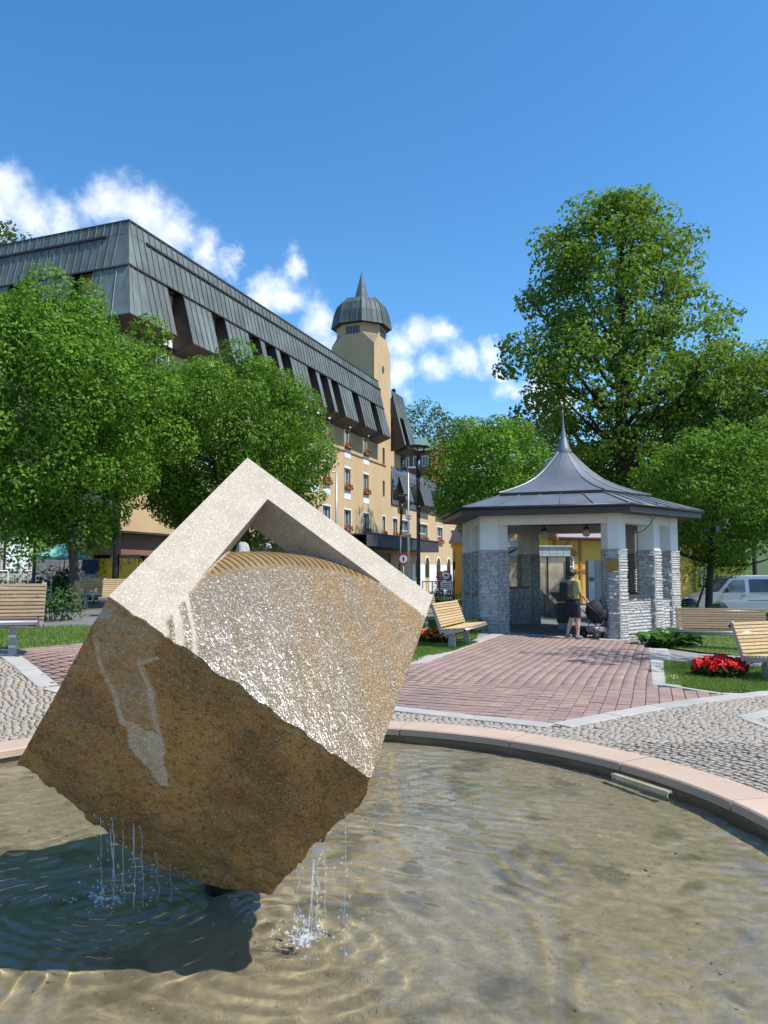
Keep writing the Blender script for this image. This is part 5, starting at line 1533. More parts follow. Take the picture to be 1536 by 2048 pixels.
def globe(center, rx, ry, rz, n, rs, cr=.27):
    # spread the clumps evenly, then let them sit deeper or shallower so that hollows stay dark
    i = np.arange(n) + .5; ph = np.arccos(1 - 2 * i / n); th = math.pi * (1 + 5 ** .5) * i
    d = np.stack([np.cos(th) * np.sin(ph), np.sin(th) * np.sin(ph), np.cos(ph)], 1) + rs.normal(0, .09, (n, 3))
    d = d * rs.uniform(.72, .98, n)[:, None]
    return [(np.array(center) + di * np.array([rx, ry, rz]), np.array([rx, ry, rz]) * cr * rs.uniform(.6, 1.25) * np.array([1, 1, .85])) for di in d] + [(np.array(center), np.array([rx, ry, rz]) * .68)]
def build_trees():
    rs = np.random.default_rng(31)
    # two clipped trees in front of the hotel
    D = 22.5; c = at(90, 835, D); g = at(155, 1148, D); gz = float(tz(g.x, D))
    make_tree("hornbeam_tree", "dense bright green globe-shaped tree at the left edge, standing beside the green parasol", (g.x, D, gz), globe(c, 3.35, 3.2, 3.8, 160, rs, .21), (c.x, c.y, c.z + 1.5), .13, leaf_tree1, bark, 1.25, .115, 1, "clipped trees before the hotel", 16, .22)
    D = 27.5; c = at(452, 900, D); g = at(505, 1148, D); gz = float(tz(g.x, D))
    make_tree("hornbeam_tree", "globe-shaped green tree before the hotel facade, rising behind the fountain block", (g.x, D, gz), globe(c, 3.4, 3.3, 3.5, 150, rs, .21), (c.x, c.y, c.z + 1.2), .18, leaf_tree2, bark_dark, 1.25, .11, 2, "clipped trees before the hotel", 16, .22)
    # big old maple behind the pavilion
    D = 54.0
    prof = [(418, 1190, 1300), (432, 1150, 1325), (455, 1120, 1350), (485, 1090, 1385), (520, 1085, 1375), (560, 1070, 1385), (600, 1055, 1390), (640, 1050, 1395), (680, 1020, 1450), (720, 1012, 1465), (760, 1030, 1480), (800, 1050, 1500), (850, 1060, 1500), (900, 1090, 1480)]
    cl = []
    for y, xl, xr in prof:
        w = (xr - xl) / 2 * D / FPX; cx = (xl + xr) / 2; n = max(5, int(w * 3.2))
        for k in range(n):
            a = 2 * math.pi * (k + rs.random() * .7) / n; rr = w * rs.uniform(.3, .98) ** .7
            p = at(cx, y + rs.uniform(-20, 20), D); p = p + Vector((math.cos(a) * rr, math.sin(a) * rr * .85, 0))
            r = rs.uniform(.75, 1.4); cl.append((np.array(p), np.array([r * 1.25, r * 1.25, r * .72])))
    for xy in ((1095, 480, .9), (1110, 470, .7), (1020, 740, .8), (1015, 690, .6), (1045, 830, .8), (1375, 470, .6), (1385, 520, .7), (1445, 640, .8), (1465, 620, .6), (1430, 610, .7), (1240, 400, .6), (1215, 405, .5), (1290, 402, .5), (1060, 600, .7), (1010, 745, .5)):
        p = at(xy[0], xy[1], D + rs.uniform(-1, 1)); cl.append((np.array(p), np.array([1.6, 1.5, 1.0]) * xy[2]))
    g = at(1245, 1148, D)
    t = make_tree("maple_tree", "tall old maple towering behind the pavilion, sky showing through its crown", (g.x, D, float(tz(g.x, D))), cl, at(1243, 430, D), .5, leaf_maple, bark_dark, .85, .33, 3, "trees round the square", 60, .35)
    # trees behind and beside the pavilion
    D = 31; c = at(985, 965, D); g = at(990, 1148, D)
    make_tree("lime_tree", "sunlit round tree just left behind the pavilion roof", (g.x, D, float(tz(g.x, D))), globe(c, 2.4, 2.4, 2.6, 90, rs, .24), (c.x, c.y, c.z + 1), .16, leaf_tree1, bark, 1.1, .14, 4, "trees round the square", 14)
    D = 29; c = at(1440, 985, D); g = at(1413, 1148, D)
    make_tree("lime_tree", "spreading tree right of the pavilion in front of the silver van, bare dark trunk", (g.x, D, float(tz(g.x, D))), globe(c, 3.0, 2.8, 2.65, 95, rs, .24), (c.x, c.y, c.z + 1), .13, leaf_tree2, bark_dark, 1.1, .14, 5, "trees round the square", 16)
    D = 46; c = at(1560, 840, D); g = at(1560, 1148, D)
    make_tree("lime_tree", "leafy tree at the far right edge behind the maple", (g.x, D, -.4), globe(c, 4.0, 4, 4.3, 80, rs, .25), (c.x, c.y, c.z + 1), .3, leaf_maple, bark_dark, .8, .26, 6, "trees round the square", 14)
    D = 50; c = at(1470, 815, D); g = at(1470, 1148, D)
    make_tree("lime_tree", "broad tree on the right joining the maple's lower boughs", (g.x, D, -.4), globe(c, 4.6, 4, 4.0, 110, rs, .22), (c.x, c.y, c.z + 1), .3, leaf_maple, bark_dark, .8, .27, 10, "trees round the square", 18)
    D = 55; c = at(1290, 960, D); g = at(1300, 1148, D)
    make_tree("lime_tree", "dark bushy tree filling the gap under the maple behind the pavilion", (g.x, D, -.3), globe(c, 5.2, 3.5, 4.6, 80, rs, .25), (c.x, c.y, c.z + 1), .3, leaf_maple, bark_dark, .8, .26, 7, "trees round the square", 14)
    make_tree("lime_tree", "small tree just beyond the right edge whose shadow streaks the brick path", (10.2, 13.6, -.2), globe((10.0, 13.6, 7.2), 1.9, 2.0, 1.7, 26, rs, .24), (10.0, 13.6, 7.8), .1, leaf_tree2, bark_dark, .45, .16, 9, "trees round the square", 10)
    # a low leafy branch between maple and van
    D = 33; c = at(1395, 1120, D)
    make_tree("garden_shrub", "light green sapling behind the dark trunk near the van", (c.x - .2, D, -.3), globe(at(1450, 1125, D), 1.3, .8, .65, 16, rs, .35) + globe(at(1390, 1140, D), .55, .6, .9, 8, rs, .4), at(1430, 1120, D), .05, leaf_tree1, bark_dark, .5, .15, 8, "shrubs", 8, .3, "shrub")
    # far trees
    far = [(848, 862, 128, 4.2, 5.6, "round-headed far tree right of the tower roof"), (905, 885, 100, 3, 3.0, "far tree top above the sunlit round tree"), (935, 875, 120, 3.4, 3.2, "dark far tree on the wooded slope, second from the tower"),
           (985, 872, 130, 4.0, 2.8, "far tree on the slope behind the sunlit round tree"), (1040, 868, 120, 4.0, 2.6, "far tree on the slope left of the maple"), (1085, 880, 110, 3.6, 3, "far tree touching the maple's left edge"),
           (1500, 890, 90, 5, 5, "far tree behind the right edge"), (10, 500, 75, 2.6, 2.4, "tree top peeping over the hotel roof at the left edge")]
    for i, (px, py, D, rx, rz, lab) in enumerate(far):
        c = at(px, py, D); gz = max(-1, c.z - rz * 2.2) if py < 800 else float(hill(c.x, D))
        if px == 10: gz = 0
        make_tree("far_tree", lab, (c.x, D, gz), globe(c, rx, rx, rz, 42, rs, .3), (c.x, c.y, c.z + rz * .4), .25, leaf_far, bark_dark, .5, .42, 40 + i, "far trees on the slope", 6, .2)
    # spruce behind the tower
    D = 82; p = at(787, 780, D); root = empty("spruce_tree", (p.x, D, 6), 0, "dark spruce tip behind the tower's right side", "tree")
    n = 9000; z = rs.random(n) ** .6; H = p.z - 6; rr = (1 - z) * 3.2 * (.75 + .25 * np.sin(z * 70)) * rs.uniform(.5, 1.05, n); a = rs.uniform(0, 6.28, n)
    P = np.stack([rr * np.cos(a), rr * np.sin(a), z * H - (rr * .35)], 1); V, F = leaf_cloud(P, np.stack([np.cos(a), np.sin(a), .6 + 0 * a], 1), .4, rs, .4)
    link("crown", np_mesh("crown", V, F), leaf_conifer, root); m = MB(); m.tube([(0, 0, -2), (0, 0, H)], [.3, .02], 8); m.build("trunk", bark_dark, root, True)
def hill(x, y):
    y = np.asarray(y, float); x = np.asarray(x, float)
    return -1.2 + 24 * smooth(72, 190, y - .12 * np.abs(x - 10)) + 30 * smooth(150, 420, y) + 2.0 * np.sin(x * .03 + 1) * smooth(90, 200, y)
def build_hills():
    xs = np.linspace(-420, 520, 120); ys = np.concatenate([np.linspace(66, 200, 50), np.linspace(210, 700, 30)])
    X, Y = np.meshgrid(xs, ys, indexing='ij'); Z = hill(X, Y)
    n = len(ys); V = np.stack([X, Y, Z], -1).reshape(-1, 3); i, j = np.meshgrid(np.arange(len(xs) - 1), np.arange(n - 1), indexing='ij')
    F = np.stack([i * n + j, (i + 1) * n + j, (i + 1) * n + j + 1, i * n + j + 1], -1).reshape(-1, 4)
    o = link("hills", np_mesh("hills", V, F), pbr("meadow hillside", (.05, .085, .025), (.07, .10, .03), .08, rough=.95), None, True); tag(o, kind="structure")
    # the wood on the slope: one mass nobody could count
    rs = np.random.default_rng(77); cl = []
    for k in range(330):
        x = rs.uniform(-60, 150); y = rs.uniform(112, 260); z = float(hill(x, y)); r = rs.uniform(2.6, 4.2); cl.append((np.array([x, y, z + r * 1.1]), np.array([r, r, r * 1.35])))
    V, F = crown_from_clumps(cl, .22, .75, rs, .1)
    o = link("wooded_slope", np_mesh("wooded_slope", V, F), leaf_far, None); tag(o, "wooded slope closing the view behind the pavilion", "woodland", kind="stuff")
build_hills()
build_trees()

# ------------------------------------------------------------------ shrubs, hedges and flowers
def shrub(name, label, clumps, leafm, per_area, leaf, seed, cat="shrub", group="shrubs", fill=.4):
    rs = np.random.default_rng(seed); c0 = Vector(np.mean([c for c, r in clumps], axis=0)); gz = float(tz(c0.x, c0.y)) if c0.y < 60 else 0
    root = empty(name, (c0.x, c0.y, gz), 0, label, cat, group); o = np.array(root.location)
    V, F = crown_from_clumps([(np.array(c) - o, r) for c, r in clumps], per_area, leaf, rs, fill, .5)
    V[:, 2] = np.maximum(V[:, 2], -.02)
    link("foliage", np_mesh("foliage", V, F), leafm, root)
    m = MB()
    for c, r in clumps[:10]:
        c = Vector(np.array(c) - o); m.tube([(c.x * .6, c.y * .6, -.1), (c.x, c.y, max(.05, c.z))], [.015, .006], 5)
    m.build("stems", bark_dark, root)
    return root
def row(p, q, n, r, h, rs, jit=.2):
    out = []
    for k in range(n):
        t = (k + .5) / n; x = p[0] + (q[0] - p[0]) * t + rs.normal(0, jit); y = p[1] + (q[1] - p[1]) * t + rs.normal(0, jit); hh = h * rs.uniform(.75, 1.2)
        out.append((np.array([x, y, float(tz(x, y)) + hh * .5]), np.array([r, r, hh * .5]) * rs.uniform(.85, 1.2)))
    return out
rs0 = np.random.default_rng(9)
a, b_ = at(85, 1148, 18.0), at(148, 1148, 18.5)
shrub("leafy_shrub", "loose leafy shrub between the two left benches", row((a.x, a.y), (b_.x, b_.y), 6, .36, .62, rs0, .12) + [(np.array(at(95, 1185, 18)), np.array([.1, .1, .2]))], leaf_shrub, .45, .085, 61)
a, b_ = at(-40, 1148, 27.5), at(135, 1148, 28.5)
shrub("clipped_hedge", "dark hedge below the white handrail on the left", row((a.x, a.y), (b_.x, b_.y), 16, .55, 1.2, rs0, .12), leaf_shrub, .5, .11, 62, "hedge")
a, b_ = at(100, 1148, 29), at(160, 1148, 29)
shrub("dark_shrub", "dark bush around the foot of the left tree trunk", row((a.x, a.y), (b_.x, b_.y), 8, .6, 1.25, rs0, .15), leaf_shrub, .5, .11, 63)
a, b_ = at(240, 1148, 29.5), at(300, 1148, 29.5)
shrub("dark_shrub", "low bush in front of the yellow shop posters", row((a.x - 2, a.y), (b_.x, b_.y), 9, .5, .95, rs0, .15), leaf_shrub, .35, .11, 64)
a, b_ = at(1345, 1148, 25.5), at(1600, 1148, 25.5)
shrub("flowering_hedge", "low ragged hedge in front of the silver van", row((a.x, a.y), (b_.x, b_.y), 20, .45, .72, rs0, .15), leaf_shrub, .5, .09, 65, "hedge")
a, b_ = at(868, 1148, 30), at(935, 1148, 30)
shrub("clipped_hedge", "low dark hedge left of the pavilion below the road signs", row((a.x - .3, a.y), (b_.x, b_.y), 9, .45, .75, rs0, .1), leaf_shrub, .5, .1, 66, "hedge")
D = 31; p = at(875, 1148, D)
shrub("thuja_cone", "small dark cone-shaped conifer beside the road sign", [(np.array([p.x, D, float(tz(p.x, D)) + .35 + .22 * k]), np.array([.3 - .045 * k, .3 - .045 * k, .2])) for k in range(6)], leaf_conifer, .7, .07, 67, "conifer")
def hosta(label, spots, seed):
    """broad-leaved clumps: every arching leaf is a part"""
    rs = random.Random(seed); cx = sum(s[0] for s in spots) / len(spots); cy = sum(s[1] for s in spots) / len(spots)
    root = empty("hosta_plant", (cx, cy, float(tz(cx, cy))), 0, label, "plant", "broad-leaved plants at the pavilion")
    m = MB(); n = 6; vs = []
    for i in range(n + 1):
        t = i / n; w = .5 * math.sin(math.pi * min(1, t * .93 + .07)) ** .8 * .8; z = .55 * math.sin(t * 1.9) * .8 - .28 * t * t; x = t * .9
        vs += [(x, -w, z + .04 * (w > 0)), (x, 0, z - .05), (x, w, z + .04)]
    m.add(vs, [(3 * i + j, 3 * i + j + 1, 3 * i + j + 4, 3 * i + j + 3) for i in range(n) for j in range(2)])
    me = m.mesh("leaf"); me.materials.append(leaf_hosta); me.polygons.foreach_set("use_smooth", np.ones(len(me.polygons), bool))
    for sx, sy, r, k in spots:
        for i in range(k):
            o = bpy.data.objects.new("leaf", me); COL.objects.link(o); o.parent = root
            a = rs.uniform(0, 6.283); d = r * rs.random() ** .7 * .7
            x, y = sx + math.cos(a) * d, sy + math.sin(a) * d
            s = rs.uniform(.26, .46); o.location = (x - cx, y - cy, float(tz(x, y)) - float(tz(cx, cy)) + rs.uniform(0, .22) * (1 - d / r)); o.rotation_euler = (rs.uniform(-.3, .3), rs.uniform(-.55, .2), a + rs.uniform(-.6, .6)); o.scale = (s, s, s)
hosta("broad-leaved clump at the foot of the pavilion's right column", [(6.75, 18.6, .55, 34), (7.15, 18.9, .5, 30), (7.3, 19.4, .45, 24), (6.45, 18.9, .3, 12)], 4)
hosta("broad-leaved clump between pale bench and the pavilion's left column", [(2.2, 20.0, .4, 30), (1.95, 20.4, .4, 22), (2.35, 20.6, .3, 14)], 5)
def flowers(label, cx, cy, rx, ry, n, petal, h, seed, rz=0):
    root = empty("flower_bed", (cx, cy, float(tz(cx, cy))), rz, label, "flower bed", "flower beds")
    q = np.random.default_rng(seed)
    MB().lathe([(1.0, -.05), (1.0, .02), (.92, .03)], 20).build("soil_edge", pbr("soil", (.06, .045, .03), rough=.95) if "soil" not in MATS else MATS["soil"], root).scale = (rx * 1.08, ry * 1.08, 1)
    P = []; NN = []; 
    k = n * 14; r = np.sqrt(q.random(k)); a = q.uniform(0, 6.28, k)
    P = np.stack([r * np.cos(a) * rx, r * np.sin(a) * ry, q.uniform(.02, h * .75, k)], 1); V, F = leaf_cloud(P, np.tile([0, 0, 1.], (k, 1)), .085, q)
    o = link("flower_leaves", np_mesh("flower_leaves", V, F), leaf_shrub, root); o["kind"] = "stuff"
    me = bpy.data.meshes.get("bloom_" + petal.name)
    if me is None:
        pq = np.random.default_rng(8); d = sphere_pts(44, pq); d[:, 2] = np.abs(d[:, 2]) * .8; V, F = leaf_cloud(d * .055, d, .045, pq, .9, .5); me = np_mesh("bloom_" + petal.name, V, F); me.materials.append(petal)
    for i in range(n):
        rr = math.sqrt(q.random()); aa = q.uniform(0, 6.28); o = bpy.data.objects.new("flower_head", me); COL.objects.link(o); o.parent = root
        s = q.uniform(.8, 1.5); o.location = (rr * math.cos(aa) * rx, rr * math.sin(aa) * ry, h * (.7 + .5 * q.random()) * (1.1 - .35 * rr)); o.scale = (s, s, s); o.rotation_euler = (q.uniform(-.4, .4), q.uniform(-.4, .4), aa)
p = ground(1440, 1356); flowers("bed of bright red begonias on the right lawn", p.x, p.y, .42, .34, 95, flower_red, .26, 1)
p = ground(866, 1290); flowers("small bed of orange marigolds behind the pale bench", p.x, p.y + .3, .5, .25, 60, flower_orange, .24, 2)

# ------------------------------------------------------------------ street furniture
def lamp_post(label, px, D, H, lean=0.0, dish=.42):
    p = at(px, 1148, D); root = empty("street_lamp", (p.x, D, float(tz(p.x, D))), 0, label, "street lamp", "dish street lamps")
    root.rotation_euler = (0, lean, 0)
    MB().tube([(0, 0, -.2), (0, 0, H * .62)], [.078, .07], 12).build("lower_pole", dark_steel, root, True)
    MB().tube([(0, 0, H * .62), (0, 0, H * .64)], [.09, .09], 12).build("collar", dark_steel, root, True)
    MB().tube([(0, 0, H * .64), (0, 0, H - .55)], [.07, .075], 12).build("upper_pole", dark_steel, root, True)
    MB().tube([(0, 0, H - 1.25), (0, 0, H - .5)], [.1, .1], 12).build("lamp_head", dark_steel, root, True)
    for k in range(3):
        a = k * 2.094 + .4; MB().tube([(0, 0, H - .55), (.1 * math.cos(a), .1 * math.sin(a), H - .3), (.3 * math.cos(a), .3 * math.sin(a), H - .06)], [.04, .03, .022], 6).build("bracket", dark_steel, root, True)
    MB().lathe([(dish * .55, -.02), (dish, .0), (dish + .015, .03), (dish, .06), (dish * .5, .09), (.01, .1)], 28, (0, 0, H - .06)).build("dish", dark_steel, root, True)
    MB().lathe([(.01, 0), (dish * .5, .0), (dish * .52, .015), (.01, .02)], 20, (0, 0, H - .105)).build("reflector", white_paint, root, True)
lamp_post("dark dish lamp on a tall pole left of the pavilion", 837, 30, 6.55)
lamp_post("smaller-looking farther dish lamp leaning slightly beside the hotel", 797, 48, 6.5, R(2.0))
lamp_post("slim dark lamp pole under the left trees", 229, 24.0, 5.6, 0, .3)
def mast(label, px, D, H, arm=0.0):
    p = at(px, 1148, D); root = empty("light_mast", (p.x, D, 0), 0, label, "street lamp")
    MB().tube([(0, 0, -.3), (0, 0, H * .5), (0, 0, H)], [.075, .06, .045], 10).build("pole", galv, root, True)
    if arm:
        MB().tube([(0, 0, H - .02), (-arm * .6, 0, H + .05), (-arm, 0, H + .12)], [.035, .03, .03], 8).build("arm", galv, root, True)
        m = MB(); m.cbox(-arm - .75, -arm + .02, -.13, .13, H + .04, H + .18, .05); m.build("lantern", galv, root)
    else:
        m = MB(); m.cbox(-.05, .55, -.1, .1, H, H + .1, .04); m.build("lantern", galv, root)
        for z in (H * .62, H * .64, H * .5): m = MB(); m.cbox(-.16, .16, -.07, .07, z, z + .1, .02); m.build("clamp", galv, root)
mast("thin galvanised mast between the two dish lamps", 817, 44, 7.7)
mast("street light with a long arm in front of the hotel facade", 672, 41, 7.1, .75)
sign_red = pbr("sign red", (.5, .02, .02), rough=.4)
sign_white = pbr("sign white", (.8, .8, .8), rough=.4)
def round_sign(label, px, py, D, r, plate=True, edge_on=False):
    p = at(px, py, D); z0 = float(tz(p.x, D)) - .1; root = empty("road_sign", (p.x, D, z0), R(86) if edge_on else R(-6), label, "road sign")
    zc = p.z - z0
    MB().tube([(0, .03, 0), (0, .03, zc + (.0 if not edge_on else -.1))], .03, 8).build("post", galv if not edge_on else dark_steel, root, True)
    def disc(rr, y0, y1, name, mat):
        MB().prism([(rr * math.cos(2 * math.pi * i / 28), zc + rr * math.sin(2 * math.pi * i / 28)) for i in range(28)], y0, y1, 'y').build(name, mat, root)
    if edge_on: disc(r, -.02, .0, "disc", black_paint); return
    disc(r, -.02, .0, "disc", sign_red); disc(r * .72, -.024, -.0205, "disc_face", sign_white)
    if plate:
        MB().box(-.33, .33, -.02, 0, zc - r - .55, zc - r - .06).build("plate", sign_white, root)
        for k in range(3): one("plate_line", black_paint, root, -.25, .25, -.023, -.0205, zc - r - .2 - .12 * k, zc - r - .16 - .12 * k)
        MB().prism([(-.11, zc - .05), (.11, zc - .05), (.06, zc + .06), (-.06, zc + .06)], -.028, -.0245, 'y').build("symbol", black_paint, root)
    else:
        one("symbol", black_paint, root, -.05, .05, -.028, -.0245, zc - .13, zc + .13)
round_sign("red-ringed round sign with a white plate below, left of the pavilion", 892, 1151, 46, .3)
round_sign("red-ringed round sign half hidden by the block's right arm", 807, 1118, 47, .33, False)
round_sign("black round sign seen edge-on beside the pavilion's left column", 909, 1118, 26.5, .34, False, True)
def railing(label, p, q, H, n, mat, bars=True, z0=None):
    root = empty("railing", (p[0], p[1], 0), math.atan2(q[1] - p[1], q[0] - p[0]), label, "railing"); L = math.hypot(q[0] - p[0], q[1] - p[1]); z = float(tz(*p)) if z0 is None else z0
    for k in range(n + 1): one("post", mat, root, L * k / n - .03, L * k / n + .03, -.03, .03, z - .3, z + H)
    MB().tube([(-.03, 0, z + H), (L + .03, 0, z + H)], .03, 8).build("top_rail", mat, root, True); MB().tube([(0, 0, z + .2), (L, 0, z + .2)], .02, 6).build("bottom_rail", mat, root, True)
    if bars:
        for k in range(int(L / .16)): one("baluster", mat, root, .08 + k * .16, .095 + k * .16, -.008, .008, z + .215, z + H - .025)
    else: MB().tube([(0, 0, z + H * .55), (L, 0, z + H * .55)], .02, 6).build("middle_rail", mat, root, True)
a, b_ = at(845, 1148, 50), at(925, 1148, 50)
railing("black railing of the hotel terrace left of the pavilion", (a.x, 50), (b_.x + .6, 50), 1.05, 5, black_paint, True, .1)
one_w = MB().box(a.x, b_.x + .8, 50.05, 50.3, -.4, .12).build("terrace_kerb_wall", plaster_white); tag(one_w, "low pale wall under the black terrace railing", "wall")
a, b_ = at(-60, 1148, 26.8), at(66, 1148, 27.6)
railing("white handrail of the ramp by the concrete building", (a.x, 26.8), (b_.x, 27.6), 1.0, 5, white_paint, True, .75)
a, b_ = at(68, 1148, 27.7), at(103, 1148, 27.9)
railing("short white handrail end beside the dark blue pole", (a.x + .05, 27.7), (b_.x, 27.9), .95, 2, white_paint, False, .62)
def bin_obj(label, px, D, r, h, mat):
    p = at(px, 1148, D); root = empty("litter_bin", (p.x, D, float(tz(p.x, D))), 0, label, "litter bin", "litter bins")
    MB().lathe([(r * .85, 0), (r, .08), (r, h * .8), (r * .96, h * .8 + .01)], 20).build("bin_body", mat, root, True)
    MB().lathe([(r * 1.06, h * .8 + .012), (r * 1.08, h * .86), (r * .8, h * .97), (.02, h)], 20).build("bin_lid", dark_steel, root, True)
    MB().tube([(r + .04, 0, 0), (r + .04, 0, h * .9)], .025, 8).build("bin_post", dark_steel, root, True)
bin_obj("dark green litter bin at the pavilion's right rear", 1374, 27.5, .24, 1.0, pbr("bin green", (.02, .05, .025), rough=.5))
p = at(1127, 1148, 23.3)
root = empty("planter_box", (p.x, 23.3, float(tz(p.x, 23.3))), R(-20), "dark square litter box with pale base inside the pavilion behind the woman", "litter bin")
m = MB(); m.cbox(-.2, .2, -.2, .2, .22, .8, .015); m.build("bin_body", pbr("brown bin", (.05, .04, .032), rough=.6), root)
m = MB(); m.cbox(-.17, .17, -.17, .17, -.03, .219, .01); m.build("bin_base", slab, root)
MB().add([(-.42, -.2, 1.12), (.3, -.2, 1.12), (.16, -.2, .84), (-.16, -.2, .84), (-.42, .2, 1.12), (.3, .2, 1.12), (.16, .2, .84), (-.16, .2, .84)], [(0, 1, 2, 3), (7, 6, 5, 4), (0, 4, 5, 1), (1, 5, 6, 2), (2, 6, 7, 3), (3, 7, 4, 0)]).build("bin_hood", black_paint, root)
# pole with an orange box
p = at(66, 1148, 26); root = empty("marker_pole", (p.x, 26, .5), 0, "dark blue pole carrying an orange box before the concrete building", "pole")
MB().tube([(0, 0, -.3), (.05, 0, 2.35)], [.06, .06], 10).build("pole", pbr("navy paint", (.02, .03, .07), rough=.5), root, True)
m = MB(); m.cbox(-.15, .32, -.1, .1, 2.15, 2.5, .03); m.build("orange_box", pbr("orange enamel", (.6, .25, .02), rough=.5), root)
# parasol
p = at(128, 1148, 29); root = empty("parasol", (p.x, 29, .55), 0, "open pale green parasol under the left tree", "parasol"); root.scale = (.68, .68, 1)
MB().tube([(0, 0, -.1), (0, 0, 2.3)], .025, 8).build("pole", pbr("pole wood", (.2, .14, .09), rough=.6), root, True)
canv = pbr("green canvas", (.16, .42, .34), (.2, .5, .42), 3, rough=.8)
for k in range(8):
    a0, a1 = 2 * math.pi * k / 8 + .2, 2 * math.pi * (k + 1) / 8 + .2; c0 = lambda a, r, z: (r * math.cos(a), r * math.sin(a), z); am = (a0 + a1) / 2
    MB().add([c0(a0, .02, 2.32), c0(a0, .8, 2.02), c0(am, .76, 1.99), c0(a1, .8, 2.02), c0(a0, 1.5, 1.72), c0(am, 1.4, 1.7), c0(a1, 1.5, 1.72), c0(a0, 1.5, 1.66), c0(am, 1.4, 1.64), c0(a1, 1.5, 1.66)],
             [(0, 1, 2), (0, 2, 3), (1, 4, 5, 2), (2, 5, 6, 3), (4, 7, 8, 5), (5, 8, 9, 6)]).build("canopy_panel", canv, root)
MB().lathe([(.3, -.05), (.3, .05), (.05, .1)], 16).build("foot", dark_steel, root)

# ------------------------------------------------------------------ other buildings
def build_neighbours():
    # concrete building at the left
    conc = pbr("stained concrete panel", (.5, .47, .45), rough=.9, jitter=.06, col2=(.42, .4, .385), scale=1.1, streak=((3, 3, .25), .7, (.22, .19, .17)))
    p = at(66, 1148, 31.6); a0 = at(-190, 1148, 27.5)
    root = empty("concrete_building", (p.x, 31.6, 0), 0, "pale rust-stained concrete building behind the left trees", "building")
    d = Vector((a0.x - p.x, 27.5 - 31.6)); L = d.length; ang = math.atan2(d.y, d.x); root.rotation_euler = (0, 0, ang)
    # local x runs left along the lit wall; the camera is on its +y side
    MB().box(-.0, L, -3, -.06, -.4, 4.6).build("wall_core", pbr("grey core", (.16, .155, .15), rough=.9), root)
    k = 0; z = -.4
    for z0, z1 in ((-.4, .55), (.56, 1.5), (1.51, 2.45), (2.46, 3.4), (3.41, 4.55)):
        x = -.15
        while x < L: MB().box(x, min(x + 1.55, L), -.058, 0, z0, z1).build("panel", conc, root); x += 1.56
    f = empty("notice_board", (.75, .03, 1.8)); f.parent = root; f.scale = (.62, 1, .62)
    one("board", dark_steel, f, -.85, .85, 0, .04, -.05, 2.3); one("notice_sheet", pbr("bluish white sheet", (.74, .82, .86), rough=.4), f, -.77, .77, .041, .05, .03, 2.2)  # the notice sheet is one even bluish white
    q = random.Random(3); ink = pbr("notice ink", (.25, .35, .45), rough=.6)
    for r, z in enumerate((1.95, 1.65, 1.35, 1.12, .85, .35, .18)):
        w = q.uniform(.35, .68); one("text_line", ink, f, -w, w * .7, .051, .053, z, z + (.12 if r < 2 else .08))
    f = empty("red_door", (3.6, .02, .7)); f.parent = root; one("door_leaf", pbr("red-brown door", (.24, .07, .045), rough=.6), f, -.9, .9, 0, .06, -.6, 1.0); one("door_hood", dark_steel, f, -1.05, 1.05, 0, .25, 1.0, 1.1)
    # return wall towards the hotel, its shade put into the darker grey
    root2 = empty("link_building", (p.x + .02, 31.65, 0), R(14), "grey shaded panel wall between the concrete building and the hotel", "building")
    MB().box(0, 1.95, .06, .8, -.4, 4.2).build("wall_core", MATS["grey core"], root2)
    for z0, z1 in ((-.4, .9), (.91, 2.1), (2.11, 3.3), (3.31, 4.2)):
        x = 0
        while x < 1.5: MB().box(x, x + .95, 0, .058, z0, z1).build("panel", pbr("grey panel", (.24, .245, .26), (.19, .195, .21), 2, rough=.85, jitter=.05) if "grey panel" not in MATS else MATS["grey panel"], root2); x += .97
    # wooden chalet up the slope
    D = 108; p = at(838, 1148, D); root = empty("timber_chalet", (p.x, D, 0), R(-32), "red-brown timber chalet with green roof on the slope behind the hotel", "house")
    logs = pbr("red-brown logs", (.24, .085, .045), rough=.8, jitter=.15, streak=((.3, .3, 5), .4, (.12, .05, .03)))
    z0, z1 = 12.0, 18.8
    z = z0
    MB().box(-3.4, 3.4, -2.6, 3.4, z0 - 10, z1).build("wall_core", logs, root)
    while z < z1:
        MB().box(-3.5, 3.5, -2.72, -2.602, z, z + .3).box(-3.52, -3.402, -2.6, 3.5, z, z + .3).build("log", logs, root); z += .32
    grn = pbr("green sheet roof", (.16, .26, .2), rough=.5, metal=.1, jitter=.05)
    MB().add([(-4.2, -3.6, 18.4), (4.2, -3.6, 18.4), (4.2, .4, 20.9), (-4.2, .4, 20.9), (-4.2, 4.4, 18.4), (4.2, 4.4, 18.4)], [(0, 1, 2, 3), (3, 2, 5, 4)]).build("roof", grn, root)
    MB().add([(-3.4, -2.6, 18.8), (-3.4, .4, 20.7), (-3.4, 3.4, 18.8)], [(0, 2, 1)]).build("gable", logs, root); MB().add([(3.4, -2.6, 18.8), (3.4, .4, 20.7), (3.4, 3.4, 18.8)], [(0, 1, 2)]).build("gable", logs, root)
    def cwin(x, y, z, side):
        f = empty("window", (x, y, z), 0 if side == 0 else R(-90)); f.parent = root
        MB().box(-.5, -.38, -.06, 0, 0, 1.5).box(.38, .5, -.06, 0, 0, 1.5).box(-.38, .38, -.06, 0, 0, .12).box(-.38, .38, -.06, 0, 1.38, 1.5).box(-.05, .05, -.05, 0, .12, 1.38).build("window_frame", white_paint, f); one("pane", dark_glass, f, -.4, .4, -.02, 0, .1, 1.4)
    for x in (-2.2, -.4, 1.2, 2.6): cwin(x, -2.74, 16.3, 0)
    for y in (-1.2, 1.2): cwin(-3.54, y, 16.3, 1)
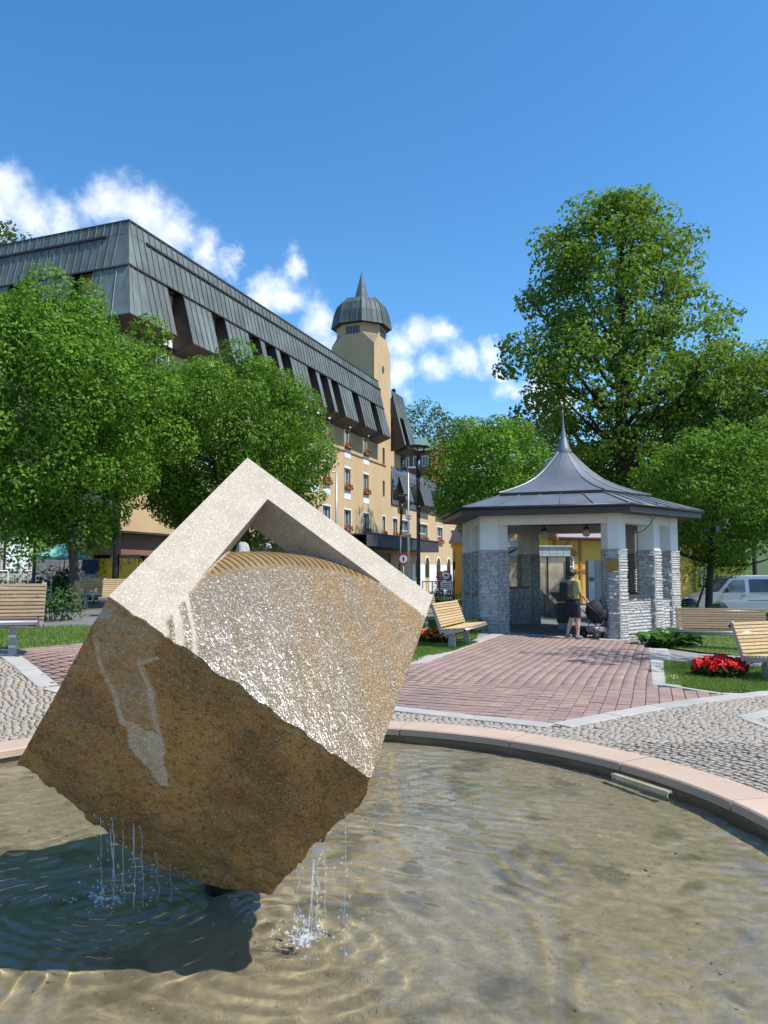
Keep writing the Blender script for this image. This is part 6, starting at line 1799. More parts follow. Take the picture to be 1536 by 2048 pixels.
    for x in (-1.4, .8, 2.4): cwin(x, -2.74, 13.5, 0)
    MB().box(-4.4, 4.4, -3.6, -2.75, 15.2, 15.35).box(-4.4, 4.4, -3.65, -3.58, 15.36, 16.1).build("balcony", logs, root)
    D = 112; p = at(868, 1148, D); root = empty("timber_chalet", (p.x, D, 0), R(-20), "lower dark-roofed timber wing right of the green-roofed chalet", "house")
    MB().box(-2.2, 2.6, -2.5, 3, 4, 16.6).build("wall", logs, root); MB().add([(-2.8, -3.3, 16.3), (3.2, -3.3, 16.3), (2.2, .3, 18.4), (-2.8, .3, 18.4), (3.2, 3.6, 16.3), (-2.8, 3.6, 16.3)], [(0, 1, 2, 3), (1, 4, 2), (3, 2, 4, 5)]).build("roof", grn, root)
    for x in (-1.4, .2, 1.6):
        f = empty("window", (x, -2.52, 14.2)); f.parent = root; MB().box(-.45, -.33, -.06, 0, 0, 1.5).box(.33, .45, -.06, 0, 0, 1.5).box(-.33, .33, -.06, 0, 1.4, 1.5).build("window_frame", white_paint, f); one("pane", dark_glass, f, -.4, .4, -.02, 0, 0, 1.45)
    # yellow timber hall behind the pavilion
    D = 43.0; p = at(1079, 1148, D); root = empty("timber_hall", (p.x, D, -.5), R(22), "yellow timber hall with orange posts and white arched windows behind the pavilion", "building")
    yel = pbr("yellow boards", (.62, .37, .05), rough=.7, jitter=.08, tints=[(.62, .37, .05), (.66, .41, .07), (.58, .34, .045)])
    ora = pbr("orange-brown timber", (.36, .12, .03), rough=.6, jitter=.08)
    W = 15.0; zt = 4.05
    one("wall_core", MATS["orange-brown timber"], root, 0, W, .05, 6, 0, zt)
    z = .5; k = 0
    wx = [1.85, 5.3, 8.7, 12.0]
    while z < zt:                                     # boards run between the windows
        cuts = [0] + [v for x in wx for v in (x - .45, x + .45)] + [W] if 1.3 < z < 3.45 else [0, W]
        m = MB()
        for i in range(0, len(cuts), 2): MB().box(cuts[i] + .002, cuts[i + 1], -.0, .048, z, z + .185).build("board", yel, root)
        z += .19
    one("base", slab, root, 0, W, -.04, .049, -.3, .5)
    for x in [0.06, 1.0, 2.75, 4.4, 6.2, 7.8, 9.6, 11.1, 12.9, 14.9]:
        MB().box(x - .08, x + .08, -.06, -.002, .5, zt).build("post", ora, root)
    MB().box(-.1, W + .1, -.09, -.062, 2.3, 2.42).build("rail", ora, root); MB().box(-.1, W + .1, -.12, .3, zt, zt + .16).build("wall_plate", ora, root)
    for x in (1.0, 4.4, 7.8, 11.1):
        MB().tube([(x + .05, -.08, 3.2), (x + .75, -.5, zt)], .05, 6).build("brace", ora, root)
    for x in wx:
        f = empty("arched_window", (x, -.03, 1.25)); f.parent = root; n = 12
        arc = [(.4 * math.cos(math.pi * i / n), 1.65 + .42 * math.sin(math.pi * i / n)) for i in range(n + 1)]
        MB().prism([(-.4, 0), (.4, 0)] + arc, .0, .02, 'y').build("pane", dark_glass, f)
        m = MB(); m.box(-.42, -.33, -.05, -.002, 0, 1.65).box(.33, .42, -.05, -.002, 0, 1.65).box(-.03, .03, -.05, -.002, 0, 1.7).box(-.33, .33, -.048, -.002, -.05, .03)
        for z in (.42, .85, 1.28): m.box(-.33, .33, -.046, -.002, z, z + .06)
        for i in range(n):
            (x0, za), (x1, zb_) = arc[i], arc[i + 1]
            m.add([(x0 * .8, -.05, 1.65 + (za - 1.65) * .8), (x1 * .8, -.05, 1.65 + (zb_ - 1.65) * .8), (x1 * 1.06, -.05, 1.65 + (zb_ - 1.65) * 1.06), (x0 * 1.06, -.05, 1.65 + (za - 1.65) * 1.06)], [(3, 2, 1, 0)])
        m.build("window_frame", white_paint, f)
        MB().prism([(-.62, 1.95), (.62, 1.95), (.5, 2.25), (-.5, 2.25)], -.16, -.052, 'y').build("window_hood", ora, f)
    tile = pbr("grey-red roof tile", (.3, .24, .23), rough=.85, tints=[(.28, .23, .23), (.34, .27, .26), (.3, .22, .2), (.36, .31, .31)])
    r = 0
    while r < 9:                                       # tile courses
        o0 = -.55 + r * .42; zz = zt + .12 + r * .25
        MB().hexa([(-.5 + r * .1, o0, zz), (W + .5, o0, zz), (W + .5, o0 + .5, zz + .27), (-.5 + r * .1, o0 + .5, zz + .27), (-.5 + r * .1, o0, zz + .05), (W + .5, o0, zz + .05), (W + .5, o0 + .5, zz + .32), (-.5 + r * .1, o0 + .5, zz + .32)]).build("tile_course", tile, root); r += 1
    MB().box(-.5, W + .5, -.62, -.5, zt + .05, zt + .14).build("eaves_gutter", dark_steel, root)
    # its gabled cross wing to the left
    g = empty("cross_wing", (-2.35, -1.0, 0)); g.parent = root; g.scale = (.5, 1, 1)
    one("wall_core", yel, g, 0, 4.58, .05, 7, 0, 4.2)
    for k in range(15): MB().box(.02 + k * .305, .3 + k * .305, 0, .048, .3, 4.75).build("board", yel, g)
    MB().prism([(-.4, 4.1), (5.0, 4.1), (2.3, 6.6)], .02, .045, 'y').build("gable", yel, g)
    for s in (0, 1):
        x0, x1 = (-.5, 2.3) if s == 0 else (5.1, 2.3)
        MB().hexa([(x0, -.5, 4.0), (x1, -.5, 6.7), (x1, 7, 6.7), (x0, 7, 4.0), (x0, -.5, 4.12), (x1, -.5, 6.82), (x1, 7, 6.82), (x0, 7, 4.12)]).build("roof_slope", tile, g)
        MB().hexa([(x0, -.56, 3.9), (x1, -.56, 6.6), (x1, -.502, 6.6), (x0, -.502, 3.9), (x0, -.56, 4.15), (x1, -.56, 6.85), (x1, -.502, 6.85), (x0, -.502, 4.15)]).build("barge_board", ora, g)
    MB().box(0, 4.58, -.03, -.001, 2.9, 3.05).build("rail", ora, g)
    # kiosk with white tiled canopy
    D = 31.5; p = at(1015, 1148, D); root = empty("tiled_kiosk", (p.x, D, -.15), R(3), "modern kiosk with white tiled canopy and large panes seen through the pavilion", "kiosk")
    wt = pbr("white tile", (.62, .63, .62), rough=.4, jitter=.06); W = 2.62
    for rr in range(3):
        for k in range(9): MB().box(k * W / 9 + .006, (k + 1) * W / 9 - .006, -.02, .05, 2.52 + rr * .125, 2.636 + rr * .125).build("tile", wt, root)
    one("canopy_core", pbr("tile grout", (.3, .3, .3), rough=.9), root, 0, W, 0, 2.4, 2.5, 2.9)
    one("canopy_lip", white_paint, root, -.03, W + .06, -.06, 2.4, 2.905, 2.96)
    one("sign_board", white_paint, root, -.1, .75, .3, .35, 2.97, 3.32)
    text_obj("sign_letters", "ČNÍ KOLONÁ", .16, pbr("grey letters", (.2, .2, .22), rough=.5), root, (.33, .297, 3.08), (R(90), 0, 0), .002)
    one("pier", dark_steel, root, W - .16, W - .02, 0, .14, -.2, 2.5)
    for x0, x1 in ((0, .8), (.86, 1.65), (1.7, 2.44)):
        one("pane", glass_mat("kiosk glass", (.62, .5, .34), .08) if "kg" not in MATS else MATS["kg"], root, x0, x1, .05, .07, .1, 2.48); one("mullion", dark_steel, root, x1, x1 + .05, .02, .1, -.2, 2.5)
    one("kiosk_back", brown_panel, root, 0, W, 2.2, 2.3, -.2, 2.5)
    dk = pbr("dark ribbed panel", (.035, .04, .05), rough=.5, jitter=.15)
    for k in range(7):                                 # ribbed stair cheek sloping down to the right
        x = .55 + k * .21; h0 = 1.85 - (k) * .21; h1 = 1.85 - (k + 1) * .21
        if h1 < .1: break
        MB().hexa([(x, -.5, 0), (x + .19, -.5, 0), (x + .19, -.42, 0), (x, -.42, 0), (x, -.5, h0), (x + .19, -.5, h1 + .02), (x + .19, -.42, h1 + .02), (x, -.42, h0)]).build("rib_panel", dk, root)
    # white brick pillar with the house number
    D = 30.0; p = at(1177, 1148, D); root = empty("brick_pillar", (p.x, D, -.25), R(0), "white brick gate pillar with a dark number plate", "pillar")
    one("pillar_core", MATS["tile grout"], root, 0.01, .66, .01, .5, 0, 2.42)
    zz = 0; r = 0
    while zz < 2.4:
        for k in range(2):
            o_ = .06 if r % 2 else 0; x0 = max(0, k * .13 - o_); x1 = min(.25, (k + 1) * .13 - o_ + (.13 if k == 1 and o_ else 0))
            MB().box(x0 + .003, x1 - .003, -.0, .03, zz, zz + .068).build("brick", wt, root)
        zz += .078; r += 1
    one("side_panel", pbr("pale grey panel", (.36, .37, .34), rough=.7), root, .26, .67, -.02, .008, 0, 2.42)
    one("number_plate", dark_steel, root, .03, .2, -.03, -.001, 1.62, 1.76); text_obj("plate_digits", "312", .09, sign_white, root, (.115, -.032, 1.655), (R(90), 0, 0), .001)
    # rocks and advertising column seen through the carved window
    D = 21.5; p = at(486, 1148, D); root = empty("rough_boulder", (p.x, D, float(tz(p.x, D)) - .1), 0, "rough pale boulder seen through the block's carved window", "boulder")
    q = np.random.default_rng(4); d = sphere_pts(900, q)
    bm = bmesh.new(); bmesh.ops.create_icosphere(bm, subdivisions=4, radius=1)
    for v in bm.verts:
        n = float(fbm(np.array([v.co[:]]) * 2.2, 4, 3)[0]); s = 1 + .28 * n; t = (v.co.z + 1) / 2
        v.co = Vector((v.co.x * (.50 - .25 * t) * s, v.co.y * .45 * s, t * 2.25 * (1 + .05 * n)))
    me = bpy.data.meshes.new("boulder"); bm.to_mesh(me); bm.free()
    link("boulder", me, pbr("pale rough stone", (.42, .4, .37), (.3, .28, .26), 6, rough=.9, speck=[(30, .58, (.15, .14, .13), .6)], bump=(18, .8, .03)), root)
    D = 31.0; p = at(522, 1148, D); root = empty("advertising_column", (p.x, D, .35), 0, "round advertising column printed in black and white behind the boulder", "column")
    MB().lathe([(.36, 0), (.36, 2.3), (.42, 2.32), (.42, 2.42), (.3, 2.6)], 20).build("shaft", poster_mat("black and white print", (.6, .62, .65), (.03, .03, .035), 9), root, True)
    MB().lathe([(.42, 2.61), (.36, 2.7), (.05, 2.95)], 20).build("cap", dark_steel, root, True)
    D = 29.5; p = at(553, 1148, D); root = empty("cone_sign", (p.x, D, .3), 0, "giant red-and-white ice-cream cone sign beside the shop", "sign")
    MB().lathe([(.03, .75), (.19, 1.32), (.2, 1.36)], 14).build("wafer_cone", pbr("wafer", (.5, .27, .1), rough=.7), root, True)
    pts = []
    for k in range(40): t = k / 39; a = t * 16; r = .17 * (1 - t) + .01; pts.append((r * math.cos(a), r * math.sin(a), 1.4 + .62 * t))
    MB().tube(pts, [.085 * (1 - .8 * k / 39) for k in range(40)], 7).build("swirl", pbr("swirl ice", (.7, .35, .38), (.75, .7, .68), 9, rough=.5), root, True)
    MB().box(-.2, .2, -.15, .15, 0, .3).tube([(0, 0, .3), (0, 0, .8)], .03, 8).build("stand", dark_steel, root)
build_neighbours()

# ------------------------------------------------------------------ silver van
def build_van():
    silver = pbr("silver paint", (.33, .355, .38), rough=.3, metal=.55, coat=.6, speck=[(1.2, .6, (.4, .42, .44), .3)])
    p = at(1435, 1148, 34.6); root = empty("parked_van", (p.x, 34.6, float(tz(p.x, 34.6))), R(-2), "silver van parked at the right beyond the hedge, nose pointing left", "van")
    # local x: 0 at the front axle, rear towards +x; y: near side at 0, far side at 1.9
    prof = [(-.88, .42), (-.92, .62), (-.86, .86), (-.72, 1.02), (-.35, 1.14), (.05, 1.22), (.62, 1.82), (.78, 1.92), (1.1, 1.97), (3.6, 1.97), (3.86, 1.9), (3.98, 1.2), (4.02, .6), (3.98, .36), (3.45, .3)]
    def arch(cx): return [(cx + .4 * math.cos(a), .34 + .4 * math.sin(a)) for a in [math.pi * k / 8 for k in range(9)]]
    low = [(3.4, .3)] + arch(3.0) + [(2.55, .26), (.5, .26)] + arch(0.0) + [(-.5, .3)]
    poly = prof + low
    m = MB(); n = len(poly)
    # body skin: lower half upright, glasshouse leans in
    def yin(z): return .0 if z < 1.15 else .16 * (z - 1.15) / .85
    ring0 = [(x, yin(z), z) for x, z in poly]; ring1 = [(x, 1.9 - yin(z), z) for x, z in poly]
    m.add(ring0 + ring1, [tuple(range(n)), tuple(reversed(range(n, 2 * n)))] + [(i, n + i, n + (i + 1) % n, (i + 1) % n) for i in range(n)])
    me = m.mesh("body"); bm = bmesh.new(); bm.from_mesh(me); bmesh.ops.recalc_face_normals(bm, faces=bm.faces[:]); bmesh.ops.bevel(bm, geom=[e for e in bm.edges if len(e.link_faces) == 2 and e.calc_face_angle(0) > 1.2], offset=.05, segments=3, affect='EDGES'); bm.to_mesh(me); bm.free()
    link("body", me, silver, root, False)
    def side(poly2, nm, mat, off):
        for s in (0, 1):
            vs = [(x, (yin(z) - off) if s == 0 else (1.9 - yin(z) + off), z) for x, z in poly2]; k = len(vs)
            MB().add(vs, [tuple(range(k)) if s == 0 else tuple(reversed(range(k)))]).build(nm, mat, root)
    side([(.18, 1.17), (.5, 1.2), (1.22, 1.2), (1.22, 1.76), (.72, 1.76), (.55, 1.62)], "side_window", win_glass, .006)
    side([(1.42, 1.2), (2.6, 1.2), (2.6, 1.78), (1.42, 1.78)], "side_window", dark_glass, .006); side([(2.7, 1.2), (3.75, 1.2), (3.7, 1.78), (2.7, 1.78)], "side_window", dark_glass, .006)
    MB().add([(.04, .18, 1.235), (.04, 1.72, 1.235), (.6, 1.66, 1.815), (.6, .24, 1.815)], [(0, 3, 2, 1)]).build("windscreen", win_glass, root).location = (-.012, 0, .012)
    side([(1.31, .4), (1.325, .4), (1.325, 1.9), (1.31, 1.9)], "door_gap", black_paint, .004)
    side([(1.32, .82), (3.9, .82), (3.9, .85), (1.32, .85)], "trim_strip", fascia_dark, .012)
    side([(.1, .26), (2.9, .26), (2.9, .4), (.1, .4)], "sill", fascia_dark, .004) if False else None
    for s in (0, 1):
        y = -.03 if s == 0 else 1.93
        m = MB(); m.cbox(1.02, 1.2, min(y, y + .03), max(y, y + .03), 1.03, 1.08, .01); m.build("door_handle", fascia_dark, root)
        m = MB(); m.cbox(.3, .42, y - .2 if s == 0 else y, y if s == 0 else y + .2, 1.18, 1.42, .04); m.build("mirror", fascia_dark, root)
        m = MB(); m.cbox(-.88, -.62, .05 if s == 0 else 1.5, .4 if s == 0 else 1.85, .72, .92, .05); m.build("headlight", globe_glass, root)
        for cx in (0.0, 3.0):
            w = empty("wheel", (cx, .03 if s == 0 else 1.87, .34)); w.parent = root; w.rotation_euler = (R(90), 0, 0)
            MB().lathe([(.22, -.1), (.32, -.11), (.34, -.07), (.34, .07), (.32, .11), (.22, .1)], 24).build("tyre", rubber, w, True)
            MB().lathe([(.02, .09), (.1, .1), (.2, .08), (.225, .1), (.225, -.09), (.02, -.09)], 20).build("rim", galv, w, True)
    one("bumper", fascia_dark, root, -.95, -.84, .12, 1.78, .4, .58)
    one("number_plate", sign_white, root, -.97, -.952, .7, 1.2, .48, .58)
build_van()

# ------------------------------------------------------------------ people
def capsule(P, a, b_, r0, r1):
    a, b_ = np.array(a), np.array(b_); d = b_ - a; L2 = d @ d + 1e-9
    t = np.clip(((P - a) @ d) / L2, 0, 1); c = a + t[:, None] * d
    return np.linalg.norm(P - c, axis=1) - (r0 + (r1 - r0) * t)
def ell(P, c, r):
    q = (P - np.array(c)) / np.array(r); k = np.linalg.norm(q, axis=1); return (k - 1) * min(r)
def smin(a, b_, k):
    h = np.clip(.5 + .5 * (b_ - a) / k, 0, 1); return b_ + (a - b_) * h - k * h * (1 - h)
def sdf_mesh(fn, lo, hi, h):
    ax = [np.arange(lo[i], hi[i] + h, h) for i in range(3)]; X = np.meshgrid(*ax, indexing='ij'); P = np.stack([x.ravel() for x in X], 1)
    return surface_nets(fn(P).reshape(X[0].shape), lo, h)
def skeleton(H, pose):
    """joint positions for a person of height H facing +y"""
    s = H / 1.7; J = {}
    hip = np.array([0, 0, .88]) * s
    J['pelvis'] = hip; J['chest'] = np.array([0, -.01, 1.28]) * s; J['neck'] = np.array([0, -.01, 1.45]) * s; J['head'] = np.array([0, .03, 1.585]) * s
    for k, sg in (('l', -1), ('r', 1)):
        J['hip' + k] = hip + np.array([sg * .09, 0, -.02]) * s
        J['knee' + k] = J['hip' + k] + np.array(pose['thigh' + k]) * .42 * s; J['ank' + k] = J['knee' + k] + np.array(pose['shin' + k]) * .40 * s
        J['sho' + k] = np.array([sg * .175, -.01, 1.40]) * s
        J['elb' + k] = J['sho' + k] + np.array(pose['arm' + k]) * .27 * s; J['wri' + k] = J['elb' + k] + np.array(pose['fore' + k]) * .25 * s
    low = min(J['ankl'][2], J['ankr'][2]) - .075 * s
    for k in J: J[k] = J[k] - np.array([0, 0, low])
    return J, s
def person(label, x, y, rz, H, pose, top_c, bottom_c, hair_m, shoe_c, sleeve=.5, short=True, h=.017, hair_bun=False, build_=1.0, group=None):
    J, s = skeleton(H, pose); z0 = float(tz(x, y)) + .012 if y < 60 else 0
    root = empty("person", (x, y, z0), R(rz), label, "person", group)
    lo = np.array([-.62, -.62, -.02]) * s; hi = np.array([.62, .62, 1.82]) * s
    def nrm(v): return v / (np.linalg.norm(v) + 1e-9)
    def legs(P, inf=0.0, cut=0.0):
        d = 9
        for k in 'lr':
            a, b_, c_ = J['hip' + k], J['knee' + k], J['ank' + k]
            leg = smin(capsule(P, a, b_, .088 * s * build_ + inf, .055 * s + inf), capsule(P, b_, c_, .056 * s + inf, .037 * s + inf), .03)
            calf = capsule(P, b_ + (c_ - b_) * .2 + np.array([0, -.012, 0]), b_ + (c_ - b_) * .45 + np.array([0, -.015, 0]), .055 * s + inf, .05 * s + inf); leg = smin(leg, calf, .03)
            d = np.minimum(d, leg)
        return d
    def trunk(P, inf=0.0):
        q = ell(P, J['pelvis'] + np.array([0, 0, .0]), np.array([.165 * build_, .12 * build_, .15]) * s + inf)
        q = smin(q, ell(P, (J['pelvis'] + J['chest']) / 2, np.array([.135 * build_, .10 * build_, .2]) * s + inf), .06)
        q = smin(q, ell(P, J['chest'], np.array([.165 * build_, .112, .2]) * s + inf), .06)
        return smin(q, capsule(P, J['shol'], J['shor'], .062 * s + inf, .062 * s + inf), .06)
    def arms(P, inf=0.0):
        d = 9
        for k in 'lr':
            d = np.minimum(d, smin(capsule(P, J['sho' + k], J['elb' + k], .052 * s + inf, .04 * s + inf), capsule(P, J['elb' + k], J['wri' + k], .041 * s + inf, .026 * s + inf), .02))
        return d
    hc = J['head']
    def head(P):
        q = ell(P, hc + np.array([0, -.01, .02]) * s, np.array([.075, .095, .10]) * s); q = smin(q, ell(P, hc + np.array([0, .035, -.05]) * s, np.array([.055, .06, .06]) * s), .04)
        q = smin(q, capsule(P, hc + np.array([0, .085, .005]) * s, hc + np.array([0, .108, -.022]) * s, .008 * s, .014 * s), .012)
        for sg in (-1, 1):
            q = smin(q, ell(P, hc + np.array([sg * .078, -.01, -.01]) * s, np.array([.01, .02, .03]) * s), .01)
            q = np.maximum(q, -ell(P, hc + np.array([sg * .032, .098, .018]) * s, np.array([.018, .016, .011]) * s))
        q = np.maximum(q, -ell(P, hc + np.array([0, .098, -.062]) * s, np.array([.024, .012, .004]) * s))
        return smin(q, capsule(P, J['neck'] - np.array([0, 0, .05]) * s, hc + np.array([0, -.02, -.06]) * s, .055 * s, .05 * s), .03)
    def palms(P):
        d = 9
        for k in 'lr':
            f = nrm(J['wri' + k] - J['elb' + k]); d = np.minimum(d, ell(P, J['wri' + k] + f * .045 * s, np.array([.03, .032, .045]) * s))
        return d
    def body(P):
        q = smin(trunk(P), legs(P), .04); q = smin(q, arms(P), .035); q = smin(q, head(P), .02); q = smin(q, palms(P), .015)
        for k in 'lr': q = smin(q, capsule(P, J['ank' + k], J['ank' + k] + np.array([0, .11, -.045]) * s, .035 * s, .03 * s), .02)
        return q
    V, F = sdf_mesh(body, lo, hi, h)
    # five fingers on each hand, rooted in the palm
    m = MB()
    for k, sg in (('l', -1), ('r', 1)):
        f = nrm(J['wri' + k] - J['elb' + k]); side = nrm(np.cross(f, np.array([sg * 1., 0.2, 0]))); nor = np.cross(side, f)
        pc = J['wri' + k] + f * .07 * s
        for i, L in enumerate((.062, .07, .066, .052)):
            b0 = pc + side * (.021 - .014 * i) * s; m.tube([b0, b0 + (f * .55 + nor * .12) * L * s, b0 + (f * .85 + nor * .42) * L * s], [.0085 * s, .008 * s, .0065 * s], 6)
        b0 = J['wri' + k] + f * .035 * s + side * .025 * s; m.tube([b0, b0 + (side * .6 + f * .6) * .03 * s, b0 + (side * .6 + f * 1.2) * .045 * s], [.011 * s, .009 * s, .007 * s], 6)
    nv = len(V); Vt = np.concatenate([V, np.array(m.v)]); me = bpy.data.meshes.new("body")
    me.from_pydata(Vt.tolist(), [], [tuple(f) for f in F.tolist()] + [tuple(i + nv for i in f) for f in m.f]); me.update()
    link("body", me, skin, root, True)
    def cloth(nm, fn, mat):
        V, F = sdf_mesh(fn, lo, hi, h); 
        if len(V): link(nm, np_mesh(nm, V, F), mat, root, True)
    def top(P):
        q = smin(trunk(P, .014), 9 + 0 * P[:, 0], .001)
        for k in 'lr':
            a, b_ = J['sho' + k], J['elb' + k]; e = a + (b_ - a) * min(1, sleeve * 1.5); q = smin(q, capsule(P, a, e, .066 * s, .06 * s), .04)
        q = np.maximum(q, (J['pelvis'][2] - .02 * s) - P[:, 2]); q = np.maximum(q, P[:, 2] - (J['neck'][2] + .005 * s))
        return q + .004 * vnoise(P * 14, 5)
    cloth("shirt", top, top_c)
    def bottom(P):
        q = smin(ell(P, J['pelvis'], np.array([.172 * build_, .13 * build_, .16]) * s + .012), legs(P, .03 if short else .016), .05)
        q = np.maximum(q, P[:, 2] - (J['pelvis'][2] + .1 * s)); cut = min(J['kneel'][2], J['kneer'][2]) + (.06 if short else -.36) * s
        return np.maximum(q, cut - P[:, 2]) + .003 * vnoise(P * 12, 6)
    cloth("shorts" if short else "trousers", bottom, bottom_c)
    def hairf(P):
        q = ell(P, hc + np.array([0, -.018, .035]) * s, np.array([.088, .105, .105]) * s); q = np.maximum(q, -(ell(P, hc + np.array([0, .075, -.035]) * s, np.array([.08, .085, .105]) * s))); q = np.maximum(q, hc[2] - .06 * s - P[:, 2])
        if hair_bun: q = smin(q, ell(P, hc + np.array([0, -.10, .07]) * s, np.array([.065, .06, .06]) * s), .03)
        return q + .006 * vnoise(P * 40, 3)
    cloth("hair", hairf, hair_m)
    for k in 'lr':
        a = J['ank' + k]; fn = lambda P: np.maximum(smin(capsule(P, a + np.array([0, -.035, -.035]) * s, a + np.array([0, .125, -.045]) * s, .05 * s, .042 * s), capsule(P, a + np.array([0, 0, .0]) * s, a + np.array([0, .0, -.03]) * s, .045 * s, .05 * s), .03), a[2] - .077 * s - P[:, 2])
        V, F = sdf_mesh(fn, a - np.array([.12, .16, .1]) * s, a + np.array([.12, .24, .1]) * s, .012); link("shoe", np_mesh("shoe", V, F), shoe_c, root, True)
    return root, J, s
def U(*v): v = np.array(v, float); return v / np.linalg.norm(v)
def cloth_mat(n, c, c2=None, sc=6): return pbr(n, c, c2, sc, rough=.85, bump=(40, .3, .01))
# woman with backpack pushing the pram
pose = dict(thighl=U(-.05, .12, -1), shinl=U(-.02, -.38, -.95), thighr=U(.04, .16, -1), shinr=U(0.02, -.08, -1), arml=U(-.38, -.1, -1), forel=U(-.0, .72, -.68), armr=U(.25, .1, -1), forer=U(.0, .75, -.66))
WP = ground(1143, 1273)
root, J, s = person("woman in a yellow-green top and dark shorts with a black backpack pushing a pram", 4.82, 19.75, -60, 1.70, pose, cloth_mat("yellow-green cotton", (.36, .4, .12), (.31, .35, .1)), cloth_mat("navy cotton", (.012, .014, .03)), hair_dark, cloth_mat("grey trainer", (.16, .17, .17)), .6, True, .015, True, 1.08)
pk = pbr("black backpack", (.009, .009, .011), (.016, .016, .02), 9, rough=.8, bump=(20, .4, .01))
c0 = J['chest'] + np.array([0, -.21, -.1]) * s
V, F = sdf_mesh(lambda P: smin(np.linalg.norm(np.maximum(np.abs(P - c0) - np.array([.10, .045, .17]) * s, 0), axis=1) - .065, ell(P, c0 + np.array([0, -.09, -.07]) * s, np.array([.12, .07, .13]) * s), .05) + .006 * vnoise(P * 14, 2), (c0 - np.array([.3, .3, .4])), (c0 + np.array([.3, .3, .4])), .0145)
bp = empty("backpack", root.location, root.rotation_euler[2], "large black backpack worn by the woman with the pram", "backpack")
link("pack_body", np_mesh("pack_body", V, F), pk, bp, True)
for sg in (-1, 1):
    MB().tube([(sg * .1, c0[1] + .06, c0[2] + .2), (sg * .115, J['chest'][1] + .02, J['chest'][2] + .19), (sg * .12, J['chest'][1] + .135, J['chest'][2] + .04), (sg * .13, J['chest'][1] + .08, J['chest'][2] - .18), (sg * .12, c0[1] + .06, c0[2] - .17)], .02, 6).build("strap", pk, bp, True)
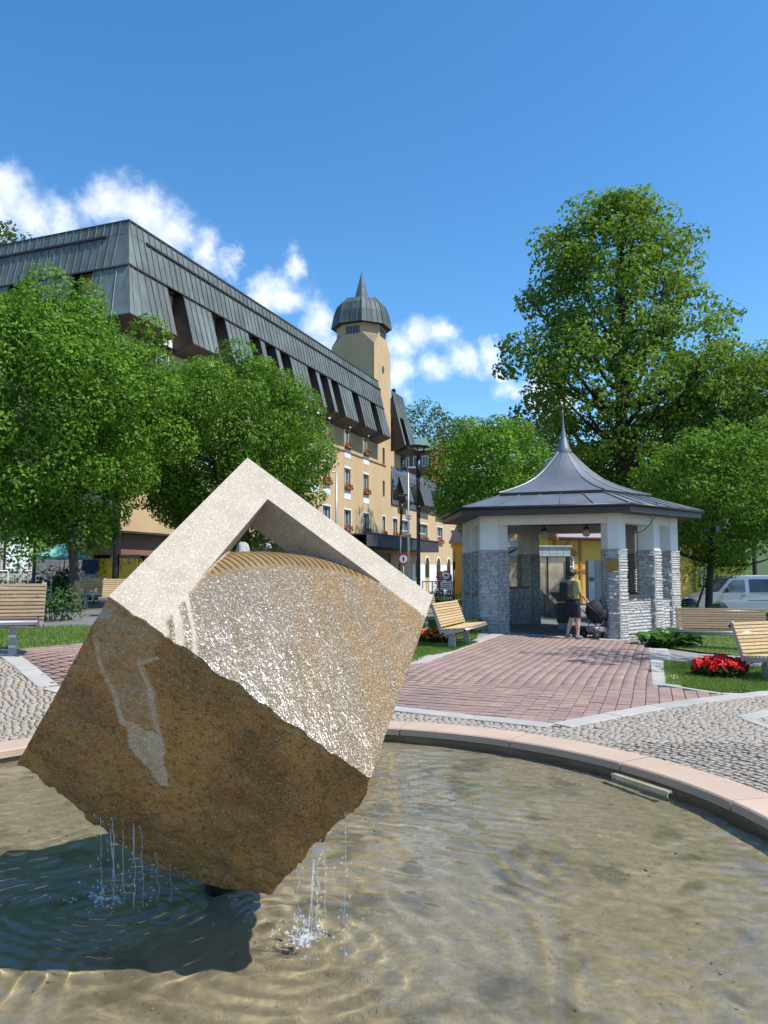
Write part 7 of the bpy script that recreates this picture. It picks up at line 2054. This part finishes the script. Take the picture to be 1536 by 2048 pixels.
# pram
def build_pram():
    a = R(-60); f = Vector((-math.sin(a), math.cos(a))); px, py = 4.82 + f.x * .84, 19.75 + f.y * .84
    root = empty("pram", (px, py, float(tz(px, py))), a, "dark pram with folded hood pushed by the woman", "pram")
    blk = pbr("pram fabric", (.012, .013, .017), rough=.8); lime = pbr("lime trim", (.4, .5, .08), rough=.6)
    for x, y, r in ((-.27, -.3, .15), (.27, -.3, .15), (-.22, .38, .11), (.22, .38, .11)):
        w = empty("wheel", (x, y, r)); w.parent = root; w.rotation_euler = (0, R(90), 0)
        MB().lathe([(r - .04, -.025), (r, -.02), (r, .02), (r - .04, .025)], 22).build("tyre", rubber, w, True)
        m = MB()
        for k in range(5): m.tube([(0, 0, 0), ((r - .03) * math.cos(k * 1.257), (r - .03) * math.sin(k * 1.257), 0)], .008, 5)
        m.tube([(0, 0, -.03), (0, 0, .03)], .025, 8); m.build("spokes", galv, w)
    for x in (-.24, .24):
        MB().tube([(x, -.32, .16), (x, .05, .55), (x, .38, .13)], .014, 8).build("frame_leg", dark_steel, root, True)
        MB().tube([(x, .2, .36), (x, -.3, .8), (x, -.62, 1.02)], .014, 8).build("handle_bar", dark_steel, root, True)
    MB().tube([(-.24, -.62, 1.02), (.24, -.62, 1.02)], .018, 8).build("grip", rubber, root, True)
    V, F = sdf_mesh(lambda P: np.maximum(ell(P, (0, .08, .72), (.25, .42, .26)), -ell(P, (0, .12, .85), (.21, .38, .24))), np.array([-.35, -.5, .4]), np.array([.35, .6, 1.05]), .02); link("carrycot", np_mesh("carrycot", V, F), blk, root, True)
    V, F = sdf_mesh(lambda P: np.maximum(np.maximum(np.abs(ell(P, (0, .0, .8), (.27, .36, .34))) - .012, .74 - P[:, 2]), P[:, 1] + .02), np.array([-.35, -.45, .6]), np.array([.35, .3, 1.25]), .018); link("hood", np_mesh("hood", V, F), blk, root, True)
    m = MB(); m.cbox(-.2, .2, -.28, .3, .2, .36, .03); m.build("basket", pbr("pram basket", (.16, .16, .2), (.4, .36, .4), 8, rough=.8), root)
    m = MB(); m.cbox(-.12, .12, .2, .34, .62, .7, .03); m.build("blanket", lime, root)
build_pram(); bpy.data.objects['pram'].scale = (.88, .88, .88)
stand = dict(thighl=U(-.03, .05, -1), shinl=U(0, -.05, -1), thighr=U(.03, .08, -1), shinr=U(0, -.1, -1), arml=U(-.14, .0, -1), forel=U(-.02, .25, -1), armr=U(.14, -.04, -1), forer=U(.02, .2, -1))
p = at(1205, 1148, 24.6)
person("small child in grey top and dark trousers half hidden by the pavilion's right column", p.x, 24.6, 130, 1.02, stand, cloth_mat("child grey", (.2, .24, .25), (.1, .2, .22), 3), cloth_mat("child dark", (.015, .016, .02)), hair_dark, cloth_mat("child shoe", (.5, .25, .28)), .6, False, .018)
walk = dict(thighl=U(-.03, .25, -1), shinl=U(0, -.1, -1), thighr=U(.03, -.12, -1), shinr=U(0, -.4, -1), arml=U(-.2, -.2, -1), forel=U(-.05, .12, -1), armr=U(.2, .05, -1), forer=U(.03, .25, -1))
p = at(180, 1148, 26.6)
person("white-haired man in a navy T-shirt and patterned shorts walking away behind the left benches", p.x, 26.6, 25, 1.80, walk, cloth_mat("navy tee", (.03, .045, .1), (.025, .038, .085)), cloth_mat("patterned shorts", (.05, .1, .22), (.5, .55, .6), 16), hair_white, cloth_mat("dark shoe", (.05, .05, .05)), .7, True, .018, False, 1.1)
for k, (px, lab, tc, bc) in enumerate(((882, "distant person in a pink top on the hotel terrace", (.5, .28, .32), (.16, .2, .32)), (898, "distant person in a blue-grey top on the hotel terrace", (.25, .33, .48), (.2, .25, .38)))):
    p = at(px, 1148, 53 + k); r_, _, _ = person(lab, p.x, 53 + k, 190 + 20 * k, 1.68, stand, cloth_mat("terrace top %d" % k, tc), cloth_mat("terrace trousers %d" % k, bc), hair_dark, MATS["dark shoe"], .6, False, .028)
    r_.location.z = .1
